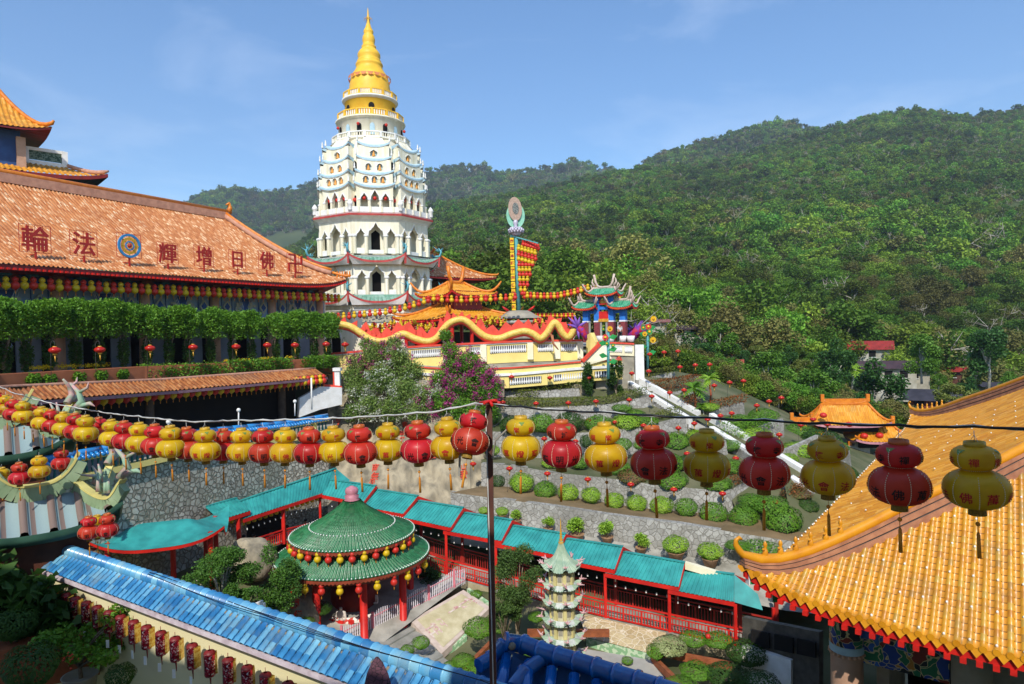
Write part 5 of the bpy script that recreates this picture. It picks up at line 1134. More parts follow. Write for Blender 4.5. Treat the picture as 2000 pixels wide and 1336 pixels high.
def ell(mb, cx, cy, rx, ry, Y, th, tilt=.0, n=28, r_in=0):
    P = []
    for k in range(n):
        a = 2*math.pi*k/n; dx, dy = rx*math.cos(a), ry*math.sin(a); P.append(pt(cx+dx*math.cos(tilt)-dy*math.sin(tilt), cy+dx*math.sin(tilt)+dy*math.cos(tilt), Y))
    return mb.poly(P, th, (0, 1, 0))
ell(MB(), 1007, 421, 18, 25, 62.1, .15, -.08).build('green_halo', M('pale_green_paint', '8fc7ae', '7bb59b'), mast, world=True)
ell(MB(), 1006, 408, 13.3, 23.5, 61.9, .12, -.1).build('disc', M('pinkish_stone_disc', 'b59a88', '97806f', scale=9, bump=.4), mast, world=True)
ell(MB(), 1007, 407, 6.2, 11.5, 61.86, .05, -.1).build('disc_centre', M('dark_openwork', '2a2e30', '8a8f88', scale=14, lo=.45, hi=.55), mast, world=True)
p = pt(1007, 438, 61.9); MB().lathe([(.22, -.5), (.14, -.2), (.2, 0), (.25, .2), (.1, .4)], 10, p).build('statuette', MATS['silver_lilac_petals'], mast, world=True)
rows = [(475, 1022, 1051, 7), (486, 1013, 1045, 6), (497, 1013, 1046, 6), (506, 1013, 1040, 5), (517, 1014, 1040, 5), (527, 1014, 1034, 4), (536, 1015, 1035, 4), (546, 1015, 1030, 3), (556, 1016, 1030, 3), (566, 1017, 1025, 2), (573, 1020, 1024, 2), (580, 1025, 1025, 1)]
for j, (y, x0, x1, n_) in enumerate(rows):
    for i in range(n_):
        x = x0+(x1-x0)*i/max(1, n_-1); c_ = ('red', 'yellow')[j % 2] if j < 11 else 'red'; place_plain(pt(x, y+(x-1015)*.28*(j < 4), 61.8), c_, '%s gourd lantern, %s row down the mast rigging, %s from the pole' % (c_, ordw(j+1), ordw(i+1)), 'gourd lanterns hung on the mast', .82)
# strings towards the gate
xs_ = list(np.linspace(1030, 1148, 19)); pts = [pt(x, np.interp(x, [1030, 1060, 1090, 1125, 1148], [578, 580, 579, 571, 563]), 61.5) for x in xs_]
lantern_row(pts, 'gourd lanterns between mast and gate', 'string rising to the gate', 'mast', .82, 'yellow', m_blackcable, 'cable of the lantern string between the mast and the gate')
xs_ = list(np.linspace(1160, 1215, 13)); pts = [pt(x, np.interp(x, [1160, 1172, 1186, 1200, 1210, 1215], [562, 568, 566, 578, 586, 596]), 63.5) for x in xs_]
lantern_row(pts, 'gourd lanterns behind the gate ridge', 'string behind the gate roof', 'left', .75, 'red', m_blackcable, 'cable of the lantern string behind the gate roof')
xs_ = list(np.linspace(1042, 1122, 20)); pts = [pt(x, 617+.0*x, 63) for x in xs_]
lantern_row(pts, 'low gourd lanterns left of the gate', 'low string by the gate', 'mast', .6, 'red', m_blackcable, 'low cable with lanterns left of the gate')
# string across dragon and pagoda foot
xs_ = [587, 598.5, 609.5, 620, 630.5, 641, 651, 661, 671.5, 682, 692, 703, 712, 722.5, 733, 742, 753, 762, 771, 781, 791, 800, 808.5, 818, 828, 836.5, 847, 855, 863, 874, 882, 892, 901, 911, 920, 930.5, 940, 949, 958, 968, 978, 988, 997, 1006]
ysl = [620, 621, 622, 622, 622, 621, 620, 620, 619, 619, 617, 616, 615.5, 614, 613, 612, 611, 608, 607, 605, 602, 600, 597, 594, 590, 587, 584, 584, 586, 586, 586, 587, 587, 587, 586, 586, 585, 585, 585, 584, 583, 583, 582, 581]
pts = [pt(x, y, 58.2) for x, y in zip(xs_, ysl)]
lantern_row(pts, 'gourd lanterns in front of the pagoda foot', 'string before the pagoda foot', 'left', .85, 'yellow', m_blackcable, 'cable of the lantern string crossing in front of the pagoda foot')
# flower poles
def flowerpole(px, yb, yt, Y, label, fl):
    b = pt(px, yb, Y); t = thing('flower_pole', label, 'pole', b); MB().tube([b, pt(px, yt, Y)], .12, 8).build('pole', m_turq, t, world=True)
    for x, y, c_, r_ in fl:
        p = V(pt(x, y, Y-.2)); m_ = {'y': M('petal_yellow', 'f2c21a', 'e8b010'), 'r': M('petal_red', 'e2382c', 'c92a22'), 'g': M('leaf_green_paint', '2a9a4a', '1d7d3c')}[c_]; f = MB()
        for k in range(14):
            a = k*.449; f.poly([tuple(p), tuple(p+V((math.cos(a-.18)*r_*.8, -.03, math.sin(a-.18)*r_*.8))), tuple(p+V((math.cos(a)*r_, -.05, math.sin(a)*r_))), tuple(p+V((math.cos(a+.18)*r_*.8, -.03, math.sin(a+.18)*r_*.8)))], .04, (0, -1, 0))
        fo = f.build('flower', m_, t, world=True)
        c2 = MB().ball(tuple(p+V((0, -.08, 0))), r_*.4, 8, 6); c2.build('flower_centre', MATS['petal_yellow'] if c_ != 'y' else M('flower_heart', 'd99a12'), t, world=True)
    lf = MB()
    for k in range(5):
        z = b[2]+(pt(px, yt, Y)[2]-b[2])*(.35+.13*k); s = (-1)**k; lf.poly([(b[0], b[1]-.1, z), (b[0]+s*.5, b[1]-.15, z-.15), (b[0]+s*.75, b[1]-.2, z+.15), (b[0]+s*.4, b[1]-.15, z+.3)], .04, (0, -1, 0))
    lf.build('leaves', MATS['leaf_green_paint'] if 'leaf_green_paint' in MATS else M('leaf_green_paint', '2a9a4a', '1d7d3c'), t, world=True)
flowerpole(1188, 740, 648, 54, 'turquoise pole with metal sunflowers in front of the gate terrace', [(1191, 642, 'y', .24), (1182, 659, 'r', .28), (1178, 643, 'g', .15), (1197, 675, 'g', .2), (1185, 671, 'g', .2)])
flowerpole(1265, 722, 630, 60, 'turquoise pole with metal sunflowers right of the white end pier', [(1276, 623, 'y', .3), (1266, 638, 'r', .3), (1256, 640, 'g', .26), (1259, 652, 'y', .24), (1275, 664, 'y', .3), (1268, 648, 'g', .3)])
# pots and person on the platform
for i, px in enumerate((1173, 1193, 1216, 1232)):
    p = pt(px, 668, 59); MB().lathe([(.01, 0), (.28, 0), (.38, .55), (.34, .55), (.3, .5)], 12, p).build('plant_pot', m_white, label='white plant pot on the gate terrace, %s from the left' % ordw(i+1), cat='plant pot', group='white pots by the gate')
# =============== rock slope with inscriptions ===============
q = np.random.RandomState(21)
def rockface(name, cols, rows, Yf, yf, label, seed, amp=.5, mat=None):
    G = []
    for j in range(rows+1):
        row = []
        for i in range(cols+1):
            u, v = i/cols, j/rows; x, y, Y = yf(u, v), Yf(u, v), 0
            row.append(None)
        G.append(row)
def bumpy(x, y, s): return math.sin(x*1.3+s)*math.cos(y*1.1+s*2)+.5*math.sin(x*2.9+y*2.3+s)+.25*math.sin(x*6.1-y*5.3+s*3)
G = []
for j in range(27):
    v = j/26; row = []
    for i in range(41):
        u = i/40; px = 640+u*345; py = 742+v*262+u*22*v; Y = 55-7.5*v**1.2-u*1.2+.9*math.sin(u*9)*(1-v)*.6; Y += .45*bumpy(px*.02, py*.025, 1.0)+.22*bumpy(px*.07, py*.04, 2.0)+.1*math.sin(px*.31)*math.cos(py*.17)
        if u > .9: Y += (u-.9)*20*(1-v)
        row.append(pt(px, py, Y))
    G.append(row)
rk = MB().grid(G).build('rock_outcrop', m_boulder, label='big weathered boulder slope with red characters, below the flowering bushes', cat='rock')
def stick(py_, px_, Y, ch, size, par, name, mat, bold=.02, tilt=0): pass
m_redc = M('red_inscription', 'd0402c', 'b8452f', rough=.8, scale=4)
for i, (chh, px, py, hp_, de) in enumerate((('南', 734, 913, 13, 'red carved character, top one of the lower left column on the boulder'), ('無', 732, 932, 14, 'red carved character, middle one of the lower left column on the boulder'), ('佛', 730, 949, 13, 'red carved character, lowest of the lower left column on the boulder'), ('青', 791, 829, 11, 'red carved character under the white flowers, topmost between two lanterns'), ('樂', 787, 848, 13, 'large red character between the yellow and the red lantern'), ('山', 785, 864, 11, 'small red character just under the large one between lanterns'), ('宝', 846, 887, 12, 'red carved character half hidden by the yellow lantern'), ('山', 906, 911, 10, 'red carved character beside the bent lamp arm, upper of two'), ('我', 906, 926, 14, 'red carved character beside the bent lamp arm, lower of two'), ('阿', 660, 823, 14, 'faint red character at the left edge of the boulder'))):
    u = (px-640)/345; v = (py-742)/(262+22*u); j, k = v*26, u*40; j0, k0 = int(j), int(k); p = V(G[j0][k0])*(1-j+j0)*(1-k+k0)+V(G[j0+1][k0])*(j-j0)*(1-k+k0)+V(G[j0][k0+1])*(1-j+j0)*(k-k0)+V(G[j0+1][k0+1])*(j-j0)*(k-k0)
    S = hp_/F*p[1]; m_ = text_mb(chh, S*1.15, .04, bold=.015); dY = (G[j0+1][k0][1]-G[j0][k0][1])/(G[j0+1][k0][2]-G[j0][k0][2]+1e-6); m_.v = [(x+p[0], y+p[1]+z*dY-.12, z+p[2]) for x, y, z in m_.v]
    m_.build('carved_character', m_redc, label=de, cat='inscription', group='red characters on the boulder')
# white parapet at the end of the walkway
wp = thing('white_parapet', 'white washed stepped wall at the right end of the dark walkway', 'wall', pt(640, 790, 50))
MB().wall(P3([(585, 778, 49.5), (625, 755, 50.5), (668, 757, 51.5)]), P3([(585, 815, 49.5), (625, 800, 50.5), (668, 790, 51.5)]), .4).build('wall', m_white, wp, world=True)
MB().wall(P3([(632, 750, 51), (668, 754, 51.8)]), P3([(632, 758, 51), (668, 760, 51.8)]), .4).build('coping', m_coral, wp, world=True)
p = pt(660, 755, 52); MB().box((p[0], p[1], p[2]+.6), (.4, .4, 1.3)).box((p[0], p[1], p[2]+1.35), (.6, .6, .25)).build('post', m_white, wp, world=True); MB().box((p[0]-.25, p[1]-.05, p[2]+.6), (.1, .42, 1.1)).build('post_stripe', m_coral, wp, world=True)
p = pt(609, 800, 48); MB().tube([p, pt(608, 738, 48)], .06, 8).build('white_pole', m_white, label='thin white pole standing at the right end of the walkway', cat='pole')
for px, yb, yt, Y, de in ((466, 838, 803, 42, 'left'), (576, 812, 786, 46.5, 'right'), (329, 834, 826, 37, 'far left')):
    b = pt(px, yb, Y); t = thing('globe_lamp', '%s globe lamp on a thin white post above the rubble wall' % de, 'lamp', b); MB().tube([b, pt(px, yt, Y)], .04, 6).build('post', m_white, t, world=True); MB().ball(pt(px, yt-2, Y), .13, 10, 8).build('globe', m_white, t, world=True)
# =============== covered corridors ===============
def cY(px): return float(np.interp(px, [600, 627, 875, 1185, 1440, 1500], [45, 44.5, 40.5, 36.3, 33.5, 32.9]))
cor = thing('covered_corridor', 'long stepped corridor with turquoise metal roofs and red railings on the right', 'corridor', pt(1130, 1197, 37))
def rsec(e0, e1, r0, r1, dY, par, Yf=cY, back=True):
    """one roof section from eave points e0,e1 and ridge points r0,r1 (photo directions)"""
    a, b = V(pt(e0[0], e0[1], Yf(e0[0]))), V(pt(e1[0], e1[1], Yf(e1[0]))); c, d = V(pt(r0[0], r0[1], Yf(e0[0])+dY)), V(pt(r1[0], r1[1], Yf(e1[0])+dY))
    n = max(4, int(np.linalg.norm(b-a)/.22)); G = [[], []]; nn = np.cross(b-a, c-a); nn /= np.linalg.norm(nn); nn = nn if nn[2] > 0 else -nn
    G = [[], [], []]
    for k in range(n):
        for f_, h in ((0, 0), (.4, 0), (.45, .035), (.95, .035)):
            t = (k+f_)/n; p, s = a+(b-a)*t, c+(d-c)*t; G[0].append(tuple(p+nn*h)); G[1].append(tuple((p+s)/2+nn*h)); G[2].append(tuple(s+nn*h))
    m = MB().grid(G, smooth=False)
    if back:
        bk = (c-a)*V((1, 1, -1)); m.quad(tuple(c), tuple(d), tuple(d+bk), tuple(c+bk))
        m.bar(c+nn*.04, d+nn*.04, .2, .05)
    m.build('roof_sheet', m_teal, par, world=True)
    MB().bar(a-up*.12, b-up*.12, .07, .2).bar(b-up*.1, d-up*.1, .05, .18).bar(d-up*.1, d+(c-a)*V((1, 1, -1))-up*.1, .05, .18).build('fascia', m_red, par, world=True)
    return a, b, c, d
secs = [((627, 966), (709, 983), (637, 936), (735, 949)), ((686, 986), (788, 1004), (727, 955), (817, 969)), ((778, 1009), (881, 1031), (812, 977), (906, 992)), ((866, 1036), (980, 1057), (900, 1000), (1001, 1016)), ((966, 1061), (1086, 1084), (1000, 1026), (1106, 1043)), ((1076, 1089), (1201, 1113), (1102, 1051), (1217, 1068)), ((1182, 1119), (1326, 1147), (1214, 1077), (1338, 1099)), ((1305, 1151), (1434, 1176), (1333, 1109), (1434, 1122))]
rec = [rsec(*s_, 1.1, cor) for s_ in secs]
MB().quad(pt(1434, 1122, 34.5), pt(1434, 1176, 33.5), pt(1490, 1192, 33), pt(1480, 1160, 33.6)).build('roof_sheet', m_teal, cor, world=True)
# floor line of the front railing (photo y at px)
def fy(px): return float(np.interp(px, [627, 760, 872, 937, 1132, 1300, 1450, 1520], [1048, 1085, 1124, 1142, 1197, 1234, 1268, 1284]))
def floorp(px, dy=0.0): p = V(pt(px, fy(px), cY(px)+.1)); return p+V((.42, .9, 0))*dy
posts = [627, 705, 790, 873, 970, 1078, 1183, 1308, 1437, 1512]
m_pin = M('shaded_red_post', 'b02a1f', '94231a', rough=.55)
for i, px in enumerate(posts):
    f = floorp(px); tpz = None
    k = min(range(len(rec)), key=lambda k: abs(secs[k][0][0]-px) if px < 1430 else (0 if k == 7 else 9)); zt = rec[k][0][2] if px < 1430 else rec[7][1][2]
    MB().bar(tuple(f-up*.05), (f[0], f[1], zt-.1), .15).build('post', m_red, cor, world=True); MB().box((f[0], f[1], f[2]-.05), (.35, .35, .2)).build('post_foot', m_conc, cor, world=True)
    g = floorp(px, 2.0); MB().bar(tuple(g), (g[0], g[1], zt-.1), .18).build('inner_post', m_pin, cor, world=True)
def railing(pa, pb, h, par, mat, fine=True):
    mb = MB(); L_ = np.linalg.norm(pb-pa); mb.bar(pa+up*h, pb+up*h, .09, .07).bar(pa+up*h*.82, pb+up*h*.82, .05, .05).bar(pa+up*.12, pb+up*.12, .07, .07)
    if fine: mb.bar(pa+up*h*.5, pb+up*h*.5, .04, .04)
    n = max(3, int(L_/.16))
    for k in range(1, n): p = pa+(pb-pa)*k/n; mb.bar(p+up*.12, p+up*h*.82, .04 if k % 6 else .09)
    mb.build('railing', mat, par, world=True)
for a, b in zip(posts[:-1], posts[1:]):
    if a < 790: continue
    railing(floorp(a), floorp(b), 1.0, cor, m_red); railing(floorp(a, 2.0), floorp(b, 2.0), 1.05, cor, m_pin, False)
FL = [floorp(px, -.1) for px in np.linspace(627, 1520, 14)]; FB = [floorp(px, 2.3) for px in np.linspace(627, 1520, 14)]
MB().grid([[tuple(p+up*.02) for p in FL], [tuple(p+up*.02) for p in FB]], smooth=False).build('floor', m_conc, cor, world=True)
MB().wall([tuple(p+up*.02) for p in FL], [tuple(p-up*.9) for p in FL], .2).build('floor_edge', M('sandy_plaster', 'b5a888', '9a8c6c', rough=.9, scale=1.5), cor, world=True)
MB().wall(P3([(1338, 1099, 35.6), (1437, 1128, 34.7)]), P3([(1338, 1112, 35.6), (1437, 1141, 34.7)]), .3).build('cream_wall', m_cream, label='low cream wall showing behind the last turquoise roof', cat='wall')
# left corridor
cl = thing('covered_corridor', 'left corridor with turquoise roof running along the rubble wall', 'corridor', pt(560, 1055, 42)); cYl = lambda px: float(np.interp(px, [300, 437, 475, 627, 660], [34, 38.3, 39.5, 44.5, 45.5]))
r1 = rsec((475, 1014), (640, 960), (462, 981), (656, 915), 1.2, cl, cYl); r2 = rsec((430, 1016), (488, 998), (400, 990), (462, 973), 1.2, cl, cYl)
MB().poly([pt(640, 960, 44.9), pt(656, 915, 46), pt(684, 938, 46.2)]).build('roof_sheet', m_teal, cl, world=True)
def lf(px, d=0): p = V(pt(px, np.interp(px, [260, 340, 468, 555, 627], [1175, 1148, 1092, 1062, 1044]), cYl(px))); return p+V((-.9, .42, 0))*d
for px, yt in ((340, 1040), (404, 1032), (468, 1012), (555, 985)):
    f = lf(px); top_ = pt(px, yt, cYl(px)); MB().bar(tuple(f), (f[0], f[1], top_[2]), .2).build('post', m_red, cl, world=True)
for a, b in ((468, 555), (555, 627)): railing(lf(a), lf(b), .9, cl, m_red, False)
FLl = [lf(px) for px in (260, 340, 404, 468, 555, 627)]; MB().grid([[tuple(p) for p in FLl], [tuple(lf(px, 2.4)) for px in (260, 340, 404, 468, 555, 627)]], smooth=False).build('floor', m_conc, cl, world=True)
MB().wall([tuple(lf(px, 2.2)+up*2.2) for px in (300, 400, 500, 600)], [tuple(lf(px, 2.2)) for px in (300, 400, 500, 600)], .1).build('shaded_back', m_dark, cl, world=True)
# swept pavilion roof at the left end of the corridor
c = pt(322, 1040, 34.5)
t = thing('corner_pavilion', 'turquoise swept roof pavilion at the left end of the corridor', 'pavilion', (c[0], c[1], c[2]-3.2), R(20))
La, Lb = 3.0, 2.2; zf = lambda x, y: 3.05+zroof(x, y, La, Lb, 1.2, .75, .75, 3, .6)
g_ = [[(x, y, zf(x, y)) for x in np.linspace(-La, La, 25)] for y in np.linspace(-Lb, Lb, 19)]; MB().grid(g_).build('roof_sheet', m_teal, t)
eb = MB()
for (x0, y0, x1, y1) in ((-La, -Lb, La, -Lb), (La, -Lb, La, Lb), (-La, Lb, -La, -Lb)):
    T_ = [(x0+(x1-x0)*i/12*1.0, y0+(y1-y0)*i/12, zf(x0+(x1-x0)*i/12, y0+(y1-y0)*i/12)-.02) for i in range(13)]; eb.grid([T_, [(x*.99, y*.99, z-.16) for x, y, z in T_]], smooth=False)
eb.build('eave_board', m_red, t)
for sx, sy in ((-1, -1), (1, -1), (1, 1), (-1, 1)): MB().lathe([(.13, -.8), (.12, 3.4)], 10, (sx*2.3, sy*1.6, 0)).build('column', m_red, t)
lmp = MB(); 
for a in range(5): lmp.ball((-2.3+.3*math.cos(a*1.25), -1.6+.3*math.sin(a*1.25), 2.1+.12*(a % 2)), .09, 8, 6)
lmp.build('globe_lamps', m_white, t)
# dim yellow lanterns below the corridor roofs
lm = MB(); tg = MB()
for (a, b, c_, d), s_ in zip(rec, secs):
    n = max(2, int(np.linalg.norm(b-a)/.5))
    for k in range(n): p = a+(b-a)*(k+.5)/n+V((.35, .8, -.35)); lm.lathe(GPROF_S := [(.03, .17), (.1, .14), (.11, .08), (.06, .02), (.15, -.05), (.15, -.1), (.1, -.19), (.03, -.21)][::-1], 7, tuple(p)); tg.box((p[0], p[1]-.3, p[2]-.5), (.07, .01, .14))
for (a, b, c_, d) in (r1, r2):
    n = max(2, int(np.linalg.norm(b-a)/.4))
    for k in range(n): p = a+(b-a)*(k+.5)/n+V((-.3, .15, -.3)); lm.lathe(GPROF_S, 7, tuple(p)); tg.box((p[0], p[1]-.2, p[2]-.45), (.06, .01, .12))
lm.build('corridor_lantern_mass', m_ly, label='dim yellow lanterns hung in rows beneath the turquoise corridor roofs', cat='lanterns', kind='stuff'); tg.build('paper_tag_mass', m_tasw, label='small white paper tags hanging beneath the turquoise corridor roofs', cat='tags', kind='stuff')
# =============== round pavilion ===============
rp_c = pt(690, 1080, 37.2); RX, RY = rp_c[0], rp_c[1]; ZFL = -16.25
rp = thing('round_pavilion', 'round red columned pavilion with a double green glazed conical roof', 'pavilion', (RX, RY, ZFL), 0)
def cone_roof(prof, name, pitch=.2, n=None):
    R0 = prof[0][0]; Ls_ = [0]
    for i in range(len(prof)-1): Ls_.append(Ls_[-1]+math.hypot(prof[i+1][0]-prof[i][0], prof[i+1][1]-prof[i][1]))
    def S(a, b):
        r = np.interp(b, Ls_, [p[0] for p in prof]); z = np.interp(b, Ls_, [p[1] for p in prof]); t = a/R0; return (r*math.cos(t), r*math.sin(t), z-ZFL)
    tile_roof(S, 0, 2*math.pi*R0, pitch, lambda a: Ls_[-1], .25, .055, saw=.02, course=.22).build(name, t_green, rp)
cone_roof([(3.45, -11.25), (3.0, -11.08), (2.4, -10.82), (1.7, -10.45), (1.0, -9.98), (.55, -9.6), (.42, -9.4)], 'upper_roof')
cone_roof([(4.25, -12.42), (3.8, -12.24), (3.3, -12.0), (2.9, -11.78)], 'lower_roof')
rim = MB(); 
for r_, z in ((3.47, -11.27), (4.27, -12.44)):
    n = int(2*math.pi*r_/.2); T_ = []; B_ = []
    for k in range(n*2+1): a = math.pi*k/n; T_.append((r_*math.cos(a), r_*math.sin(a), z-ZFL+.03)); B_.append((r_*math.cos(a), r_*math.sin(a), z-ZFL-(.17 if k % 2 else .09)))
    rim.grid([T_, B_], smooth=False); rim.lathe([(r_-.04, z-ZFL-.05), (r_-.35, z-ZFL-.12), (r_-.35, z-ZFL-.35), (r_-.6, z-ZFL-.3)], 40)
rim.build('brown_rim', M('brown_glazed_rim', '94452f', '7a3826', rough=.4), rp)
dots = MB()
for r_, z in ((3.42, -11.2), (4.22, -12.37), (2.35, -10.75)):
    n = int(2*math.pi*r_/.2)
    for k in range(n): a = 2*math.pi*(k+.5)/n; dots.ball((r_*math.cos(a), r_*math.sin(a), z-ZFL+.03), .04, 5, 4)
dots.build('white_lamp_dots', m_white, rp)
MB().lathe([(2.9, -12.4-ZFL), (2.9, -11.3-ZFL)], 30).build('drum', m_dred, rp)
MB().lathe([(3.9, -12.5-ZFL), (3.4, -12.35-ZFL), (.2, -12.3-ZFL)], 30).build('ceiling', m_dred, rp)
MB().lathe([(.62, -9.72), (.5, -9.5), (.36, -9.3), (.4, -9.15), (.3, -9.1), (.36, -9.0), (.37, -8.85), (.3, -8.72), (.2, -8.68), (.1, -8.62), (.02, -8.6)], 16, (0, 0, -ZFL)).build('pink_finial', M('dusty_pink_ceramic', 'c4808a', 'ad6c76', rough=.5, scale=4), rp)
for k in range(8):
    a = R(22+45*k); MB().lathe([(.24, 0), (.24, .12), (.2, .14), (.2, 3.85)], 14, (3.2*math.cos(a), 3.2*math.sin(a), 0)).build('column', m_red, rp)
MB().lathe([(.01, .62), (1.9, .62), (1.95, .6), (1.95, .05), (2.0, 0)][::-1], 30).build('pedestal', stonemat('brick_pedestal', 'b0a58c', '8f856e', '5d5442', scale=5, gapw=.04), rp)
MB().lathe([(1.9, .64), (2.05, .75), (1.8, .95)], 30).build('lotus_band', M('cream_red_lotus', 'efe6d8', 'c23a2c', scale=4, lo=.48, hi=.52), rp)
for k in range(22):
    a = 2*math.pi*k/22
    if k == 0: pm = MB()
    pm.poly([(1.99*math.cos(a+x), 1.99*math.sin(a+x), z) for x, z in ((-.07, .9), (.07, .9), (.08, .78), (0, .68), (-.08, .78))], .06, (math.cos(a), math.sin(a), -.6))
pm.build('lotus_petals', m_red, rp)
MB().lathe([(1.2, 1.0), (1.3, 1.3), (1.25, 1.9), (.9, 2.3), (.2, 2.5)], 20).build('great_drum', m_dred, rp)
MB().lathe([(.01, 0), (4.3, 0), (4.35, -.02), (4.35, -.6)], 40).build('floor', m_conc, rp)
ups = [(a, 3.38, -11.62) for a in np.linspace(R(190), R(355), 17)]; los = [(a, 4.12, -12.95) for a in np.linspace(R(196), R(352), 13)]
lantern_row([(RX+r_*math.cos(a), RY+r_*math.sin(a), z) for a, r_, z in ups], 'gourd lanterns on the upper pavilion ring', 'upper ring of the round pavilion', 'left', .78, 'yellow')
lantern_row([(RX+r_*math.cos(a), RY+r_*math.sin(a), z) for a, r_, z in los], 'gourd lanterns on the lower pavilion ring', 'lower ring of the round pavilion', 'left', .78, 'yellow')
# kneeling statues
m_skin = M('pale_stone_figure', 'd9cfc4', 'c2b4a6', rough=.7, scale=4); m_robe = M('tan_robe', 'b3977a', '9c8063', rough=.7, scale=3)
def skinbody(name, V_, E_, Rr, mat, par=None, sub=1):
    me = bpy.data.meshes.new(name); me.from_pydata([tuple(v) for v in V_], E_, []); o = bpy.data.objects.new(name, me); COL.objects.link(o)
    md = o.modifiers.new('skin', 'SKIN'); me.skin_vertices.new(name='') if not me.skin_vertices else None
    for i, r_ in enumerate(Rr): me.skin_vertices[0].data[i].radius = (r_, r_) if not hasattr(r_, '__len__') else r_
    me.skin_vertices[0].data[0].use_root = True
    s_ = o.modifiers.new('sub', 'SUBSURF'); s_.levels = sub; s_.render_levels = sub; md.use_smooth_shade = True
    dg = bpy.context.evaluated_depsgraph_get(); dg.update(); m2 = bpy.data.meshes.new_from_object(o.evaluated_get(dg)); m2.name = name; m2.materials.clear(); m2.materials.append(mat); bpy.data.objects.remove(o)
    o = bpy.data.objects.new(name, m2); COL.objects.link(o)
    if par is not None: o.parent = par
    return o
for i, (px, py, Y, de) in enumerate(((602, 1228, 35.0, 'kneeling pale statue left of the pavilion steps beside a red column'), (667, 1240, 34.3, 'kneeling pale statue at the very front of the round pavilion'), (730, 1215, 35.2, 'standing pale statue right of the second front column'), (742, 1190, 36.2, 'standing pale statue deepest in the right side of the pavilion'))):
    b = ptz(px, py, ZFL); t = thing('statue', de, 'statue', b, 0, None, 1.25)
    st_ = i >= 2
    hh = .55 if not st_ else .75
    o = skinbody('figure', [(0, 0, hh), (0, 0, hh+.35), (0, 0, hh+.5), (0, -.02, hh+.66), (.17, 0, hh+.42), (.22, -.1, hh+.15), (.05, -.24, hh+.2), (-.17, 0, hh+.42), (-.22, -.1, hh+.15), (-.05, -.24, hh+.2)], [(0, 1), (1, 2), (2, 3), (1, 4), (4, 5), (5, 6), (1, 7), (7, 8), (8, 9)], [.15, .14, .05, .1, .07, .05, .04, .07, .05, .04], m_skin, t)
    MB().lathe([(.32 if not st_ else .2, 0), (.36 if not st_ else .22, .15), (.2, hh*.7), (.16, hh+.05), (.01, hh+.05)], 12, sy=1.1).build('robe', m_robe, t)
    MB().lathe([(.01, .02), (.42, .02), (.45, -.1), (.42, -.2)], 14).build('base', m_dred, t)
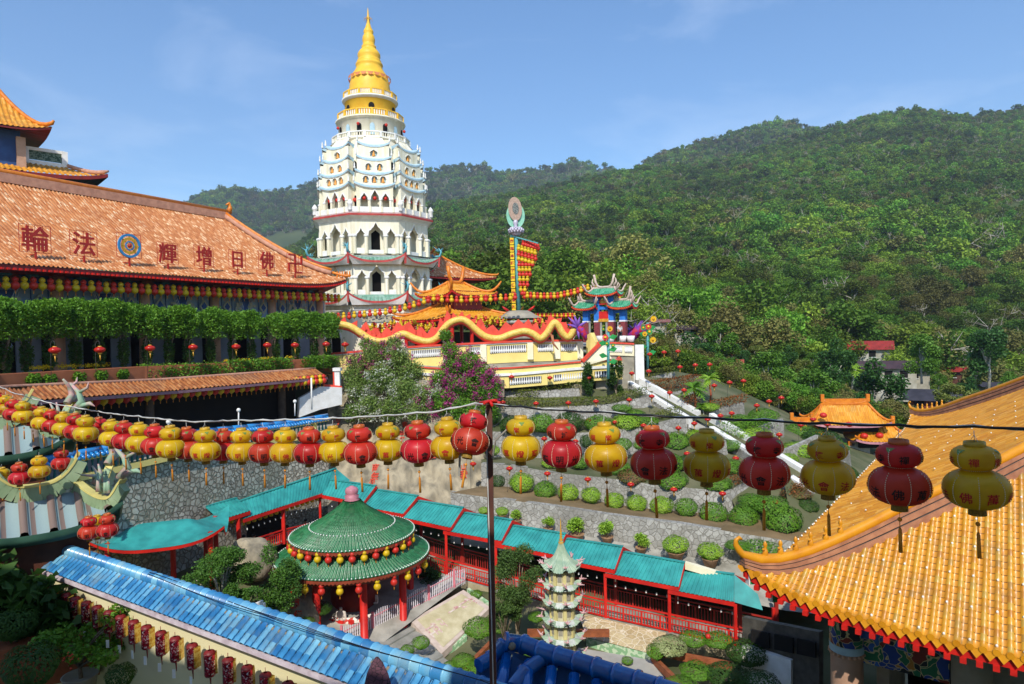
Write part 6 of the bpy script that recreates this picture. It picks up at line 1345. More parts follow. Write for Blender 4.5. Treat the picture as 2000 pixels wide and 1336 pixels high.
# =============== small white-green pagoda ===============
pb = pt(1100, 1281, 32); pgs = thing('small_pagoda', 'small seven storey cream pagoda with pale green tiled eaves in the garden', 'pagoda', (pb[0], pb[1], -17.6), R(8)); ZB = -17.6
m_pg = M('pale_green_ceramic', 'a9b99e', '8aa38a', rough=.4, scale=3); m_pk = M('pink_ornament', 'd8b5b0', 'c08f90', rough=.5, scale=6)
tipz = [ptz_ for ptz_ in [(pt(1100, y, 32)[2]) for y in (1100, 1136, 1168, 1203, 1239, 1277, 1315, 1350)]]
for i, z in enumerate(tipz):
    r0 = .8+.03*i; z -= ZB
    s2 = bpy.data.objects.new('storey', None); COL.objects.link(s2); s2.parent = pgs; LOC[s2.name] = (Vector((0, 0, 0)), 0, 1); s2.empty_display_size = .1
    def S(a, b, r0=r0, z=z, i=i):
        t = a; k = abs(((t/(math.pi/3)+.5) % 1)-.5)*2; rr = (r0-b)*(1+.14*k**3 if 0 else 1); c = abs(((t/(2*math.pi/8)) % 1)-.5)*2; flare = max(0, 1-c)**0; tip = (1-abs(((t/(2*math.pi/8)) % 1)-.0)) ; u = abs(((t/(2*math.pi/8)+.5) % 1)-.5)*2
        cn = max(0, 1-u*1.6)**2; return ((rr*(1+.2*cn*(1-b/.4)))*math.cos(t), (rr*(1+.2*cn*(1-b/.4)))*math.sin(t), z-.2+b*.42+.26*cn*max(0, 1-b/.4))
    if i == 0:
        def S(a, b, r0=r0, z=z):
            u = abs(((a/(2*math.pi/8)+.5) % 1)-.5)*2; cn = max(0, 1-u*1.6)**2; f = min(1, max(0, b/1.15)); rr = r0*(1-f)**1.5+.08; return (rr*(1+.18*cn*(1-f)**3)*math.cos(a), rr*(1+.18*cn*(1-f)**3)*math.sin(a), z-.2+1.3*f**1.25+.24*cn*(1-f)**3)
    tile_roof(S, 0, 2*math.pi, 2*math.pi/40, lambda a: 1.15 if i == 0 else .42, .1, .03).build('eave', m_pg, s2)
    MB().lathe([(r0*.97, z-.21), (r0*.6, z-.3)], 24).build('eave_underside', m_conc, s2)
    orn = MB()
    for k in range(8):
        a = 2*math.pi*k/8; d = V((math.cos(a), math.sin(a), 0)); c_ = d*r0*1.17+V((0, 0, z+.06)); 
        for j in range(5): e = nr.normal(size=3)*.1; e[2] = abs(e[2])+.05; orn.tube([c_-d*.1, c_, c_+e+d*.06], [.05, .05, .015], 4)
    orn.build('corner_ornaments', m_pk, s2)
    if i: MB().lathe([(r0*.98, z+.0-.2+.02), (r0*.72, z+.0)], 24).build('railing', M('weathered_white', 'c9ccc4', 'aab0a8', rough=.8, scale=5), s2)
    MB().lathe([(.55, z-1.0), (.55, z-.2)], 16, smooth=False).build('storey_wall', M('dull_cream', 'd6cfac', 'bdb594', rough=.8, scale=3), s2)
    win = MB(); cl_ = MB()
    for k in range(8):
        a = 2*math.pi*(k+.5)/8; cl_.box((.57*math.cos(a+.39), .57*math.sin(a+.39), z-.55), (.12, .16, .7), a+.39); P_ = [(.557*math.cos(a)-math.sin(a)*x, .557*math.sin(a)+math.cos(a)*x, z-.72+zz) for x, zz in ((-.1, 0), (.1, 0), (.1, .25), (.05, .34), (-.05, .34), (-.1, .25))]; win.poly(P_, .02, (math.cos(a), math.sin(a), 0))
    win.build('windows', m_greyst, s2); cl_.build('pilasters', M('dull_yellow_paint', 'd9cb8a', 'c4b67a', rough=.8, scale=3), s2)
zt = tipz[0]-ZB+1.05; MB().lathe([(.12, zt-.1), (.13, zt), (.07, zt+.05), (.1, zt+.12), (.05, zt+.17), (.08, zt+.24), (.04, zt+.29), (.07, zt+.36), (.04, zt+.42), (.06, zt+.5), (.03, zt+.6), (.02, zt+1.0), (.005, zt+1.15)], 10).build('golden_spire', m_gold, pgs)
MB().lathe([(1.1, -.3), (1.1, .5), (.9, .6)], 8, smooth=False).build('plinth', m_greyst, pgs)
# =============== near yellow tiled hall on the right ===============
CY = V((5.8, 17.0, 0)); D1 = V((.6, .8, 0)); D2 = V((.8, -.6, 0)); ZE = -7.05
def zr(x, y): b = min(x, y); return ZE+.42*b+.014*b*b+.86*math.exp(-(max(x, 0)+max(y, 0))/1.4)+.75*math.exp(-(max(x, 0)+max(36-y, 0))/1.6)
def SF(a, b): p = CY+D2*a+D1*b; return (p[0], p[1], zr(a, b))
def SL(a, b): p = CY+D1*a+D2*b; return (p[0], p[1], zr(b, a))
yh = thing('yellow_roofed_hall', 'near hall at the right edge with a big amber tile roof and red eave', 'temple hall', (12, 24, -17.5))
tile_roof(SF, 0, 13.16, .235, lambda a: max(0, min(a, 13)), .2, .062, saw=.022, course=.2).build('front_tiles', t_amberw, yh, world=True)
tile_roof(SL, 0, 36, .25, lambda a: max(0, min(a, 36-a, 13)), .45, .045, course=.3).build('side_tiles', t_amber, yh, world=True)
MB().quad(SF(13.2, 0), SF(26, 0), SF(13.2+6.5, 6.5), SF(13.2, 6.5)).quad(SF(13.2, 6.5), SF(19.7, 6.5), SF(13.2, 13), SF(13.2, 13)).build('far_tiles', t_amber, yh, world=True)
ev = MB(); re_ = MB(); dr = MB(); cp_ = MB()
def pe(a, b, dz): x, y, z = SF(a, b); return (x, y, z+dz)
n = 56
for k in range(n):
    a = k*.235; m_ = a+.1175; e = a+.235
    # drip tile: pointed tongue under each trough, round end on each cap row
    dr.poly([pe(a-.11+.1175*0, -.0, .03), pe(a+.11, 0, .03), pe(a+.11, -.02, -.03), pe(a, -.04, -.16), pe(a-.11, -.02, -.03)], .02, (.6, .8, 0))
    c = V(pe(m_, -.03, .045)); x = D2; P = [tuple(c+D2*.075*math.cos(t)+up*.075*math.sin(t)) for t in np.linspace(0, 6.28, 11)[:-1]]; cp_.poly(P, .04, (.6, .8, 0))
dr.build('drip_tiles', m_yellowtile, yh, world=True); cp_.build('cap_tile_ends', m_yellowtile, yh, world=True)
T_ = [pe(a, .05, .01) for a in np.linspace(0, 26, 100)]; B_ = [pe(a, .05, -.28) for a in np.linspace(0, 26, 100)]
MB().grid([[p for p in T_[:24]], [p for p in B_[:24]]], smooth=False).build('red_eave_board', m_red, yh, world=True); MB().grid([T_[23:], B_[23:]], smooth=False).build('bare_eave_board', M('primed_wood', 'c9aa98', 'a8695a', rough=.8, scale=6, lo=.45, hi=.55), yh, world=True)
MB().grid([[tuple(V(SL(a, .05))+up*.0) for a in np.linspace(0, 36, 60)], [tuple(V(SL(a, .05))-up*.28) for a in np.linspace(0, 36, 60)]], smooth=False).build('side_eave_board', m_red, yh, world=True)
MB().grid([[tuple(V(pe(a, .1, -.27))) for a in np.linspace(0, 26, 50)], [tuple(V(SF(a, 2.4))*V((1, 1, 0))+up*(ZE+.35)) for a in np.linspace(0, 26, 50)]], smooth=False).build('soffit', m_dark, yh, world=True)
wre = MB()
for k in range(60):
    a = .35+k*.29; c = V(pe(a, .04, -.33)); (re_ if a < 6.1 else wre).box(tuple(c), (.12, .14, .11), math.atan2(-.6, .8))
re_.build('rafter_ends', m_red, yh, world=True); wre.build('white_rafter_ends', m_white, yh, world=True)
# hip ridge with brick bands and yellow cap
def hipline(sgn, n=30, far=False):
    P = []
    for t in np.linspace(0, 1, n):
        s = 13*(t**1.0); x, y = s, (s if not far else 36-s); p = CY+D2*x+D1*y; P.append(V((p[0], p[1], zr(x, y))))
    return P
m_rb = M('ridge_brick_band', 'b98463', '9c6a50', rough=.75, scale=3)
m_rg = M('dark_groove', '3a3634', '57504b', rough=.8)
for far in (False, True):
    hp = hipline(1, 40, far); nm = ('hip_ridge', 'far_hip_ridge')[far]; j = Vector((D1+D2)) if not far else Vector((D2-D1))
    side = V((-(j.y), j.x, 0))/j.length
    for (z0, z1, w_, m_, nn) in ((-.05, .14, .30, m_rb, 'band'), (.14, .2, .22, m_rg, 'groove'), (.2, .36, .27, m_rb, 'band'), (.36, .41, .2, m_rg, 'groove'), (.41, .52, .25, m_rb, 'band')):
        HS = [.38+.62*min(1, k*13/39/3.2) for k in range(len(hp))]; A_ = [p+side*w_/2 for p in hp]; B2 = [p-side*w_/2 for p in hp]; mb = MB(); mb.grid([[a+up*z0*h_ for a, h_ in zip(A_, HS)], [a+up*z1*h_ for a, h_ in zip(A_, HS)], [b+up*z1*h_ for b, h_ in zip(B2, HS)], [b+up*z0*h_ for b, h_ in zip(B2, HS)]], smooth=False); e = hp[0]; mb.quad(tuple(A_[0]+up*z0*.38), tuple(A_[0]+up*z1*.38), tuple(B2[0]+up*z1*.38), tuple(B2[0]+up*z0*.38)); mb.build(nm+'_'+nn, m_, yh, world=True)
    d0 = (hp[0]-hp[3])*V((1, 1, 0)); d0 /= np.linalg.norm(d0); c = hp[0]+up*.26
    cap_ = MB(); cap_.tube([c+d0*.0+up*.4, c+d0*.07+up*.46, c+d0*.16+up*.4, c+d0*.17+up*.28, c+d0*.08+up*.12, c+up*.02]+[p+up*(.06+.54*h_) for p, h_ in zip(hp[1:], HS[1:])], [.03, .045, .055, .07, .09, .1]+[.14]*(len(hp)-1), 10); cap_.build(nm+'_cap', m_yellowtile, yh, world=True)
    fg = MB(); q = np.random.RandomState(4)
    for k in range(6):
        p = hp[1]*0+V(CY+(D2+(D1 if not far else -D1))*(.45+.3*k)+(D1*36 if far else 0)); s = .45+.3*k; z = zr(s, s if not far else 36-s)+.3+.54*(.38+.62*min(1, s/3.2)); b = (p[0], p[1], z-.08); fg.lathe([(.07, -.2), (.08, 0), (.06, .1), (.03, .14), (.055, .2), (.05, .26), (.01, .32)], 7, b).tube([(b[0], b[1], b[2]+.08), (b[0]-.08, b[1]-.08, b[2]+.14)], .03, 5)
    fg.build('ridge_beasts', m_yellowtile, yh, world=True)
# string lights: white bulbs on every other tile row
bm = 0
m_bulb = M('frosted_bulb', 'f4f2e8', 'e6e2d2', rough=.2, coat=.5)
for r_ in range(0, 56, 2):
    a = (r_+.5)*.235; mb = MB(); b = .1
    while b < min(a, 12.5)-.25:
        x, y, z = SF(a, b); mb.ball((x, y, z+.095), .03, 6, 5, 1.2); b += .92
    if mb.v: mb.build('bulb_string', m_bulb, label='string of white bulbs on an amber tile row, %s from the near hip' % ordw(r_//2+1), cat='string light', group='bulb strings on the yellow roof')
for r_ in range(12):
    a = 1.0+r_*2.1; mb = MB(); b = .1
    while b < min(a, 36-a, 10)-.3: x, y, z = SL(a, b); mb.ball((x, y, z+.09), .03, 6, 5); b += .8
    if mb.v: mb.build('bulb_string', m_bulb, label='string of white bulbs on the far roof side, %s from the near corner' % ordw(r_+1), cat='string light', group='bulb strings on the yellow roof')
mb = MB()
for k in range(70): x, y, z = SL(.8+.5*k, .06); mb.ball((x, y, z+.07), .035, 6, 5)
mb.build('bulb_string', m_bulb, label='string of white bulbs lining the receding edge of the yellow roof', cat='string light', group='bulb strings on the yellow roof')
# body under the eave
def YB(a, b, z): p = CY+D2*a+D1*b; return (p[0], p[1], z)
pmt = bpy.data.materials.new('painted_beam'); pmt.use_nodes = True; t_ = pmt.node_tree; n_ = t_.nodes; L = t_.links.new; tc_ = n_.new('ShaderNodeTexCoord'); v_ = n_.new('ShaderNodeTexVoronoi'); v_.inputs['Scale'].default_value = 3.2; w_ = n_.new('ShaderNodeTexNoise'); w_.inputs['Scale'].default_value = 2; ad_ = n_.new('ShaderNodeVectorMath'); ad_.operation = 'ADD'
L(tc_.outputs['Object'], w_.inputs['Vector']); L(tc_.outputs['Object'], ad_.inputs[0]); L(w_.outputs['Color'], ad_.inputs[1]); L(ad_.outputs[0], v_.inputs['Vector']); sp_ = n_.new('ShaderNodeSeparateColor'); L(v_.outputs['Color'], sp_.inputs[0]); cr_ = n_.new('ShaderNodeValToRGB'); cr_.color_ramp.interpolation = 'CONSTANT'
for i, (p, c) in enumerate(((0, '1d3f8c'), (.25, '1c6b46'), (.45, '101820'), (.6, '2b62b0'), (.78, 'a8742a'), (.9, '7c2a20'))):
    if i > 1: cr_.color_ramp.elements.new(p)
    cr_.color_ramp.elements[i].position = p; cr_.color_ramp.elements[i].color = (*srgb(c), 1)
L(sp_.outputs[0], cr_.inputs[0]); e_ = n_.new('ShaderNodeTexVoronoi'); e_.feature = 'DISTANCE_TO_EDGE'; e_.inputs['Scale'].default_value = 3.2; L(ad_.outputs[0], e_.inputs['Vector']); lt = n_.new('ShaderNodeMath'); lt.operation = 'LESS_THAN'; lt.inputs[1].default_value = .035; L(e_.outputs[0], lt.inputs[0]); mx_ = n_.new('ShaderNodeMix'); mx_.data_type = 'RGBA'; mx_.inputs[7].default_value = (*srgb('c9b98a'), 1); L(lt.outputs[0], mx_.inputs[0]); L(cr_.outputs[0], mx_.inputs[6]); L(mx_.outputs[2], n_['Principled BSDF'].inputs['Base Color'])
MB().lathe([(.4, -17.6), (.4, -8.75)], 20, YB(2.0, 2.3, 0)).build('column', m_col, yh, world=True); MB().lathe([(.42, -8.55), (.41, -6.7)], 24, YB(2.0, 2.3, 0)).build('painted_column_top', pmt, yh, world=True)
MB().lathe([(.425, -8.75), (.43, -8.55)], 24, YB(2.0, 2.3, 0)).build('pale_blue_band', m_bluew, yh, world=True)
kn = MB(); c = V(YB(2.0, 2.3, -8.8))
for k in range(20): a = k*.314; kn.ball((c[0]+.42*math.cos(a), c[1]+.42*math.sin(a), c[2]), .045, 6, 5)
kn.build('column_beads', M('peach_beads', 'd9a883'), yh, world=True)
MB().wall([YB(2.4, 2.3, -6.7), YB(4.3, 2.3, -6.7)], [YB(2.4, 2.3, -7.65), YB(4.3, 2.3, -7.65)], .2).build('painted_beam', pmt, yh, world=True); MB().wall([YB(2.4, 2.22, -7.65), YB(4.3, 2.22, -7.65)], [YB(2.4, 2.22, -7.85), YB(4.3, 2.22, -7.85)], .2).build('red_beam', m_dred, yh, world=True); MB().wall([YB(2.4, 2.3, -7.85), YB(4.3, 2.3, -7.85)], [YB(2.4, 2.3, -9), YB(4.3, 2.3, -9)], .2).build('painted_beam', pmt, yh, world=True)
MB().lathe([(.42, -17.6), (.42, -6.7)], 20, YB(4.75, 2.3, 0)).build('column', m_greyst, yh, world=True)
MB().wall([YB(5.1, 2.6, -6.6), YB(20, 2.6, -6.6)], [YB(5.1, 2.6, -17.6), YB(20, 2.6, -17.6)], .3).build('shaded_wall', m_greyst, yh, world=True)
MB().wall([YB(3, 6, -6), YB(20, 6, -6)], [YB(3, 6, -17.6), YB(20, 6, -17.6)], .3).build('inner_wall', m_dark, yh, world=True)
MB().wall([YB(2.6, 34, -6.4), YB(2.6, 3, -6.4)][::1], [YB(2.6, 34, -17.6), YB(2.6, 3, -17.6)][::1], .3).build('side_wall', m_greyst, yh, world=True)
gb = MB(); gw = MB()
for (a, b, z, l) in ((.75, .75, -6.55, .9), (1.3, 1.1, -7.0, 1.0)):
    p = V(YB(a, b, z)); d = -(D1+D2)/1.414; gb.bar(tuple(p), tuple(p+d*l), .17, .26); gw.bar(tuple(p+up*.14), tuple(p+d*l+up*.14), .18, .03).bar(tuple(p+d*l*1.0), tuple(p+d*(l+.03)), .19, .28)
gb.build('green_corner_beams', M('green_beam_paint', '1f9a4d', '178040'), yh, world=True); gw.build('white_beam_edges', m_white, yh, world=True)
# =============== blue tiled wall at the lower left ===============
R0, R1 = V(ptz(98, 1068, -5)), V(ptz(985, 1362, -5)); dW = (R1-R0)/np.linalg.norm(R1-R0); nW = V((dW[1], -dW[0], 0)); nW = nW if nW[1] < 0 else -nW; LW = np.linalg.norm(R1-R0)
bw = thing('blue_tiled_wall', 'cream garden wall with a bright blue glazed tile cap running along the lower left', 'wall', tuple(R0-up*4))
m_bt2 = tilemat('bright_blue_tile', [(0, '2a6ea6'), (.35, '3d8bbd'), (.7, '5aa3cc'), (1, '7dbbd6')], rough=.38, coat=.2, dirt=('8fa3a0', 3.0, .5), valley=('1d5582', '123450'))  # dark valley blue stands in for shade between the barrel rows
rb = MB(); rb.uv = []; n = int(LW/.2)
for k in range(n):
    a = R0+dW*(k*LW/n)+up*.05; b = R0+dW*((k+1.06)*LW/n)+up*.05; m_ = MB().tube([a, a+dW*.025, a+dW*.03, b], [.14, .14, .122, .128], 14); k0 = len(rb.v); rb.v += m_.v; rb.f += [tuple(i+k0 for i in q_) for q_ in m_.f]; rb.sm += m_.sm; rb.uv += [(2*k+.5, .5)]*len(m_.v)
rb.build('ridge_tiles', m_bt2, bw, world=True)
def SB(s):
    def f(a, b): p = R0+dW*a+nW*s*(.1+b); return (p[0], p[1], -5.03-.62*b-.1*b*b)
    return f
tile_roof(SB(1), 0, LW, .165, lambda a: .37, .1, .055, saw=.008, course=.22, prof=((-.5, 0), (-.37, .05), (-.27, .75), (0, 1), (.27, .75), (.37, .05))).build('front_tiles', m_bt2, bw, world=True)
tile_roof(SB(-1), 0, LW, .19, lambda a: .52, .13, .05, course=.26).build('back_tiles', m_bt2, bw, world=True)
mo = MB(); q = np.random.RandomState(8)
for k in range(int(LW/.19)):
    p = R0+dW*((k+.0)*.19)+nW*.12; mo.lathe([(.05, -.03), (.06, .02), (.03, .04)], 6, (p[0], p[1], -5.06))
mo.build('mortar_plugs', M('grey_mortar', '8c8270', '6f6656', rough=.95, scale=8), bw, world=True)
MB().wall([R0+nW*.48-up*.31, R1+nW*.48-up*.31][::1], [R0+nW*.48-up*.38, R1+nW*.48-up*.38], .1).build('white_fascia', M('pinkish_white_fascia', 'd9ccd0', 'b9a8ae', scale=5), bw, world=True)
MB().wall([R0+nW*.3-up*.3, R1+nW*.3-up*.3], [R0+nW*.3-up*5, R1+nW*.3-up*5], .5).build('cream_wall', M('cream_wall_paint', 'e8dfb4', 'ddd3a2', rough=.8, scale=.6), bw, world=True)
cb = MB()
for s in (0, .03):
    P_ = [R0+dW*(LW*t)+nW*(.1+s*2+.07*math.sin(t*11+s*30))+up*(.2-.06*abs(math.sin(t*9+s*20))) for t in np.linspace(.34, 1, 60)]; cb.tube(P_, .007, 5)
cb.build('black_cable', m_blackcable, label='black cables lying along the blue ridge tiles of the lower left wall', cat='cable')
# spangled lanterns below the blue eave
m_glit = bpy.data.materials.new('red_sequins'); m_glit.use_nodes = True; t_ = m_glit.node_tree; n_ = t_.nodes; L = t_.links.new; b_ = n_['Principled BSDF']; v_ = n_.new('ShaderNodeTexVoronoi'); v_.inputs['Scale'].default_value = 42; tc_ = n_.new('ShaderNodeTexCoord'); L(tc_.outputs['Object'], v_.inputs['Vector']); cr_ = n_.new('ShaderNodeValToRGB'); sp_ = n_.new('ShaderNodeSeparateColor'); L(v_.outputs['Color'], sp_.inputs[0]); L(sp_.outputs[0], cr_.inputs[0])
cr_.color_ramp.elements[0].color = (*srgb('5a0f14'), 1); cr_.color_ramp.elements[1].color = (*srgb('d9344a'), 1); cr_.color_ramp.elements[1].position = .7; e = cr_.color_ramp.elements.new(.95); e.color = (1, .8, .75, 1); L(cr_.outputs[0], b_.inputs['Base Color']); b_.inputs['Metallic'].default_value = .85; b_.inputs['Roughness'].default_value = .18
nm_ = n_.new('ShaderNodeNormalMap') if 0 else None; bp_ = n_.new('ShaderNodeBump'); bp_.inputs['Strength'].default_value = 1; bp_.inputs['Distance'].default_value = .02; L(sp_.outputs[1], bp_.inputs['Height']); L(bp_.outputs[0], b_.inputs['Normal'])
m_gl2 = M('gold_sequins', 'c9922c', 'e8c66a', rough=.25, scale=30, mode='voronoi', metal=.6)
gl = None; 
lst = [(66, 1), (90, 1), (112, 1), (130, 1128), (151, 1140), (172, 1150), (195, 1156), (218, 1168), (243, 1184), (268, 1192), (296, 1203), (324, 1216), (357, 1231), (391, 1244), (427, 1258), (464, 1273), (500, 1291), (543, 1308), (585, 1324), (630, 1340)]
eL = R0+nW*.62
def on_line(px):
    lo, hi = -3.0, LW
    for _ in range(40):
        m_ = (lo+hi)/2; p = eL+dW*m_
        if 1000+F*p[0]/p[1] < px: lo = m_
        else: hi = m_
    return eL+dW*lo
for i, (px, y) in enumerate(lst):
    p = on_line(px); p = (p[0], p[1], -5.5)
    lab = 'red spangled cylinder lantern with a white tag on the cream wall, %s from the left' % ordw(i+1)
    if gl is None:
        gl = thing('spangled_lantern', lab, 'lantern', p, 0, 'spangled lanterns under the blue tile eave')
        MB().lathe([(.03, 0), (.09, -.02), (.095, -.06), (.095, -.4), (.085, -.43), (.02, -.44)][::-1], 14).build('body', m_glit, gl)
        MB().box((.075, .02, -.22), (.09, .12, .36)).build('gold_panel', m_gl2, gl); MB().lathe([(.1, -.03), (.085, .0), (.03, .02)], 12).build('red_cap', m_dred, gl)
        MB().tube([(0, 0, .1), (0, 0, 0)], .006, 4).tube([(0, 0, -.43), (.01, 0, -.62)], [.02, .006], 5).build('tassel', m_dred, gl); MB().box((-.03, -.02, -.66), (.06, .006, .16)).build('tag', m_tasw, gl)
    else: dup(gl, p, rnd.uniform(-.5, .5), lab)
# purple brick finial at the bottom edge and the dark blue ridge roof
p0 = R0+dW*(LW*.80); c = V(ptz(738, 1345, -4.9)); fn = MB(); G_ = []
for j, (w_, z) in enumerate(((.22, -.3), (.2, 0), (.15, .2), (.08, .36), (.02, .44))): G_.append([(c[0]+w_*math.cos(a), c[1]+w_*.45*math.sin(a), c[2]+z) for a in np.linspace(0, 2*math.pi, 15)])
fn.grid(G_); fn.build('brick_finial', stonemat('purple_brick', '6b4450', '513440', '2e2024', scale=14, gapw=.06, bump=.4), label='pointed purple brick finial standing in front of the blue ridge', cat='finial')
m_db = M('deep_blue_ceramic', '1668b0', '0f4f94', rough=.15, scale=4, coat=.7, spec=.6)
dbr = thing('blue_ridge_roof', 'dark blue glazed ridge and tiles of a shaded roof at the bottom centre', 'roof', ptz(1090, 1300, -4.9))
def beads(P, r, par, name, L0=.3):
    mb = MB(); P = smooth_poly(P, 8); tot = sum(np.linalg.norm(P[i+1]-P[i]) for i in range(len(P)-1)); n = int(tot/L0)
    for k in range(n):
        a, b = poly_at(P, k/n), poly_at(P, min(1, (k+1.05)/n)); d = (b-a)/np.linalg.norm(b-a); mb.tube([a, a+d*.05, a+d*.055, b], [r*1.18, r*1.18, r, r*1.02], 16)
    mb.build(name, m_db, par, world=True)
Zc = -4.75
beads([ptz(985, 1253, -4.7), ptz(1010, 1254, Zc), ptz(1060, 1272, Zc-.02), ptz(1140, 1296, Zc), ptz(1220, 1322, Zc), ptz(1330, 1357, Zc)], .125, dbr, 'ridge')
beads([ptz(1062, 1284, -4.85), ptz(1035, 1300, -4.9), ptz(1000, 1345, -5.0)], .1, dbr, 'branch_ridge')
beads([ptz(985, 1257, -4.75), ptz(955, 1290, -4.9), ptz(935, 1300, -4.9)], .1, dbr, 'ridge_end', .2)
rbm = MB()
for k in range(8):
    a = V(ptz(990+k*44, 1282+k*13, -4.88)); rbm.tube([a, a+V((-.12, -.8, -.28))], .09, 10)
rbm.build('tile_rows', m_db, dbr, world=True)
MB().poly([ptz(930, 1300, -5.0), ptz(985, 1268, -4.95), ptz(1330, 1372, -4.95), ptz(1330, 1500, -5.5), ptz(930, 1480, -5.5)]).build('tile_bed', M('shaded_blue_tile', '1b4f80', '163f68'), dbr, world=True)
MB().ball(ptz(1000, 1262, -4.72), .06).build('bare_mortar', MATS['grey_mortar'], dbr, world=True)
# =============== pole, wire and the big lanterns ===============
pole = thing('lantern_pole', 'brown square metal pole in the middle carrying the lantern wire', 'pole', pt(964, 1420, 7.6))
MB().bar(pt(965, 1440, 7.55), pt(955, 790, 8.0), .075).build('post', M('brown_painted_metal', '5b3428', '4a2920', rough=.5, scale=3), pole, world=True)
MB().bar(pt(966.5, 1440, 7.48), pt(948.5, 800, 7.93), .012).build('white_cable', m_wirew, pole, world=True)
mb = MB(); c = V(pt(957, 788, 7.95)); q = np.random.RandomState(6)
for k in range(9): a = q.normal(size=3)*.07; a[2] = abs(a[2])*.4; mb.tube([c-a*V((1, 1, 0)), c+up*.03, c+a], .018, 5)
mb.build('red_tape', m_red, pole, world=True)
mb = MB(); mb.tube([pt(897, 930, 7.8), pt(898, 890, 7.8), pt(908, 862, 7.8), pt(925, 854, 7.85), pt(942, 862, 7.9), pt(951, 890, 7.95)], .014, 7, False); mb.tube([pt(962, 895, 7.8), pt(968, 860, 7.75), pt(990, 839, 7.7)], .012, 7, False); mb.build('bent_arm', m_conc, pole, world=True)
RL = [(1017, 812, 900), (1097, 820, 912), (1180, 825, 920), (1273, 832, 935), (1380, 838, 940), (1493, 845, 955), (1615, 852, 965), (1755, 858, 985), (1903, 862, 993)]
LL = [(928, 803, 888), (873, 815, 897), (815, 822, 903), (757, 826, 900), (701, 830, 906), (650, 832, 903), (603, 834, 905), (557, 835, 903), (513, 836, 903), (471, 836, 901), (436, 837, 899), (400, 835, 900), (364, 834, 896), (332, 831, 894), (302, 828, 888), (271, 825, 883), (242, 822, 877), (217, 819, 871), (192, 815, 864), (167, 811, 862), (146, 807, 857), (124, 804, 851), (100, 799, 844), (81, 794, 839), (62, 790, 832), (44, 783, 826), (25, 779, 821), (11, 771, 811), (-4, 766, 806)]
m_pr = M('red_lantern_silk', 'e04535', 'cf3527', rough=.42, scale=3, transl=.4, spec=.45, coat=.06, objr=.12); m_py = M('yellow_lantern_silk', 'ecc821', 'deb31a', rough=.42, scale=3, transl=.4, spec=.45, coat=.06, objr=.12)
m_colr = M('orange_gold_collar', 'c86a2a', 'a8521e', rough=.4); m_coly = M('gold_collar', 'c9a22a', 'a8841c', rough=.4); m_skt = M('gold_fringe', '9a7a26', '6e561a', rough=.7, scale=30)
m_seam = M('pale_sequin_seam', 'ede6c8', 'd8cfa8', rough=.3); m_leaf = M('green_leaf_print', '6f8f45', '587a38', rough=.5); m_chb = M('black_character', '16110f'); m_chr = M('red_character', 'c22a1e')
def rlow(z): s = (z+.71)/.29; return .1+.34*math.sqrt(max(0, 1-abs(s)**2.2))
def rupp(z): s = (z+.245)/.18; return .1+.225*math.sqrt(max(0, 1-abs(s)**2.4))
def ribbed(fn, z0, z1, rows, n=36):
    mb = MB(); prof = []
    for k in range(rows*2+1): z = z0+(z1-z0)*k/(rows*2); prof.append((max(.03, fn(z)-(.011 if k % 2 == 0 else 0)), z))
    mb.lathe(prof, n); return mb
def onglobe(mb, s, fn, zc, size, ang, off=.008):
    t = text_mb(s, size, bold=.012); 
    v = []
    for x, y, z in t.v:
        zz = zc+z; r_ = fn(zz)+off; a = ang+x/fn(zc); v.append((r_*math.cos(a), r_*math.sin(a), zz))
    mb.add(v, t.f)
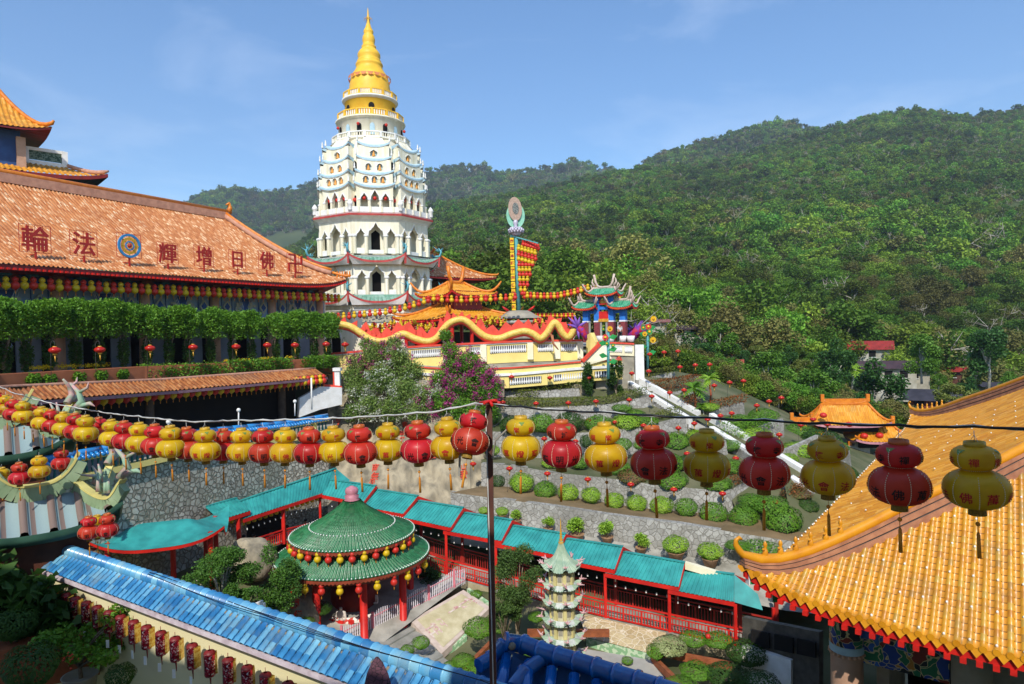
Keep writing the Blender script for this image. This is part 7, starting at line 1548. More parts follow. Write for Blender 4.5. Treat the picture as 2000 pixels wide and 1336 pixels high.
def bigl(col):
    red = col == 'red'; o = thing('gourd_lantern', '.', 'lantern')
    ribbed(rlow, -.998, -.425, 17).build('lower_globe', m_pr if red else m_py, o); ribbed(rupp, -.42, -.07, 11).build('upper_globe', m_pr if red else m_py, o)
    MB().lathe([(.135, -.085), (.15, -.07), (.14, 0), (.125, 0), (.12, -.05)], 24).build('collar', m_colr if red else m_coly, o)
    MB().lathe([(.1, -.985), (.115, -1.0), (.12, -1.1), (.11, -1.1)], 24, smooth=False).build('fringe', m_skt, o)
    tb = MB().tube([(0, 0, -1.0), (0, 0, -1.22)], .005, 4).ball((0, 0, -1.24), .035, 8, 6); tb.tube([(0, 0, -1.27), (0, 0, -1.36)], .008, 4).tube([(0, 0, -1.36), (.004, 0, -1.4), (.008, 0, -1.75)], [.012, .026, .03], 7)
    tb.build('tassel', m_tas, o)
    lt = MB()
    for k, chh in enumerate('法佛萬燈寶明光會'): onglobe(lt, chh, rlow, -.78, .175, k*math.pi/4-math.pi/2)
    for k, chh in enumerate('寺禪樂極城檳'): onglobe(lt, chh, rupp, -.275, .14, k*math.pi/3-math.pi/2)
    lt.build('lettering', m_chb if red else m_chr, o)
    sm_ = MB()
    for k in range(8):
        a = (k+.5)*math.pi/4-math.pi/2
        for fn, z0, z1 in ((rlow, -.96, -.47), (rupp, -.385, -.12)):
            nn_ = 16 if fn is rlow else 9
            if fn is rupp and k % 2: continue
            for j in range(nn_):
                z = z0+(z1-z0)*(j+.5)/nn_; r_ = fn(z)+.003; sm_.box((r_*math.cos(a), r_*math.sin(a), z), (.008, .007, (z1-z0)/nn_*.6), a)
    rr_ = rupp(-.42)+.04
    for k in range(40): a = k*.157; sm_.box((.16*math.cos(a), .16*math.sin(a), -.425), (.012, .012, .012), a)
    sm_.build('sequin_seams', m_seam, o)
    lf = MB()
    for k in range(3):
        a = k*2.09-1.2; v = [((rupp(z)+.006)*math.cos(a+x), (rupp(z)+.006)*math.sin(a+x), z) for x, z in ((-.25, -.105), (.25, -.105), (.12, -.14), (0, -.175), (-.12, -.14))]; lf.poly(v)
    lf.build('leaf_print', m_leaf, o); MB().tube([(0, 0, .16), (0, 0, 0)], .006, 4).tube([(.1, 0, 0), (0, 0, .1), (-.1, 0, 0)], .004, 4).build('hanger', m_wirew, o)
    return o
BL = {c: [bigl(c), False] for c in ('red', 'yellow')}; wireR = []; wireL = []
rots = {1017: -2.4, 1097: 2.2, 1180: -2.0, 1273: .2, 1380: -2.2, 1493: .3, 1615: .2, 1755: -1.35, 1903: -1.7}
for side, LST in (('right', RL), ('left', LL)):
    cnt = {'red': 0, 'yellow': 0}
    for i, (px, y0, y1) in enumerate(LST):
        c_ = ('yellow', 'red')[i % 2] if side == 'right' else ('red', 'yellow')[i % 2]
        cnt[c_] += 1; H_ = .5; Y = H_*F/(y1-y0); p = pt(px, y0, Y); lab = '%s double gourd lantern on the near wire, %s %s one %s of the pole' % (c_, ordw(cnt[c_]), c_, side)
        if side == 'left' and i == 0: lab = 'tilted red double gourd lantern pushed against the brown pole'
        rz = rots.get(px, rnd.uniform(0, 6.28)); r = BL[c_]
        if not r[1]: r[1] = True; o = r[0]; o.location = p; o.scale = (H_,)*3; o['label'] = lab; o['group'] = 'big gourd lanterns on the near wire'
        else: o = dup(r[0], p, rz, lab, 'big gourd lanterns on the near wire', H_)
        o.rotation_euler = (rnd.uniform(-.03, .03), rnd.uniform(-.03, .03), rz)
        if side == 'left' and i == 0: o.rotation_euler = (0, R(22), 1.1); 
        (wireR if side == 'right' else wireL).append(V(p)+V((0, 0, .16*H_+.02)))
def wire(P, label, r=.011):
    Q = []
    for i in range(len(P)-1):
        for k in range(4): t = k/4; p = P[i]+(P[i+1]-P[i])*t; Q.append(p+V((0, 0, -.012*math.sin(math.pi*t)+rnd.uniform(-.004, .004))))
    Q.append(P[-1]); MB().tube(Q, r, 5).build('wire', m_wirew if 'left' in label else m_blackcable, label=label, cat='cable')
    MB().tube([q_+V((0, 0, .012*math.sin(i*1.1))) for i, q_ in enumerate(Q)], r*.55, 4).build('wire', m_wirew, label=label.replace('wire', 'thin white wire twisted round the cable'), cat='cable')
top = V(pt(957, 789, 7.95)); wire([top]+[V(pt(px, y-np.interp(px, [1017, 1903], [18, 30]), .5*F/(b-y))) for px, y, b in RL]+[V(pt(2060, 836, 4.6))], 'lantern wire running right from the pole')
wire([top]+[V(pt(px, y-(16 if px > 400 else 12), .5*F/(b-y))) for px, y, b in LL]+[V(pt(-40, 748, 17))], 'lantern wire running left from the pole')
# =============== pale green ornate roof at the left edge ===============
m2 = bpy.data.materials.new('blue_tile_brown_ribs'); m2.use_nodes = True; t_ = m2.node_tree; n_ = t_.nodes; L = t_.links.new; uv_ = n_.new('ShaderNodeUVMap'); s_ = n_.new('ShaderNodeSeparateXYZ'); L(uv_.outputs[0], s_.inputs[0]); fr_ = n_.new('ShaderNodeMath'); fr_.operation = 'MULTIPLY'; fr_.inputs[1].default_value = .5; L(s_.outputs[0], fr_.inputs[0]); f2 = n_.new('ShaderNodeMath'); f2.operation = 'FRACT'; L(fr_.outputs[0], f2.inputs[0]); g_ = n_.new('ShaderNodeMath'); g_.operation = 'LESS_THAN'; g_.inputs[1].default_value = .5; L(f2.outputs[0], g_.inputs[0]); mx_ = n_.new('ShaderNodeMix'); mx_.data_type = 'RGBA'; mx_.inputs[6].default_value = (*srgb('8a9f9f'), 1); mx_.inputs[7].default_value = (*srgb('7f6c62'), 1); L(g_.outputs[0], mx_.inputs[0]); L(mx_.outputs[2], n_['Principled BSDF'].inputs['Base Color']); n_['Principled BSDF'].inputs['Roughness'].default_value = .5
m_pgr = M('pale_green_plaster', '9db08a', '7f9670', rough=.7, scale=1.5); m_dg = M('dark_green_rim', '3f6350', '2d4d3f', rough=.4, scale=2)
for nm, de, px, py, Y, La, Lb, rz in (('gate_roof', 'ornate pale green roof with blue tiles, brown ribs and dragon horns, lower left', 72, 1022, 15.6, 1.62, 1.1, R(38)), ('gate_roof', 'upper pale green ornate roof with blue tiles at the far left edge', -12, 880, 17.5, 1.75, 1.2, R(38))):
    c = pt(px, py, Y); t = thing(nm, de, 'roof', c, rz, 'ornate gate roofs on the left'); p_ = 3; lift = .5; rise = .62; rh = .8
    zf = lambda x, y: zroof(x, y, La, Lb, rh, rise, lift, p_, .5)
    tm = MB(); tm.uv = []
    for S_, a0, a1, bm_ in ((lambda a, b: (a, -(Lb-b), zf(a, -(Lb-b))), -La, La, lambda a: Lb*min(1, (La-abs(a))/(La-rh))), (lambda a, b: (a, (Lb-b), zf(a, (Lb-b))), -La, La, lambda a: Lb*min(1, (La-abs(a))/(La-rh))), (lambda a, b: ((La-b), a, zf((La-b), a)), -Lb, Lb, lambda a: (La-rh)*max(0, (Lb-abs(a))/Lb)), (lambda a, b: (-(La-b), a, zf(-(La-b), a)), -Lb, Lb, lambda a: (La-rh)*max(0, (Lb-abs(a))/Lb))):
        m_ = tile_roof(S_, a0, a1, .58, bm_, .2, .1, prof=((-.5, 0), (-.16, .02), (-.12, .8), (0, 1), (.12, .8), (.16, .02))); k = len(tm.v); tm.v += m_.v; tm.f += [tuple(i+k for i in q_) for q_ in m_.f]; tm.sm += m_.sm; tm.uv += m_.uv
    tm.build('tiles', m2, t)
    rg = MB(); yl_ = MB(); orn = MB(); rm = MB()
    P_ = [V((x, 0, rise+.2+.5*abs(x/rh)**3)) for x in np.linspace(-rh*1.1, rh*1.1, 15)]
    for a, b in zip(P_, P_[1:]): rg.bar(a-up*.12, b-up*.12, .2, .34); yl_.bar(a+up*.08, b+up*.08, .24, .05)
    for sx in (-1, 1):
        for sy in (-1, 1):
            P_ = [V((sx*(rh+(La-rh)*s), sy*Lb*s, zf(sx*(rh+(La-rh)*s), sy*Lb*s)+.1+.45*max(0, s-.75)**1.2*2)) for s in np.linspace(0, 1.04, 14)]
            for a, b in zip(P_, P_[1:]): rg.bar(a, b, .17, .3); yl_.bar(a+up*.17, b+up*.17, .2, .045)
            e = P_[-1]+up*.2; q = np.random.RandomState(int(sx*3+sy+7)); d = V((sx, sy, 0))*.7
            orn.tube([e-d*.1, e+d*.12+up*.25, e+d*.02+up*.5, e-d*.2+up*.72], [.1, .09, .06, .03], 7).tube([e+d*.05+up*.1, e+d*.35+up*.18, e+d*.5+up*.1], [.08, .06, .01], 6).tube([e+up*.45, e+d*.3+up*.6, e+d*.34+up*.75], [.05, .04, .01], 5)
            for k in range(4): s = P_[6+k]+up*.28; orn.tube([s, s+up*.2+q.normal(size=3)*.05, s+up*.3+q.normal(size=3)*.1], [.06, .05, .02], 5)
    rg.build('plaster_ridge', m_pgr, t); yl_.build('yellow_ridge_line', M('ridge_line_yellow', 'd9cc7a'), t); orn.build('dragon_horns', M('pink_and_green_dragon', 'c79a94', '8fae90', rough=.6, scale=4, lo=.4, hi=.6), t)
    for (x0, y0, x1, y1) in ((-La, -Lb, La, -Lb), (La, -Lb, La, Lb), (La, Lb, -La, Lb), (-La, Lb, -La, -Lb)):
        Q = [V((x0+(x1-x0)*i/14, y0+(y1-y0)*i/14, zf(x0+(x1-x0)*i/14, y0+(y1-y0)*i/14))) for i in range(15)]; rm.grid([[q_-up*.0 for q_ in Q], [q_*V((1.01, 1.01, 1))-up*.1 for q_ in Q], [q_*V((.97, .97, 1))-up*.24 for q_ in Q], [q_*V((.6, .6, 0))-up*.1 for q_ in Q]])
    rm.build('green_rim', m_dg, t); MB().box((0, 0, -1.4), (La*1.2, Lb*1.2, 2.8)).build('gate_wall', m_wood, t)  # wall coloured dark brown to stand in for shade on it
for px, y, Y, c_, de in ((173, 1030, 14.5, 'red', 'shaded red lantern left of the pair under the ornate roof'), (189, 1028, 15, 'yellow', 'yellow lantern hanging between two red ones under the ornate roof'), (209, 1025, 14.3, 'red', 'bright red lantern at the tip of the ornate roof'), (37, 925, 15, 'red', 'red lantern tangled in cables above the ornate ridge'), (76, 912, 15, 'yellow', 'yellow lantern just right of the cable tangle, left edge'), (119, 898, 16, 'red', 'dark red lantern under the upper ornate roof'), (3, 935, 15.5, 'yellow', 'yellow lantern cut by the left picture edge')):
    dup(BL[c_][0], pt(px, y-22, Y), rnd.uniform(0, 6), de, 'lanterns under the ornate gate roofs', .5)
# =============== unseen block for the building behind the viewer, outlined to throw the near shade ===============
bb = MB(); prof = [(-40, -20), (-40, 9.6), (-12, 9.4), (-8.8, 7.0), (-5.2, 5.5), (-2.4, 4.7), (-2.25, 6.1), (.45, 6.0), (.6, 6.5), (32, 6.5), (32, -20)]
bb.poly([(x, -1.2, z) for x, z in prof], 6, (0, -1, 0)); bb.build('temple_building', m_ivory, label='plain unseen block behind the viewpoint, shaped to throw shade on the near things', cat='building')
# =============== upper left building ===============
ul = thing('tiered_hall', 'upper tiers of an orange roofed hall with white railing rising behind the long hall', 'temple hall', pt(0, 560, 58))
def UL(a, b, z): return (-39.5-.7*a-.71*b*1.0, 66-.71*a+.7*b, z)
def ulz(a, b): return 15.35+.45*b+.8*math.exp(-max(a, 0)/2)*(1-min(1, b/3.4))**2
tile_roof(lambda a, b: UL(a, b, ulz(a, b)), 0, 22, .42, lambda a: min(3.4, max(0, a*1.3)), .8, .08).build('lower_roof_tiles', t_amber, ul, world=True)
MB().tube([UL(s*.78, s, ulz(s*.78, s)+.25) for s in np.linspace(-.05, 3.4, 8)], [.1]+[.22]*7, 6).build('lower_hip', m_ridgep, ul, world=True)
MB().grid([[UL(a, 0, ulz(a, 0)) for a in np.linspace(0, 22, 30)], [UL(a, 0, ulz(a, 0)-.35) for a in np.linspace(0, 22, 30)]], smooth=False).build('lower_eave', m_dred, ul, world=True)
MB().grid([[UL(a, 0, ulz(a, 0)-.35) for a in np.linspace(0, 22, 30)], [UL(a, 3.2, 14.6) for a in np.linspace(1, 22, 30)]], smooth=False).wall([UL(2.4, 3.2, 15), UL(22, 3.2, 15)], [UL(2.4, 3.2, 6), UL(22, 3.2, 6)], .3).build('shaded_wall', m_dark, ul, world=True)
rl = MB(); dk = MB(); P0, P1 = V(UL(2.9, 3.5, 0)), V(UL(22, 3.5, 0))
rl.bar(P0+up*17.0, P1+up*17.0, .3, .5).bar(P0+up*18.35, P1+up*18.35, .3, .3)
for k in range(7): p = P0+(P1-P0)*(k/6.); rl.box(tuple(p+up*17.7), (.5, .5, 1.5), .79)
dk.bar(P0+up*17.75, P1+up*17.75, .1, .85); rl.build('white_railing', m_white, ul, world=True); dk.build('railing_panels', M('dark_green_lattice', '2e4a38', '6a7d6c', scale=9, mode='voronoi', lo=.4, hi=.5), ul, world=True)
c = V(pt(-72, 258, 62)); ut = thing('upper_roof_pavilion', 'topmost curved orange roof at the left picture edge with blue painted beams', 'roof', (c[0], c[1], c[2]-5), R(45))
hip_roof(ut, 6.0, 5.0, 2.6, 4.6, 5, .55, t_amber, pitch=.4, db=.8, ridge=m_ridge, eave=m_dred, under=m_dred, horns=.8, rr=.2, p=4, conc=.5)
MB().box((0, 0, 2.5), (7.6, 6.4, 5.2)).build('wall', m_frieze, ut); MB().box((0, 0, 1.2), (7.8, 6.6, 1.2)).build('white_board', m_friezel, ut)
for sx in (-1, 1):
    for sy in (-1, 1): MB().box((sx*3.8, sy*3.2, 2), (.7, .7, 5)).build('pillar', m_col, ut)
# =============== plants ===============
def bowl(seed, mat, n=2600, size=.055):
    q = np.random.RandomState(seed); d = q.normal(size=(n, 3)); d /= np.linalg.norm(d, axis=1)[:, None]; r = (.8+.2*q.uniform(0, 1, n)**.5)*(1+.05*np.sin(d[:, 0]*7+seed)+.05*np.sin(d[:, 1]*6)); P = d*r[:, None]
    z = P[:, 2]; P[:, 2] = np.where(z > 0, z*.62, z*.62); k = np.where(z < 0, 1-.35*(-z), 1); P[:, 0] *= k; P[:, 1] *= k; P[:, 2] += .62
    v, f = leaves(P, size, seed=seed, up=.5); return npmesh('foliage', v, f, mat)
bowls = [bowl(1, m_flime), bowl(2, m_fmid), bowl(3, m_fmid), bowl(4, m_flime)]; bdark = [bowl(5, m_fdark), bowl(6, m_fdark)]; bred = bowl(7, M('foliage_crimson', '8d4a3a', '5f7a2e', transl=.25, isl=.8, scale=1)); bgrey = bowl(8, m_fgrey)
stem = MB().tube([(0, 0, -.1), (.03, .02, .35)], [.09, .06], 6).mesh('stem', m_bark)
def bush(px, py, w_, Y, me, label, name='round_bush', cat='bush', group=None, sq=1.0, st=True):
    """py = centre of the bush in the photograph"""
    s = w_/F*Y/2; p = pt(px, py, Y); t = thing(name, label, cat, (p[0], p[1], p[2]-.62*s*sq), rnd.uniform(0, 6), group, sc=s); t.scale = (s, s, s*sq)
    linkmesh('foliage', me, t)
    if st: linkmesh('stem', stem, t)
    return t
BB = [(1018, 943, 50, 0), (1065, 957, 46, 1), (1110, 962, 43, 0), (1155, 967, 40, 0), (1200, 978, 41, 3), (1243, 983, 42, 0), (1292, 987, 46, 0), (1340, 991, 46, 1), (1393, 1003, 57, 1), (1452, 1009, 57, 1), (1528, 1016, 76, 2)]
for i, (px, py, w_, k) in enumerate(BB): bush(px, py, w_, np.interp(px, [1018, 1528], [46.6, 39.6]), bowls[k], 'bowl shaped clipped bush on the bare ledge, %s from the left' % ordw(i+1), 'clipped_bush', 'bush', 'bowl shaped bushes on the ledge', 1.3)
OB = [(972, 940, 30, 48, 'd', 1.2, 'dark clipped bush right beside the brown pole'), (1145, 862, 28, 49, 'd', 1.3, 'dark squarish bush half behind the red lantern'), (1217, 868, 36, 48.6, 'm', 1, 'clipped green bush behind the second yellow lantern'), (1248, 870, 24, 48.6, 'm', 1, 'small clipped bush left of the red lantern top'), (1131, 902, 40, 47.5, 'm', 1, 'green bush behind the lower red lantern'), (1210, 915, 46, 46.4, 'm', 1, 'green bush just right of the big yellow lantern'), (1236, 932, 60, 45.2, 'r', .8, 'crimson leaved shrub on top of the terrace wall'), (1312, 938, 66, 44.3, 'm', .8, 'wide green shrub right of the crimson one'), (1075, 905, 40, 48, 'v', .7, 'low shrub behind the first red lantern right of the pole'), (1400, 945, 60, 43.6, 'm', .7, 'green shrub behind the shaded yellow lantern'),
      (1004, 830, 60, 51.5, 'd', .9, 'hedge bush nearest the pole on the middle terrace'), (1058, 826, 58, 51, 'm', .9, 'second hedge bush from the pole on the middle terrace'), (1112, 824, 60, 50.7, 'd', .9, 'third hedge bush from the pole on the middle terrace'), (1168, 828, 56, 50.5, 'm', .9, 'fourth hedge bush from the pole on the middle terrace'), (1222, 826, 60, 51, 'v', .8, 'olive hedge bush left of the white stairs'), (1262, 822, 50, 51.3, 'm', .7, 'green bush touching the lower white stair wall'), (955, 815, 50, 53, 'm', .9, 'green bush directly behind the top of the pole'), (960, 880, 36, 50, 'v', .8, 'small olive bush behind the pole'),
      (1215, 797, 44, 53, 'm', .5, 'flat topped green bush left of the stairs'), (1240, 808, 40, 52.6, 'm', .6, 'leafy green bush beside the stairs middle part'), (1320, 862, 60, 49.5, 'm', .9, 'bright green bush above the shaded yellow lantern'), (1305, 905, 66, 46.5, 'm', .9, 'dense green bush between red and yellow lanterns'), (1345, 905, 50, 46.5, 'd', .9, 'dark bush left of the shaded yellow lantern'), (1360, 850, 40, 50.5, 'v', .8, 'olive bush where the stairs bend'),
      (1425, 912, 60, 46, 'm', .7, 'leafy shrub left of the lower stairs'), (1400, 905, 50, 46.5, 'd', .8, 'dark shrub beside the lower stair wall'), (1500, 985, 80, 41.2, 'm', .6, 'broad leafy bush at the stair foot'), (1470, 978, 60, 41.8, 'm', .6, 'leafy bush just left of the stair foot'), (1555, 965, 60, 43, 'r', .5, 'reddish bush at the right of the stair foot'), (1575, 990, 50, 42, 'd', .8, 'dark bush near the concrete wall by the yellow roof'), (1480, 1070, 90, 38, 'm', .45, 'low green bed beside the curled roof tip'), (1440, 1065, 50, 38.2, 'm', .5, 'small green clump left of the curled roof tip'),
      (1445, 822, 60, 52, 'm', .6, 'clipped bush in the upper right terraces'), (1490, 812, 60, 53, 'm', .7, 'second clipped bush in the upper right terraces'), (1475, 850, 70, 50, 'v', .6, 'olive clipped hedge bush above the red lantern'), (1530, 895, 56, 47.5, 'v', .6, 'olive clipped bush behind the dark red lantern'), (1560, 880, 70, 49, 'v', .7, 'large olive bush left of the far gate'), (1590, 905, 60, 49, 'd', .9, 'dark bush between two shaded lanterns'), (1625, 880, 64, 52, 'm', 1, 'green bush in front of the far orange gate'), (1650, 930, 56, 48, 'd', 1.1, 'dark green shrub left of the far gate base'), (1600, 860, 80, 54, 'd', .8, 'dark shrubs below the far orange gate'), (1560, 845, 70, 56, 'm', .7, 'green shrub left below the far orange gate'), (1665, 955, 50, 46, 'v', 1, 'yellowish bush beside the yellow roof edge'), (1425, 870, 46, 49, 'm', .7, 'small green bush beside the stair landing'), (1385, 795, 40, 54, 'v', .6, 'olive bush at the palm foot')]
for px, py, w_, Y, k, sq, de in OB: bush(px, py, w_, Y, {'d': bdark[0], 'm': rnd.choice(bowls[1:3]), 'r': bred, 'v': bowls[3]}[k], de, 'garden_bush', 'bush', None, sq*1.15)
def hedge(pts, h, w_, mat, label, size=.07, dens=420, seed=1):
    P = [V(p) for p in pts]; L_ = sum(np.linalg.norm(P[i+1]-P[i]) for i in range(len(P)-1)); n = int(L_*dens*max(h, .5)); q = np.random.RandomState(seed); C_ = np.array([poly_at(P, t) for t in q.uniform(0, 1, n)]); o = q.uniform(-1, 1, (n, 3)); k = q.randint(0, 3, n); o[k == 0, 2] = 1; o[k == 1, 1] = -1; o[k == 2, 0] *= 1
    C_ = C_+o*np.array((w_/2, w_/2, h/2))+np.array((0, 0, h/2))+q.normal(size=(n, 3))*.035; v, f = leaves(C_-P[0], size, seed=seed, up=.5); linkmesh('trimmed_hedge', npmesh('foliage', v, f, mat), loc=tuple(P[0]), label=label, cat='hedge')
hedge(P3([(960, 789, 55), (1065, 793, 54.4), (1185, 788, 54.3), (1262, 768, 55.2)]), .55, .9, m_fhedge, 'long reddish green trimmed hedge on the second terrace')
hedge(P3([(975, 763, 57), (1065, 762, 56.6), (1135, 756, 56.6)]), .5, .9, m_fhedge, 'trimmed hedge right under the yellow lower balustrade', seed=2)
hedge(P3([(1010, 781, 55.8), (1046, 780, 55.8)]), .8, .9, m_fhedge, 'short boxed hedge bit in front of the short stone wall', seed=3)
hedge(P3([(1200, 840, 50.4), (1262, 830, 51.3), (1325, 808, 52.4)]), .6, .8, m_fhedge, 'hedge climbing to the stairs on the middle terrace', seed=4)
hedge(P3([(1246, 741, 60.4), (1318, 726, 61.4)]), .6, .8, m_fhedge, 'yellow green hedge right of the upper stairs', seed=5)
hedge(P3([(1272, 765, 57.6), (1362, 752, 59)]), .9, 1.2, m_fred, 'red leaved hedge right of the upper stairs', seed=6)
hedge(P3([(1335, 790, 54.6), (1362, 783, 55)]), .6, .8, m_fred, 'small red leaved hedge beside the stair wall', seed=7)
hedge(P3([(1395, 797, 54.5), (1455, 784, 55.5)]), .6, .9, m_fred, 'rusty hedge above the square ended grey wall', seed=8)
hedge(P3([(1415, 845, 51), (1448, 850, 50.5), (1500, 832, 51.5)]), .8, 1.2, m_fmid, 'green hedge along the curved grey wall', seed=9)
hedge(P3([(1430, 945, 43.7), (1455, 935, 44.5)]), .4, .8, m_fred, 'rusty ground hedge left of the dark red lantern', seed=10)
hedge(P3([(1540, 975, 42.5), (1580, 940, 44.5)]), .5, .9, m_fred, 'rusty hedge right of the dark red lantern', seed=11)
# potted plants along the lowest wall
m_pot = M('clay_pot', 'b08a6a', '94704f', rough=.8, scale=3)
potm = MB().lathe([(.01, 0), (.2, 0), (.32, .3), (.36, .34), (.33, .34), (.28, .28), (.01, .28)], 14).mesh('pot', m_pot)
def loose(seed):
    q = np.random.RandomState(seed); bl_ = [(q.uniform(-.35, .35), q.uniform(-.3, .3), .75+q.uniform(-.1, .35), .28, .28, .24) for _ in range(6)]; v, f = leaves(blobpts(900, bl_, seed, .3), .06, seed=seed); tb = MB()
    for b_ in bl_: tb.tube([(0, 0, .25), (b_[0]*.5, b_[1]*.5, .5), b_[:3]], [.03, .02, .01], 4)
    return npmesh('foliage', v, f, m_flime), tb.mesh('stem', m_bark)
LO = [loose(1), loose(2)]
PP = [(1010, 1024, 30, 43.6, 0), (1071, 1040, 32, 42.6, 0), (1128, 1056, 48, 41.6, 0), (1186, 1060, 44, 40.9, 0), (1252, 1080, 40, 39.8, 0), (1320, 1094, 52, 38.9, 1), (1387, 1106, 50, 38.2, 1), (945, 1010, 22, 44.3, 1), (981, 1014, 26, 44, 1)]
for i, (px, py, w_, Y, k) in enumerate(sorted(PP)):
    p = pt(px, py, Y); s = w_/F*Y; t = thing('potted_plant', ('round clipped' if k else 'loose leafy')+' potted plant before the lowest stone wall, %s from the pole' % ordw(i+1), 'potted plant', p, rnd.uniform(0, 6), 'potted plants along the lowest wall', sc=s/(1.2 if not k else 1.0)); linkmesh('pot', potm, t)
    if k:
        o = linkmesh('foliage', bowls[3], t); o.scale = (.52,)*3; o.location = (0, 0, .28)
    else: a, b = LO[i % 2]; linkmesh('foliage', a, t); linkmesh('stem', b, t)
# flowering bougainvillea over the rock
m_pinkf = M('pink_bracts', 'c2428e', 'a83278', rough=.6, transl=.35, scale=3); m_whf = M('white_bracts', 'dcdccb', 'c9cdb4', rough=.6, transl=.35, scale=3)
def bougain(name, label, cols, n, seed, flowers, leafm):
    q = np.random.RandomState(seed); bl_ = []
    for (px, py, Y, r_) in cols:
        p = pt(px, py, Y); bl_.append((p[0], p[1], p[2], r_, r_, r_*.9))
    o = V(bl_[0][:3]); B_ = [(b[0]-o[0], b[1]-o[1], b[2]-o[2], *b[3:]) for b in bl_]
    t = thing(name, label, 'flowering bush', tuple(o)); v, f = leaves(blobpts(n, B_, seed, .35), .085, seed=seed, up=.2); linkmesh('leaves', npmesh('leaves', v, f, leafm), t)
    for mt, cnt, sub, sz in flowers:
        S_ = [B_[i] for i in sub]; c_ = blobpts(max(8, cnt//26), S_, seed+9, .92); P = np.repeat(c_, 26, 0)*1.03+q.normal(size=(len(c_)*26, 3))*.15+np.array((0, -.12, .05)); v, f = leaves(P, sz, seed=seed+3); linkmesh('blossoms', npmesh('blossoms', v, f, mt), t)
    tw = MB()
    for k in range(46):
        b = B_[q.randint(len(B_))]; a = q.uniform(-.6, 3.7); st_ = V(b[:3]); e = st_+V((math.cos(a)*b[3]*1.35, -.3, math.sin(a)*b[3]*1.25)); tw.tube([st_, (st_+e)/2+up*.15, e], [.03, .02, .006], 3)
    tw.build('twigs', m_pale_bark, t)
bougain('bougainvillea', 'large bougainvillea mass with white and pink blossoms on the left of the rock', [(700, 712, 54, 1.0), (735, 690, 54.2, 1.1), (775, 700, 54.2, 1.1), (800, 725, 54, 1.1), (700, 760, 53, 1.1), (745, 740, 53, 1.3), (790, 765, 52.6, 1.3), (830, 775, 52.3, 1.1), (720, 795, 51.8, 1.1), (765, 800, 51.6, 1.1), (690, 735, 53.4, .9), (815, 805, 51.5, .9), (690, 805, 51.9, .8), (715, 672, 54.8, .6), (770, 672, 54.8, .7)], 26000, 3, [(m_whf, 4200, (2, 4, 5, 6, 8, 9, 7), .065), (m_pinkf, 1600, (0, 1, 2, 7, 13, 14), .075)], M('bougainvillea_leaf', '5f8030', '8fa352', rough=.6, scale=.7, isl=.5, transl=.3))
bougain('bougainvillea', 'bougainvillea covered with magenta blossoms right of the white flowering one', [(880, 685, 54.5, .8), (885, 720, 54, 1.0), (915, 710, 54, 1.1), (940, 735, 53.6, 1.1), (900, 760, 53, 1.2), (950, 770, 52.8, 1.0), (860, 785, 52.2, 1.1), (905, 800, 51.7, 1.1), (870, 655, 55, .55), (965, 755, 53.2, .7), (955, 800, 52, .8), (860, 740, 53.4, .8)], 19000, 5, [(m_pinkf, 6500, (0, 1, 2, 3, 4, 5, 6, 9, 11), .075)], m_fmid)
# garden trees near the round pavilion
def gtree(name, label, px, py, Y, w_, h_, zb, mat, seed, n=9000, size=.055, k=10, bark=None):
    """px,py centre of the crown; zb ground height"""
    c = pt(px, py, Y); rx = w_/F*Y/2; rz_ = h_/F*Y/2; q = np.random.RandomState(seed); bl_ = []
    for i in range(k):
        a = q.uniform(0, 6.28); e = q.uniform(-.85, .9); rr = math.sqrt(1-e*e)*q.uniform(.35, .8); bl_.append((rx*rr*math.cos(a), rx*rr*.8*math.sin(a), c[2]-zb+rz_*e*.8, rx*q.uniform(.26, .42), rx*q.uniform(.26, .42), rz_*q.uniform(.2, .34)))
    t = thing(name, label, 'tree', (c[0], c[1], zb)); v, f = leaves(blobpts(n, bl_, seed, .4), size, seed=seed, up=.4); linkmesh('crown', npmesh('crown', v, f, mat), t); tb = MB(); limbs(tb, max(.3, (c[2]-zb)*.6), bl_, rx*.09, seed, k); tb.build('trunk', bark or m_bark, t); return t
m_jun = M('juniper', '3c6320', '5e8a2c', rough=.6, scale=1.2, isl=.5, transl=.25)
gtree('juniper_tree', 'dense juniper tree standing left of the round pavilion behind the blue wall', 430, 1118, 31, 150, 100, -14.6, m_jun, 1, 15000, .05, 16, m_pale_bark)
gtree('juniper_tree', 'wind shaped juniper touching the left side of the round pavilion', 548, 1130, 32.4, 115, 150, -15.6, m_jun, 2, 13000, .05, 14, m_pale_bark)
gtree('juniper_tree', 'low juniper behind the blue ridge, left of the white handrail', 470, 1160, 30.5, 80, 60, -15.2, m_jun, 3, 5000, .05, 8)
gtree('conifer_tree', 'layered conifer growing right of the brown pole before the red railing', 1010, 1125, 33.2, 100, 130, -17.2, M('conifer', '3f5f26', '5f7a35', rough=.65, scale=1.5, isl=.5, transl=.2), 4, 14000, .045, 16, m_bark)
gtree('conifer_tree', 'lower part conifer right behind the brown pole', 985, 1185, 33, 70, 90, -17.3, MATS['conifer'], 5, 7000, .045, 9)
gtree('dark_tree', 'dark leafy tree in the shade right of the pavilion', 838, 1135, 39.5, 85, 60, -16, m_fdark, 6, 7000, .06, 9)
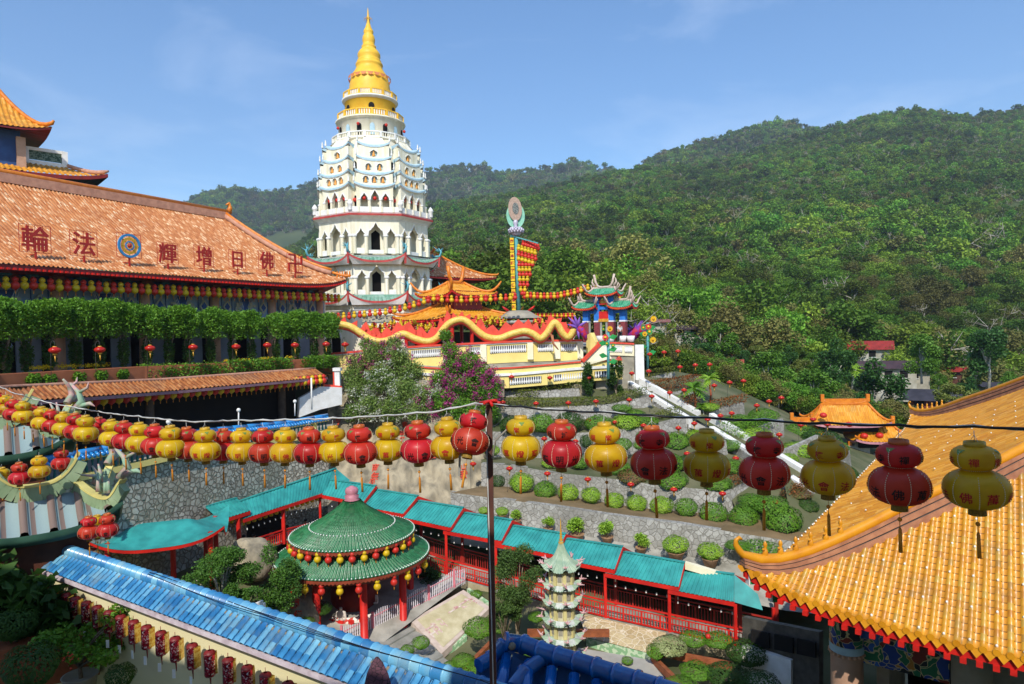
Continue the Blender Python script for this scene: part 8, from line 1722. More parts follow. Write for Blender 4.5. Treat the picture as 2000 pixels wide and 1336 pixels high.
GB = [(935, 1226, 62, 33, 'm', 1.0, 'rounded bright green shrub left of the brown pole'), (905, 1290, 46, 30.5, 'm', .8, 'leafy shrub beside the garden steps'), (930, 1305, 60, 30, 'm', .6, 'lush green clump at the bottom left of the pole'), (1048, 1205, 34, 33.8, 'm', .9, 'small green shrub behind the small pagoda'), (1040, 1265, 60, 31.8, 'm', .6, 'low green plants left of the small pagoda'), (1308, 1262, 66, 32.2, 'g', .9, 'pale variegated round bush by the red railing'), (1282, 1272, 40, 32.2, 'm', 1.2, 'bright green bush left of the variegated one'), (1352, 1248, 56, 33, 'm', .8, 'green bush on thin stems before the red railing'), (1402, 1250, 58, 32.8, 'm', .8, 'green bush with a red lantern beside it'), (1458, 1275, 80, 31.5, 'd', .9, 'dark bush in the shade at the corridor end'), (1360, 1310, 70, 30, 'm', .6, 'spiky lily bed inside the orange kerb'), (1420, 1318, 90, 29.5, 'd', .6, 'shaded lily bed at the bottom right'), (1480, 1335, 90, 28.5, 'd', .7, 'dark plants at the bottom right of the garden'), (1330, 1335, 60, 29, 'm', .5, 'lily clump near the bottom picture edge'), (822, 1255, 36, 33, 'm', 1.1, 'small sapling growing on the garden steps'), (795, 1270, 30, 32.6, 'm', 1.1, 'thin young plant left of the sapling on the steps'), (620, 1190, 60, 34.8, 'd', .6, 'low dark plants at the left foot of the pavilion'), (590, 1215, 50, 33.4, 'm', .6, 'green clump behind the blue ridge by the pavilion')]
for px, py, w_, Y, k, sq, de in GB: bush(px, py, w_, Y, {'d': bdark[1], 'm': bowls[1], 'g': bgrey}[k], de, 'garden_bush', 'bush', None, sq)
for px, py, Y, hh, w_, de in ((1150, 742, 55.5, 90, 38, 'left'), (1203, 742, 55.5, 95, 46, 'right')):
    gtree('tall_shrub', '%s one of two tall dark shrubs under the gate terrace' % de, px, py, Y, w_, hh*.85, pt(px, py+hh*.5, Y)[2], m_fdark, int(px), 4500, .07, 9)
def boulder(px, py, Y, w_, h_, label, seed=1, mat=None):
    c = V(pt(px, py, Y)); rx, rz_ = w_/F*Y/2, h_/F*Y/2; G_ = []
    for i in range(15):
        th = math.pi*i/14; row = []
        for j in range(25):
            ph = 2*math.pi*j/24; d = V((math.sin(th)*math.cos(ph), math.sin(th)*math.sin(ph), math.cos(th))); s = 1+.13*bumpy(d[0]*1.6, d[1]*1.6+d[2], seed); row.append(tuple(V((d[0]*rx, d[1]*rx*.8, d[2]*rz_))*s))
        G_.append(row)
    o = MB().grid(G_).build('boulder', mat or m_boulder, label=label, cat='rock'); o.location = tuple(c); return o
boulder(490, 1095, 36, 95, 85, 'large grey boulder between the junipers and the left corridor', 2); boulder(592, 1205, 34.2, 70, 90, 'boulder with red writing at the left edge of the pavilion', 3)
for chh, px, py in (('南', 575, 1178), ('佛', 583, 1203)):
    p = pt(px, py, 33.3); m_ = text_mb(chh, .55, .03, bold=.03); m_.v = [(x+p[0], y+p[1], z+p[2]) for x, y, z in m_.v]; m_.build('carved_character', m_redc, label='red character on the boulder left of the pavilion, %s' % ('upper' if chh == '南' else 'lower'), cat='inscription', group='red characters by the pavilion')
MB().bar(pt(492, 1186, 30), pt(514, 1176, 30.3), .12, .2).bar(pt(513, 1178, 30.3), pt(516, 1215, 30.3), .18).bar(pt(505, 1185, 30.2), pt(508, 1215, 30.2), .14).build('white_handrail', m_white, label='short white handrail among the junipers', cat='handrail')
# courtyard paving, slab, steps, fence
def sheet(name, P, mat, dz=0): MB().poly([(x, y, z+dz) for x, y, z in P]).build(name, mat, kind='structure')
sheet('courtyard_paving', P3([(560, 1275, 33), (742, 1262, 34), (905, 1140, 39.2), (780, 1090, 41), (600, 1130, 38.5)]), m_conc, .06)
st2 = thing('garden_steps', 'broad grey concrete steps leading down from the round pavilion', 'steps', pt(800, 1290, 32.5)); sm_ = MB()
a0, a1, b0, b1 = V(pt(700, 1282, 33)), V(pt(802, 1212, 36.3)), V(pt(850, 1400, 29.5)), V(pt(925, 1330, 31.2)); n = 9
for i in range(n):
    p, r_ = a0+(b0-a0)*i/n, a1+(b1-a1)*i/n; p2, r2_ = a0+(b0-a0)*(i+1)/n, a1+(b1-a1)*(i+1)/n; z = (p[2]+r_[2])/2-.02; sm_.poly([(p[0], p[1], z-1), (r_[0], r_[1], z-1), (r2_[0], r2_[1], z-1), (p2[0], p2[1], z-1)][::-1], 1.0, (0, 0, 1))
sm_.build('steps', M('grey_step_concrete', 'a3a197', '88877c', rough=.9, scale=1.5, bump=.2), st2, world=True)
sl_ = thing('inscribed_slab', 'sloping pale slab with four worn pink characters beside the steps', 'slab', pt(880, 1215, 36)); SLB = [V(a) for a in P3([(802, 1212, 36.0), (905, 1152, 38.6), (958, 1186, 37.2), (862, 1277, 34.0)])]
MB().poly([tuple(p+up*.0) for p in SLB], .35, (0, 0, -1)).build('border', M('pinkish_cement', 'cdbcae', 'b8a698', rough=.9), sl_, world=True); cen = sum(SLB)/4; MB().poly([tuple(cen+(p-cen)*.84+up*.015) for p in SLB]).build('face', M('sandy_slab', 'c9bf9c', 'b3a882', rough=.95, scale=2), sl_, world=True)
ux = (SLB[1]-SLB[0]); vx = (SLB[3]-SLB[0]); cm = MB()
for k, chh in enumerate('性淨悟佛'[::1]):
    t_ = text_mb(chh, .95, bold=.02); f_ = .17+.22*k; o = SLB[0]*(1-f_)+SLB[1]*f_; o2 = SLB[3]*(1-f_)+SLB[2]*f_; c = (o+o2)/2+up*.03; e1 = vx/np.linalg.norm(vx); e2 = ux/np.linalg.norm(ux); cm.add([tuple(c+e1*x+e2*z+up*.004) for x, y, z in t_.v], t_.f)
cm.build('worn_characters', M('worn_pink_paint', 'b98480', 'd9cfc0', rough=.9, scale=5), sl_, world=True)
fe = thing('picket_fence', 'white and pink picket fence rising along the steps beside the pavilion', 'fence', pt(800, 1200, 36)); A_, B_ = V(pt(668, 1268, 33.9)), V(pt(908, 1140, 39.3)); L_ = np.linalg.norm(B_-A_); fm_ = MB(); fp = MB(); n = int(L_/.13)
for k in range(n+1):
    p = A_+(B_-A_)*k/n; h = 1.0+.12*math.cos(k*.35)
    (fp if k % 14 == 0 else fm_).bar(p, p+up*(h+.1 if k % 14 == 0 else h), .045 if k % 14 else .12)
for z in (.2, .85): fp.bar(A_+up*z, B_+up*z, .04, .05)
fm_.build('pickets', M('lilac_white_paint', 'ddd6dc', 'cfc8d0', rough=.5), fe, world=True); fp.build('pink_rails', M('pink_rail_paint', 'd9808a', 'c86f7a'), fe, world=True)
m_lat = M('green_white_tile_band', 'c9dcb9', '8fb98a', rough=.6, scale=7, mode='voronoi', lo=.45, hi=.55)
for a, b, h, de in [((862, 1280, 34.2), (912, 1240, 35.3), .45, 'below the inscribed slab'), ((912, 1150, 39), (955, 1180, 37.7), .4, 'above the inscribed slab'), ((1145, 1246, 34.9), (1272, 1279, 33.2), .55, 'along the grey path')]:
    MB().wall([V(pt(*a)), V(pt(*b))], [V(pt(*a))-up*h, V(pt(*b))-up*h], .2).build('tiled_kerb_wall', m_lat, label='low green and white tiled kerb wall '+de, cat='kerb wall', group='tiled kerb walls')
m_crazy = stonemat('crazy_paving', 'c9b68c', 'b39c70', 'e0d4b8', scale=2.4, gapw=.05, bump=.2)
sheet('paved_strip', P3([(1130, 1200, 36.9), (1300, 1238, 34.9), (1290, 1283, 33.0), (1145, 1246, 34.9)]), m_crazy, .05); sheet('garden_path', P3([(1130, 1268, 34.2), (1272, 1292, 32.9), (1420, 1420, 27.5), (1050, 1390, 28.5)]), M('grey_path', 'b9b6ac', 'a19e94', rough=.9, scale=.8), .08)
for a, b in (((1272, 1275, 33.2), (1430, 1305, 31.5)), ((1275, 1290, 32.8), (1330, 1345, 29.5)), ((1190, 1240, 33.8), (1030, 1240, 33.8)), ((905, 1318, 30), (960, 1262, 32.5))):
    MB().bar(V(pt(*a))+up*.1, V(pt(*b))+up*.1, .2, .35).build('brick_kerb', m_brick, label='orange brick kerb edging a planting bed, starting at %s' % ('the pale round bush', 'the grey path corner', 'the small pagoda', 'the steps')[[1272, 1275, 1190, 905].index(a[0])], cat='kerb', group='orange kerbs')
MB().tube([pt(1140, 1286, 32), pt(1180, 1290, 31.5), pt(1225, 1310, 31)], .03, 5).build('garden_hose', M('rusty_pipe', 'a8573a'), label='thin rusty pipe on the grey path', cat='pipe')
p = pt(1383, 1243, 32.6); MB().ball(p, .13, 10, 8).tube([(p[0], p[1], p[2]+.13), (p[0], p[1], p[2]+.3)], .01, 3).build('small_lantern', m_lr, label='small round red lantern among the bushes at the corridor end', cat='lantern')
# end room beside the corridor
er = thing('garden_annex', 'dim annex with dark windows beneath the yellow roof corner', 'building', pt(1500, 1300, 31)); MB().wall(P3([(1450, 1205, 32.5), (1600, 1235, 29)]), P3([(1450, 1330, 32.5), (1600, 1380, 29)]), .3).build('wall', M('shade_dark_plaster', '5a554c', '45413a'), er, world=True)  # shade under the roof corner is put into the dark wall colour
for x0 in (1466, 1512, 1556): MB().wall(P3([(x0, 1226+(x0-1450)*.2, 32-(x0-1450)*.023), (x0+36, 1234+(x0-1450)*.2, 31.2-(x0-1450)*.023)]), P3([(x0, 1256+(x0-1450)*.2, 32-(x0-1450)*.023), (x0+36, 1264+(x0-1450)*.2, 31.2-(x0-1450)*.023)]), .1).build('window', m_dark, er, world=True)
MB().wall(P3([(1448, 1262, 32), (1545, 1290, 30)]), P3([(1448, 1330, 32), (1545, 1350, 30)]), .4).build('white_parapet', m_white, label='white parapet in front of the dim annex under the yellow roof', cat='wall')
# =============== shaded balcony at the lower left ===============
sheet('balcony_floor', [(-22, 3, -7.15), (-.5, 3, -7.15), (-.5, 7.6, -7.15), (-11.7, 14.6, -7.15), (-22, 18, -7.15)], m_conc)
t = thing('potted_tree', 'shaded leafy potted tree in a dark tub at the lower left', 'potted plant', ptz(158, 1352, -7.15), 0, None, .85)
MB().lathe([(.01, 0), (.3, 0), (.36, .35), (.4, .42), (.36, .42), (.3, .34), (.01, .34)], 20).build('tub', m_greyst, t); q = np.random.RandomState(4); bl_ = [(q.uniform(-.8, .9), q.uniform(-.5, .5), 1.0+q.uniform(-.2, .8), .33, .33, .22) for _ in range(11)]; v, f = leaves(blobpts(2600, bl_, 4, .2), .06, seed=4); linkmesh('foliage', npmesh('foliage', v, f, m_fmid), t); tb = MB(); limbs(tb, .8, bl_, .06, 4, 11); tb.build('trunk', m_bark, t)
t = thing('brick_planter', 'shaded brick planter behind the potted tree at the lower left', 'planter', ptz(118, 1335, -7.15)); MB().box((-.6, .3, .45), (2.2, 1.0, .9), .45).build('bricks', m_brick, t)
v, f = leaves(blobpts(1800, [(-.9, .4, 1.5, .7, .6, .7), (-.3, .5, 1.2, .6, .5, .5), (-1.6, .3, 1.9, .6, .5, .8)], 8, .2), .16, asp=.3, seed=8) if 0 else leaves(blobpts(900, [(-.9, .4, 1.5, .7, .6, .7), (-.3, .5, 1.2, .6, .5, .5), (-1.6, .3, 1.9, .6, .5, .8)], 8, .2), .17, seed=8); linkmesh('broad_leaves', npmesh('leaves', v, f, m_fdark), t)
for px, py, Y in ((78, 1132, 15), (12, 1145, 14.5), (60, 1270, 12.6), (135, 1285, 12)): 
    p = pt(px, py, Y); v, f = leaves(p+nr.normal(size=(26, 3))*.05-np.array(p), .022, seed=int(px)); linkmesh('red_flowers', npmesh('petals', v, f, M('orange_red_petals', 'd9482c', 'b8361f', transl=.3)), loc=p, label='small red orange blossom cluster in the shaded corner, near %s' % {78: 'the wall end', 12: 'the picture edge', 60: 'the planter', 135: 'the tub'}[px], cat='flowers', group='blossoms in the shade')

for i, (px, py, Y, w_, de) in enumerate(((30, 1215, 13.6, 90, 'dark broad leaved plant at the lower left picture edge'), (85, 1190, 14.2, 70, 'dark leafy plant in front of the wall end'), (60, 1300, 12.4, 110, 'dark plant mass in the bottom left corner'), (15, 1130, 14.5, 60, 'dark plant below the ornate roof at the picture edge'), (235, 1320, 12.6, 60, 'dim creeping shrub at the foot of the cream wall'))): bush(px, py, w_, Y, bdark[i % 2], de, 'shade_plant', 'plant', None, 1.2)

for i, (px, py, w_, Y, k, de) in enumerate(((972, 1225, 40, 34.2, 1, 'green bush between the brown pole and the slab'), (960, 1275, 44, 32.2, 2, 'leafy bush low beside the brown pole'), (880, 1300, 30, 31, 1, 'small plant at the lower steps edge'), (1020, 1295, 40, 31, 2, 'fern like clump behind the dark blue ridge'), (760, 1130, 44, 40.5, 5, 'shrub in the shade behind the pavilion'), (930, 1160, 26, 38.4, 2, 'small clump above the tiled kerb'), (1225, 1290, 24, 32.4, 1, 'small plant at the grey path edge'), (640, 1100, 36, 41.5, 5, 'dark shrub in front of the left corridor corner'))): bush(px, py, w_, Y, bdark[0] if k == 5 else bowls[k], de, 'garden_bush', 'bush', None, .9)
# =============== far orange gate on the right ===============
c = pt(1645, 905, 62); fg_ = thing('paifang_gate', 'far grey stone gate with three orange tiled roofs behind the yellow roof', 'gate', (c[0], c[1], -19), R(-8))
def xz(px, py): p = pt(px, py, 62); return p[0]-c[0], p[2]+19
for px, py, La, rh, rise, lift in ((1650, 826, 3.5, 2.0, 1.75, .35), (1570, 850, 1.7, .9, 1.1, .25), (1712, 856, 2.6, 1.2, 1.2, .3), (1640, 900, 1.6, .9, .9, .2), (1745, 905, 1.6, .9, .9, .2)):
    x, z = xz(px, py); s2 = bpy.data.objects.new('roof', None); COL.objects.link(s2); s2.parent = fg_; s2.location = (x, 0, 0); LOC[s2.name] = (Vector((0, 0, 0)), 0, 1); s2.empty_display_size = .1
    hip_roof(s2, La, 1.7, rh, rise, z, lift, t_amber, pitch=.3, db=.4, h=.05, ridge=m_ridge, eave=M('pinkish_eave', 'c98f95', 'a86f78'), under=m_dark, horns=.35, rr=.12)
    MB().box((0, 0, z+rise+.25), (rh*2, .25, .55)).box((-rh, 0, z+rise+.6), (.3, .3, .7)).box((rh, 0, z+rise+.6), (.3, .3, .7)).build('crested_ridge', m_ridge, s2); MB().box((0, 0, z-.35), (La*1.5, 1.6, .7)).build('brackets', m_dark, s2)
for px, y0 in ((1590, 870), (1632, 850), (1672, 850), (1705, 885), (1750, 900)):
    x, z = xz(px, y0); MB().box((x, 0, z/2), (.6, .7, z)).build('stone_pillar', m_conc, fg_)
x, z = xz(1652, 880); MB().box((x, 0, z), (4, .6, 1.0)).build('beam', m_conc, fg_); x, z = xz(1690, 965); MB().box((x, -.4, z), (3.2, 1.2, 1.2)).build('lower_beam', m_white, fg_)
x, z = xz(1697, 930); MB().box((x, -.5, z), (.5, .2, 2.2)).build('name_board', m_brick, fg_)
for i, (px, py) in enumerate(((1608, 811), (1658, 829), (1688, 851), (1718, 850))): MB().ball(pt(px, py, 60.5), .33, 12, 8, .75).build('round_lantern', m_lr, label='round red lantern on the far orange gate, %s from the left' % ordw(i+1), cat='lantern', group='lanterns of the far gate')
# =============== houses ===============
def house(px, py, Y, w_, d_, h_, rz, wall, roof, label, rise=1.2, ov=.7, hip=False):
    p = pt(px, py, Y); t = thing('house', label, 'house', p, rz); MB().box((0, 0, h_/2-1.5), (w_, d_, h_+3)).build('wall', wall, t)
    a, b = w_/2+ov, d_/2+ov; r = MB(); k = a-(b*.8 if hip else 0); r.add([(-a, -b, h_), (a, -b, h_), (a, b, h_), (-a, b, h_), (-k, 0, h_+rise), (k, 0, h_+rise)], [(0, 1, 5, 4), (2, 3, 4, 5), (1, 2, 5), (3, 0, 4), (3, 2, 1, 0)]); r.build('roof', roof, t)
    for i in range(int(w_/2.2)):
        x = -w_/2+1.2+i*2.2; wn = MB().box((x, -d_/2-.02, h_*.58), (1.1, .1, 1.1)).build('window', m_dark, t); MB().bar((x-.6, -d_/2-.08, h_*.58-.6), (x+.6, -d_/2-.08, h_*.58-.6), .08).build('sill', m_white, wn)
    return t
m_rr = M('red_sheet_roof', '9c2f26', '7d2822', rough=.7, scale=1); m_br = M('dark_sheet_roof', '4a3538', '38292c', rough=.7, scale=1); m_gr = M('dark_grey_roof', '3c3a42', '2d2c33', rough=.7, scale=1); m_bk = M('red_brick_wall', '8a4438', '6f352c', rough=.85, scale=2)
m_dw = M('dull_white_wall', 'b9b4a6', '98927f', rough=.9, scale=.8)
house(1700, 702, 122, 6.2, 4.6, 1.9, R(-28), m_dw, m_rr, 'house with a bright red gable roof up on the right slope', 1.5); house(1730, 745, 106, 7.4, 4.4, 2.2, R(-12), m_dw, m_br, 'two storey house with a dark roof below the red roofed one', 1.1); house(1785, 738, 105, 3.4, 3, 1.0, R(-10), m_greyst, m_gr, 'small grey shed beside the two storey house', .5)
house(1822, 803, 88, 5.2, 4.2, 1.6, R(-35), m_bk, m_gr, 'brick house with a dark grey gable roof above the yellow roof', 1.3); house(1345, 657, 116, 5.4, 3.8, 1.2, R(-8), m_dw, m_br, 'low pale house with a brown roof right of the flower pole', .7); house(1278, 641, 108, 3.8, 3.4, .9, R(-15), m_dw, M('pink_roof', '8f5a4c', '7c4c42'), 'small pale house with a pinkish roof right behind the gate', .5)
house(1862, 737, 120, 3.2, 2.8, 1.1, R(-20), m_wood, m_rr, 'little wooden hut with a red roof between the right hand trees', .8); house(1937, 767, 106, 3.2, 2.8, 1.1, R(-10), m_greyst, m_gr, 'dark little hut furthest to the right above the yellow roof', .6); house(1427, 714, 98, 2.4, 2.2, .3, R(-20), m_dw, M('orange_red_roof', 'a84f38', '8f4030'), 'tiny red roof peeping out of the trees at mid slope', .6)
# =============== individual trees between garden and hill ===============
tk = []
def tkind(seed, mat, n=4200, size=.062, tall=1.0, k=12):
    q = np.random.RandomState(seed); bl_ = []
    for i in range(k):
        a = q.uniform(0, 6.28); e = q.uniform(-.8, 1); rr = math.sqrt(max(0, 1-e*e))*q.uniform(.45, .8); bl_.append((rr*math.cos(a), rr*math.sin(a), 1.25*tall+e*.72*tall, q.uniform(.3, .45), q.uniform(.3, .45), q.uniform(.24, .36)*tall))
    v, f = leaves(blobpts(n, bl_, seed, .5), size, seed=seed, up=.5); tb = MB(); limbs(tb, .9*tall, bl_, .07, seed, 8); return npmesh('crown', v, f, mat), tb.mesh('trunk', m_pale_bark)
m_tA = M('tree_green', '47701f', '6f9a2e', rough=.6, scale=.8, isl=.5, transl=.25); m_tB = M('tree_dark_green', '2f5520', '48752c', rough=.6, scale=.8, isl=.5, transl=.22); m_tC = M('tree_olive', '66752f', '8a9440', rough=.6, scale=.8, isl=.5, transl=.25)
tk = {'dark green': [tkind(1, m_tB), tkind(2, m_tB, tall=1.2)], 'green': [tkind(3, m_tA), tkind(4, m_tA, tall=1.1)], 'olive': [tkind(5, m_tC), tkind(6, m_tC, n=2400)]}
def tree(px, py, w_, Y, kind, label, group=None, sq=1.0):
    """px,py = centre of the crown"""
    p = pt(px, py, Y); s = w_/F*Y/2.2; t = thing('leafy_tree', label, 'tree', (p[0], p[1], p[2]-1.25*s*sq), rnd.uniform(0, 6), group, sc=s); t.scale = (s, s, s*sq); a, b = rnd.choice(tk[kind]); linkmesh('crown', a, t); linkmesh('trunk', b, t)
EX = [(1712, 775, 120, 74, 'dark green', 1.0, 'largest dark green tree directly behind the far orange gate'), (1633, 722, 84, 86, 'dark green', 1.15, 'dome shaped dark tree left of the houses'), (1345, 705, 110, 80, 'dark green', .8, 'broad dark tree right of the flower poles'), (1290, 690, 80, 76, 'dark green', .9, 'dark tree right behind the white end pier'), (1405, 668, 70, 96, 'green', 1.0, 'round tree right of the low white house'), (1800, 700, 80, 92, 'green', 1.1, 'tall green tree right of the two storey house'), (1930, 690, 110, 96, 'dark green', 1.1, 'big dark tree below the right end of the hill'), (1860, 770, 66, 78, 'olive', .8, 'olive tree beside the brick house'), (1900, 790, 60, 72, 'green', .8, 'green tree between the brick house and the yellow roof edge'), (1500, 740, 110, 78, 'green', .9, 'wide green tree in the middle of the lower wood'), (1590, 770, 100, 76, 'green', .9, 'wide green tree left of the far orange gate roofs'), (1120, 650, 70, 90, 'green', .8, 'bright green tree behind the lantern mast and gate')]
for px, py, w_, Y, k, sq, de in EX: tree(px, py, w_, Y, k, de, None, sq)
rows_ = [('front row', 70, 30, lambda px: np.interp(px, [1280, 1400, 1560, 1700, 1960], [725, 752, 800, 800, 800])), ('middle row', 82, 24, lambda px: np.interp(px, [1280, 1400, 1560, 1700, 1960], [700, 715, 745, 765, 770])), ('back row', 98, 26, lambda px: np.interp(px, [1280, 1400, 1560, 1700, 1960], [672, 688, 712, 732, 745]))]
hs = [(1695, 44, 118), (1738, 60, 104), (1822, 45, 88), (1345, 38, 112), (1278, 30, 104), (1862, 20, 118), (1937, 20, 104), (1785, 22, 103)]
for nm, Y, n_, f_ in rows_:
    kk = 0
    for i in range(n_):
        px = 1275+(715)*(i+.5)/n_+rnd.uniform(-8, 8); Yi = Y*rnd.uniform(.96, 1.05); y = f_(px)+rnd.uniform(-9, 9); w_ = rnd.uniform(44, 72)*80/Y
        if any(abs(px-a) < w2*1.25 and Yi < b for a, w2, b in hs): continue
        if 1530 < px < 1760 and Y < 75: continue
        kk += 1; tree(px, y, w_, Yi, rnd.choice(['dark green', 'green', 'green', 'olive', 'dark green']), 'bushy tree in the %s of the lower wood, %s from the left' % (nm, ordw(kk)), 'trees of the lower wood', rnd.uniform(.8, 1.15))
q = np.random.RandomState(77); P = []; S = []
while len(P) < 2600:
    px = q.uniform(1240, 2080); t = q.uniform(0, 1); y0 = np.interp(px, [1240, 1450, 1600, 1800, 2080], [700, 782, 822, 862, 900]); y1 = np.interp(px, [1240, 1400, 1600, 1800, 2080], [690, 738, 779, 820, 850]); Y = 68+38*t; y = y0+(y1-y0)*t
    if any(abs(px-a) < w2*.9 and b-22 < Y for a, w2, b in hs): continue
    p = pt(px, y-4, Y); P.append(p); S.append(q.uniform(.7, 1.7))
scatter('lower_undergrowth', P, S, cnear, 'dense low undergrowth between the garden terraces and the hill')
# palms
def palm(px, py, Y, r_, zb, label, nf=16, col=None, stemc=None, red=False):
    c = V(pt(px, py, Y)); t = thing('palm_tree', label, 'palm', (c[0], c[1], zb)); h = c[2]-zb; tb = MB(); tb.tube([(0, 0, 0), (.1*r_, 0, h*.5), (0, 0, h)], [r_*.08, r_*.06, r_*.05], 7); tb.build('trunk', stemc or m_pale_bark, t); q = np.random.RandomState(int(px)); fr = MB()
    for k in range(nf):
        a = q.uniform(0, 6.28); el = q.uniform(-.2, 1.2); d = V((math.cos(a)*math.cos(el), math.sin(a)*math.cos(el), math.sin(el))); s = V((-math.sin(a), math.cos(a), 0)); Q = [V((0, 0, h))+d*r_*u+up*(-.55*r_*u*u) for u in np.linspace(0, 1, 8)]
        for j in range(1, 8):
            for sg in (-1, 1):
                b = Q[j]; w_ = r_*.3*math.sin(min(1, j/7)*2.6+.3); fr.poly([tuple(Q[j-1]), tuple(b), tuple(b+s*sg*w_+d*r_*.1-up*w_*.45)])
    fr.build('fronds', col or m_fmid, t)
palm(1355, 758, 55, 1.5, pt(1360, 812, 54.5)[2], 'large red stemmed palm clump above the bend of the stairs', 22, m_fmid, M('red_palm_stem', 'b3402a', '8c5a34')); palm(1385, 740, 56, 1.3, pt(1380, 805, 55)[2], 'second red stemmed palm just right of the large clump', 18, m_flime, MATS['red_palm_stem']); palm(1372, 795, 54, .9, pt(1375, 822, 53.5)[2], 'low spreading palm at the stair landing', 16, m_fmid)
palm(1663, 722, 90, 2.2, pt(1665, 760, 90)[2], 'pale yellow green palm left of the two storey house', 18, m_flime); palm(1537, 735, 78, 1.7, pt(1540, 780, 78)[2], 'tall thin palm with a pale trunk in the lower wood', 14, m_fmid)
palm(1496, 655, 112, 2.4, pt(1498, 690, 112)[2], 'dark palm on the slope above the lower wood', 16, m_fdark); palm(1905, 690, 100, 2.4, pt(1905, 740, 100)[2], 'palm at the right edge of the lower wood', 16, m_fmid)
# =============== red lanterns on thin curved poles ===============
m_rl = M('glossy_red_lantern', 'dc3326', 'c92a20', rough=.3, scale=2, transl=.3, coat=.3); m_wire = M('dark_thin_pole', '3b3b38', '55554f', rough=.5); rlp = None
def polelan(px, py, Y, h, label, group, sc=1.0, steel=False):
    global rlp
    p = pt(px, py, Y)
    if rlp is None:
        rlp = thing('pole_lantern', label, 'lantern', (0, 0, 0)); lb_ = MB(); prof = [(.02, -.18), (.12, -.17)]+[((.3-.012*(k % 2))*math.sqrt(max(.05, 1-((k-6)/6.6)**2)), -.15+.3*k/12) for k in range(13)]+[(.12, .17), (.02, .18)]; lb_.lathe(prof, 16); lb_.build('globe', m_rl, rlp)
        MB().lathe([(.1, -.18), (.11, -.25), (.03, -.26)], 10).lathe([(.1, .17), (.09, .21), (.02, .21)], 10).tube([(0, 0, -.26), (.01, 0, -.62)], [.045, .02], 6).build('gold_tassel', m_gold, rlp)
        MB().tube([(0, 0, .2), (0, 0, .42), (-.06, 0, .5), (-.16, 0, .46), (-.22, 0, .3), (-.24, 0, -2.4)], .014, 5).build('curved_pole', m_wire, rlp)
        o = rlp; o.location = p; o['group'] = group; o.scale = (sc,)*3; return
    dup(rlp, p, rnd.uniform(-.3, .3), label, group, sc)
for i, (px, py) in enumerate(((107, 684), (195, 683), (293, 680), (377, 678), (461, 677), (522, 674), (576, 674), (637, 672), (674, 673))): polelan(px, py, np.interp(px, [107, 674], [35.0, 52.5]), 2, 'red pole lantern in front of the orange planter, %s from the left' % ordw(i+1), 'pole lanterns before the planter', 1.0)
TL = [(1006, 710), (1089, 709), (1134, 706), (1166, 702), (1209, 700), (999, 736), (1074, 738), (1149, 738), (1197, 733), (1234, 729), (1267, 725), (1269, 692), (1297, 688), (982, 786), (1047, 788), (1110, 787), (1164, 784), (1229, 781), (1273, 774), (1150, 821), (1201, 825), (1257, 831), (1063, 857), (1124, 862), (924, 906), (995, 915), (1069, 925), (1148, 936), (1232, 946), (1324, 686), (1358, 713), (1386, 712), (1328, 717), (1425, 747), (1452, 744), (1395, 753), (1336, 762), (1308, 767), (1478, 792), (1502, 784), (1526, 777), (1429, 807), (1407, 812), (1382, 819), (1356, 827), (1325, 836), (1522, 849), (1564, 830), (1588, 819), (1616, 829), (1462, 882), (1437, 895), (1342, 886), (1316, 956), (1411, 964), (1515, 981)]
TL.sort(key=lambda a: (round(a[1]/32), a[0])); cnt = {}
for px, py in TL:
    r_ = round(py/32); cnt[r_] = cnt.get(r_, 0)+1; Y = np.interp(py, [686, 710, 737, 786, 825, 860, 907, 936, 985], [58.5, 57.5, 55.5, 53, 50.5, 48.8, 47, 44.5, 40.5]); rk_ = sorted({round(a[1]/32) for a in TL}).index(r_)+1
    polelan(px, py, Y, 2, 'red pole lantern over the garden terraces, %s row from the top, %s from the left' % (ordw(rk_), ordw(cnt[r_])), 'pole lanterns on the garden terraces', .82)
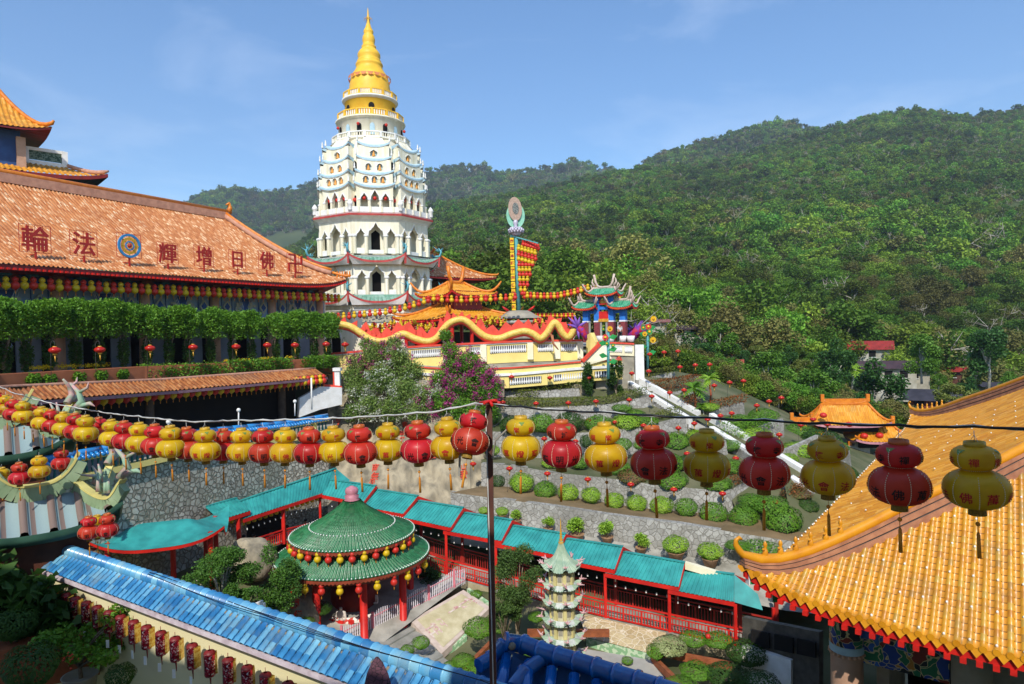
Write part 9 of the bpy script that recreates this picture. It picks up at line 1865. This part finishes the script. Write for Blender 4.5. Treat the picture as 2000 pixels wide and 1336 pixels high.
# =============== people ===============
m_sk = M('skin', 'b98063', 'a87055', rough=.6); m_hair = M('black_hair', '17120f')
def person(px, py, Y, label, top, bottom, reach=0, rz=0, zf=None, hgt=1.65):
    p = pt(px, py, Y); s = hgt/1.7; t = thing('person', label, 'person', p, rz, None, s); r_ = reach
    J = [(0, 0, .95), (0, 0, 1.2), (0, 0, 1.4), (0, -.01, 1.5), (0, -.02, 1.62), (.1, 0, .88), (.11, -.02, .48), (.11, .02, .07), (.11, -.13, .03), (-.1, 0, .88), (-.11, .03, .48), (-.11, .05, .07), (-.11, -.1, .03), (.19, 0, 1.38), (.24+.1*r_, -.03-.1*r_, 1.12+.05*r_), (.26+.3*r_, -.1-.1*r_, .88+.2*r_), (-.19, 0, 1.38), (-.24, -.02, 1.12), (-.25, -.1, .88)]
    E_ = [(0, 1), (1, 2), (2, 3), (3, 4), (0, 5), (5, 6), (6, 7), (7, 8), (0, 9), (9, 10), (10, 11), (11, 12), (2, 13), (13, 14), (14, 15), (2, 16), (16, 17), (17, 18)]; RR = [(.16, .11), (.14, .1), (.15, .09), .05, .1, .09, .065, .045, .04, .09, .065, .045, .04, .055, .042, .032, .055, .042, .032]
    skinbody('body', J, E_, RR, m_sk, t); K = lambda ids: ([J[i] for i in ids], [RR[i] for i in ids])
    def gar(ids, ed, nm, mt, g=.018):
        skinbody(nm, [J[i] for i in ids], ed, [((r[0]+g, r[1]+g) if hasattr(r, '__len__') else r+g) for r in [RR[i] for i in ids]], mt, t)
    gar([1, 0, 2, 13, 14, 16, 17], [(0, 1), (0, 2), (2, 3), (3, 4), (2, 5), (5, 6)], 'top', top); gar([0, 5, 6, 7, 9, 10, 11], [(0, 1), (1, 2), (2, 3), (0, 4), (4, 5), (5, 6)], 'trousers', bottom)
    MB().lathe([(.105, -.03), (.115, .03), (.1, .09), (.05, .13), (.01, .14)], 12, (0, .015, 1.63)).build('hair', m_hair, t); MB().box((0, -.115, 1.61), (.025, .03, .045)).build('nose', m_sk, t)
person(1519, 1302, 31.8, 'woman in a red dress leaning on the railing at the corridor end', M('red_cloth', 'c8202f'), MATS['red_cloth'], 1.3, R(25)); person(1211, 668, 58.8, 'person in white bending over pots on the gate terrace', M('white_cloth', 'e2e2de'), M('dark_cloth', '23242a'), 0, R(30))
for i, (px, py, Y, c_, de) in enumerate(((598, 1062, 45.2, '8fa3c4', 'visitor in a pale blue shirt in the left corridor near its corner'), (563, 1075, 44.3, 'c4b9ae', 'visitor in a light top in the left corridor'), (497, 1095, 41.6, '7a3f8c', 'visitor in a purple top in the left corridor'), (478, 1098, 40.6, 'd0ccd8', 'visitor in white beside the purple one, left corridor'), (424, 1120, 39.5, '8a8038', 'visitor in olive yellow at the left end of the corridor'), (530, 1085, 43, '1f1f24', 'visitor in black in the middle of the left corridor'), (15, 722, 35.3, '9fb0cf', 'seated looking visitor in pale blue at the left picture edge'))): person(px, py, Y, de, M('cloth_'+('pale_blue', 'beige', 'purple', 'white', 'olive', 'black', 'sky')[i], c_), MATS['dark_cloth'], .3*(i % 2), R(40*i))
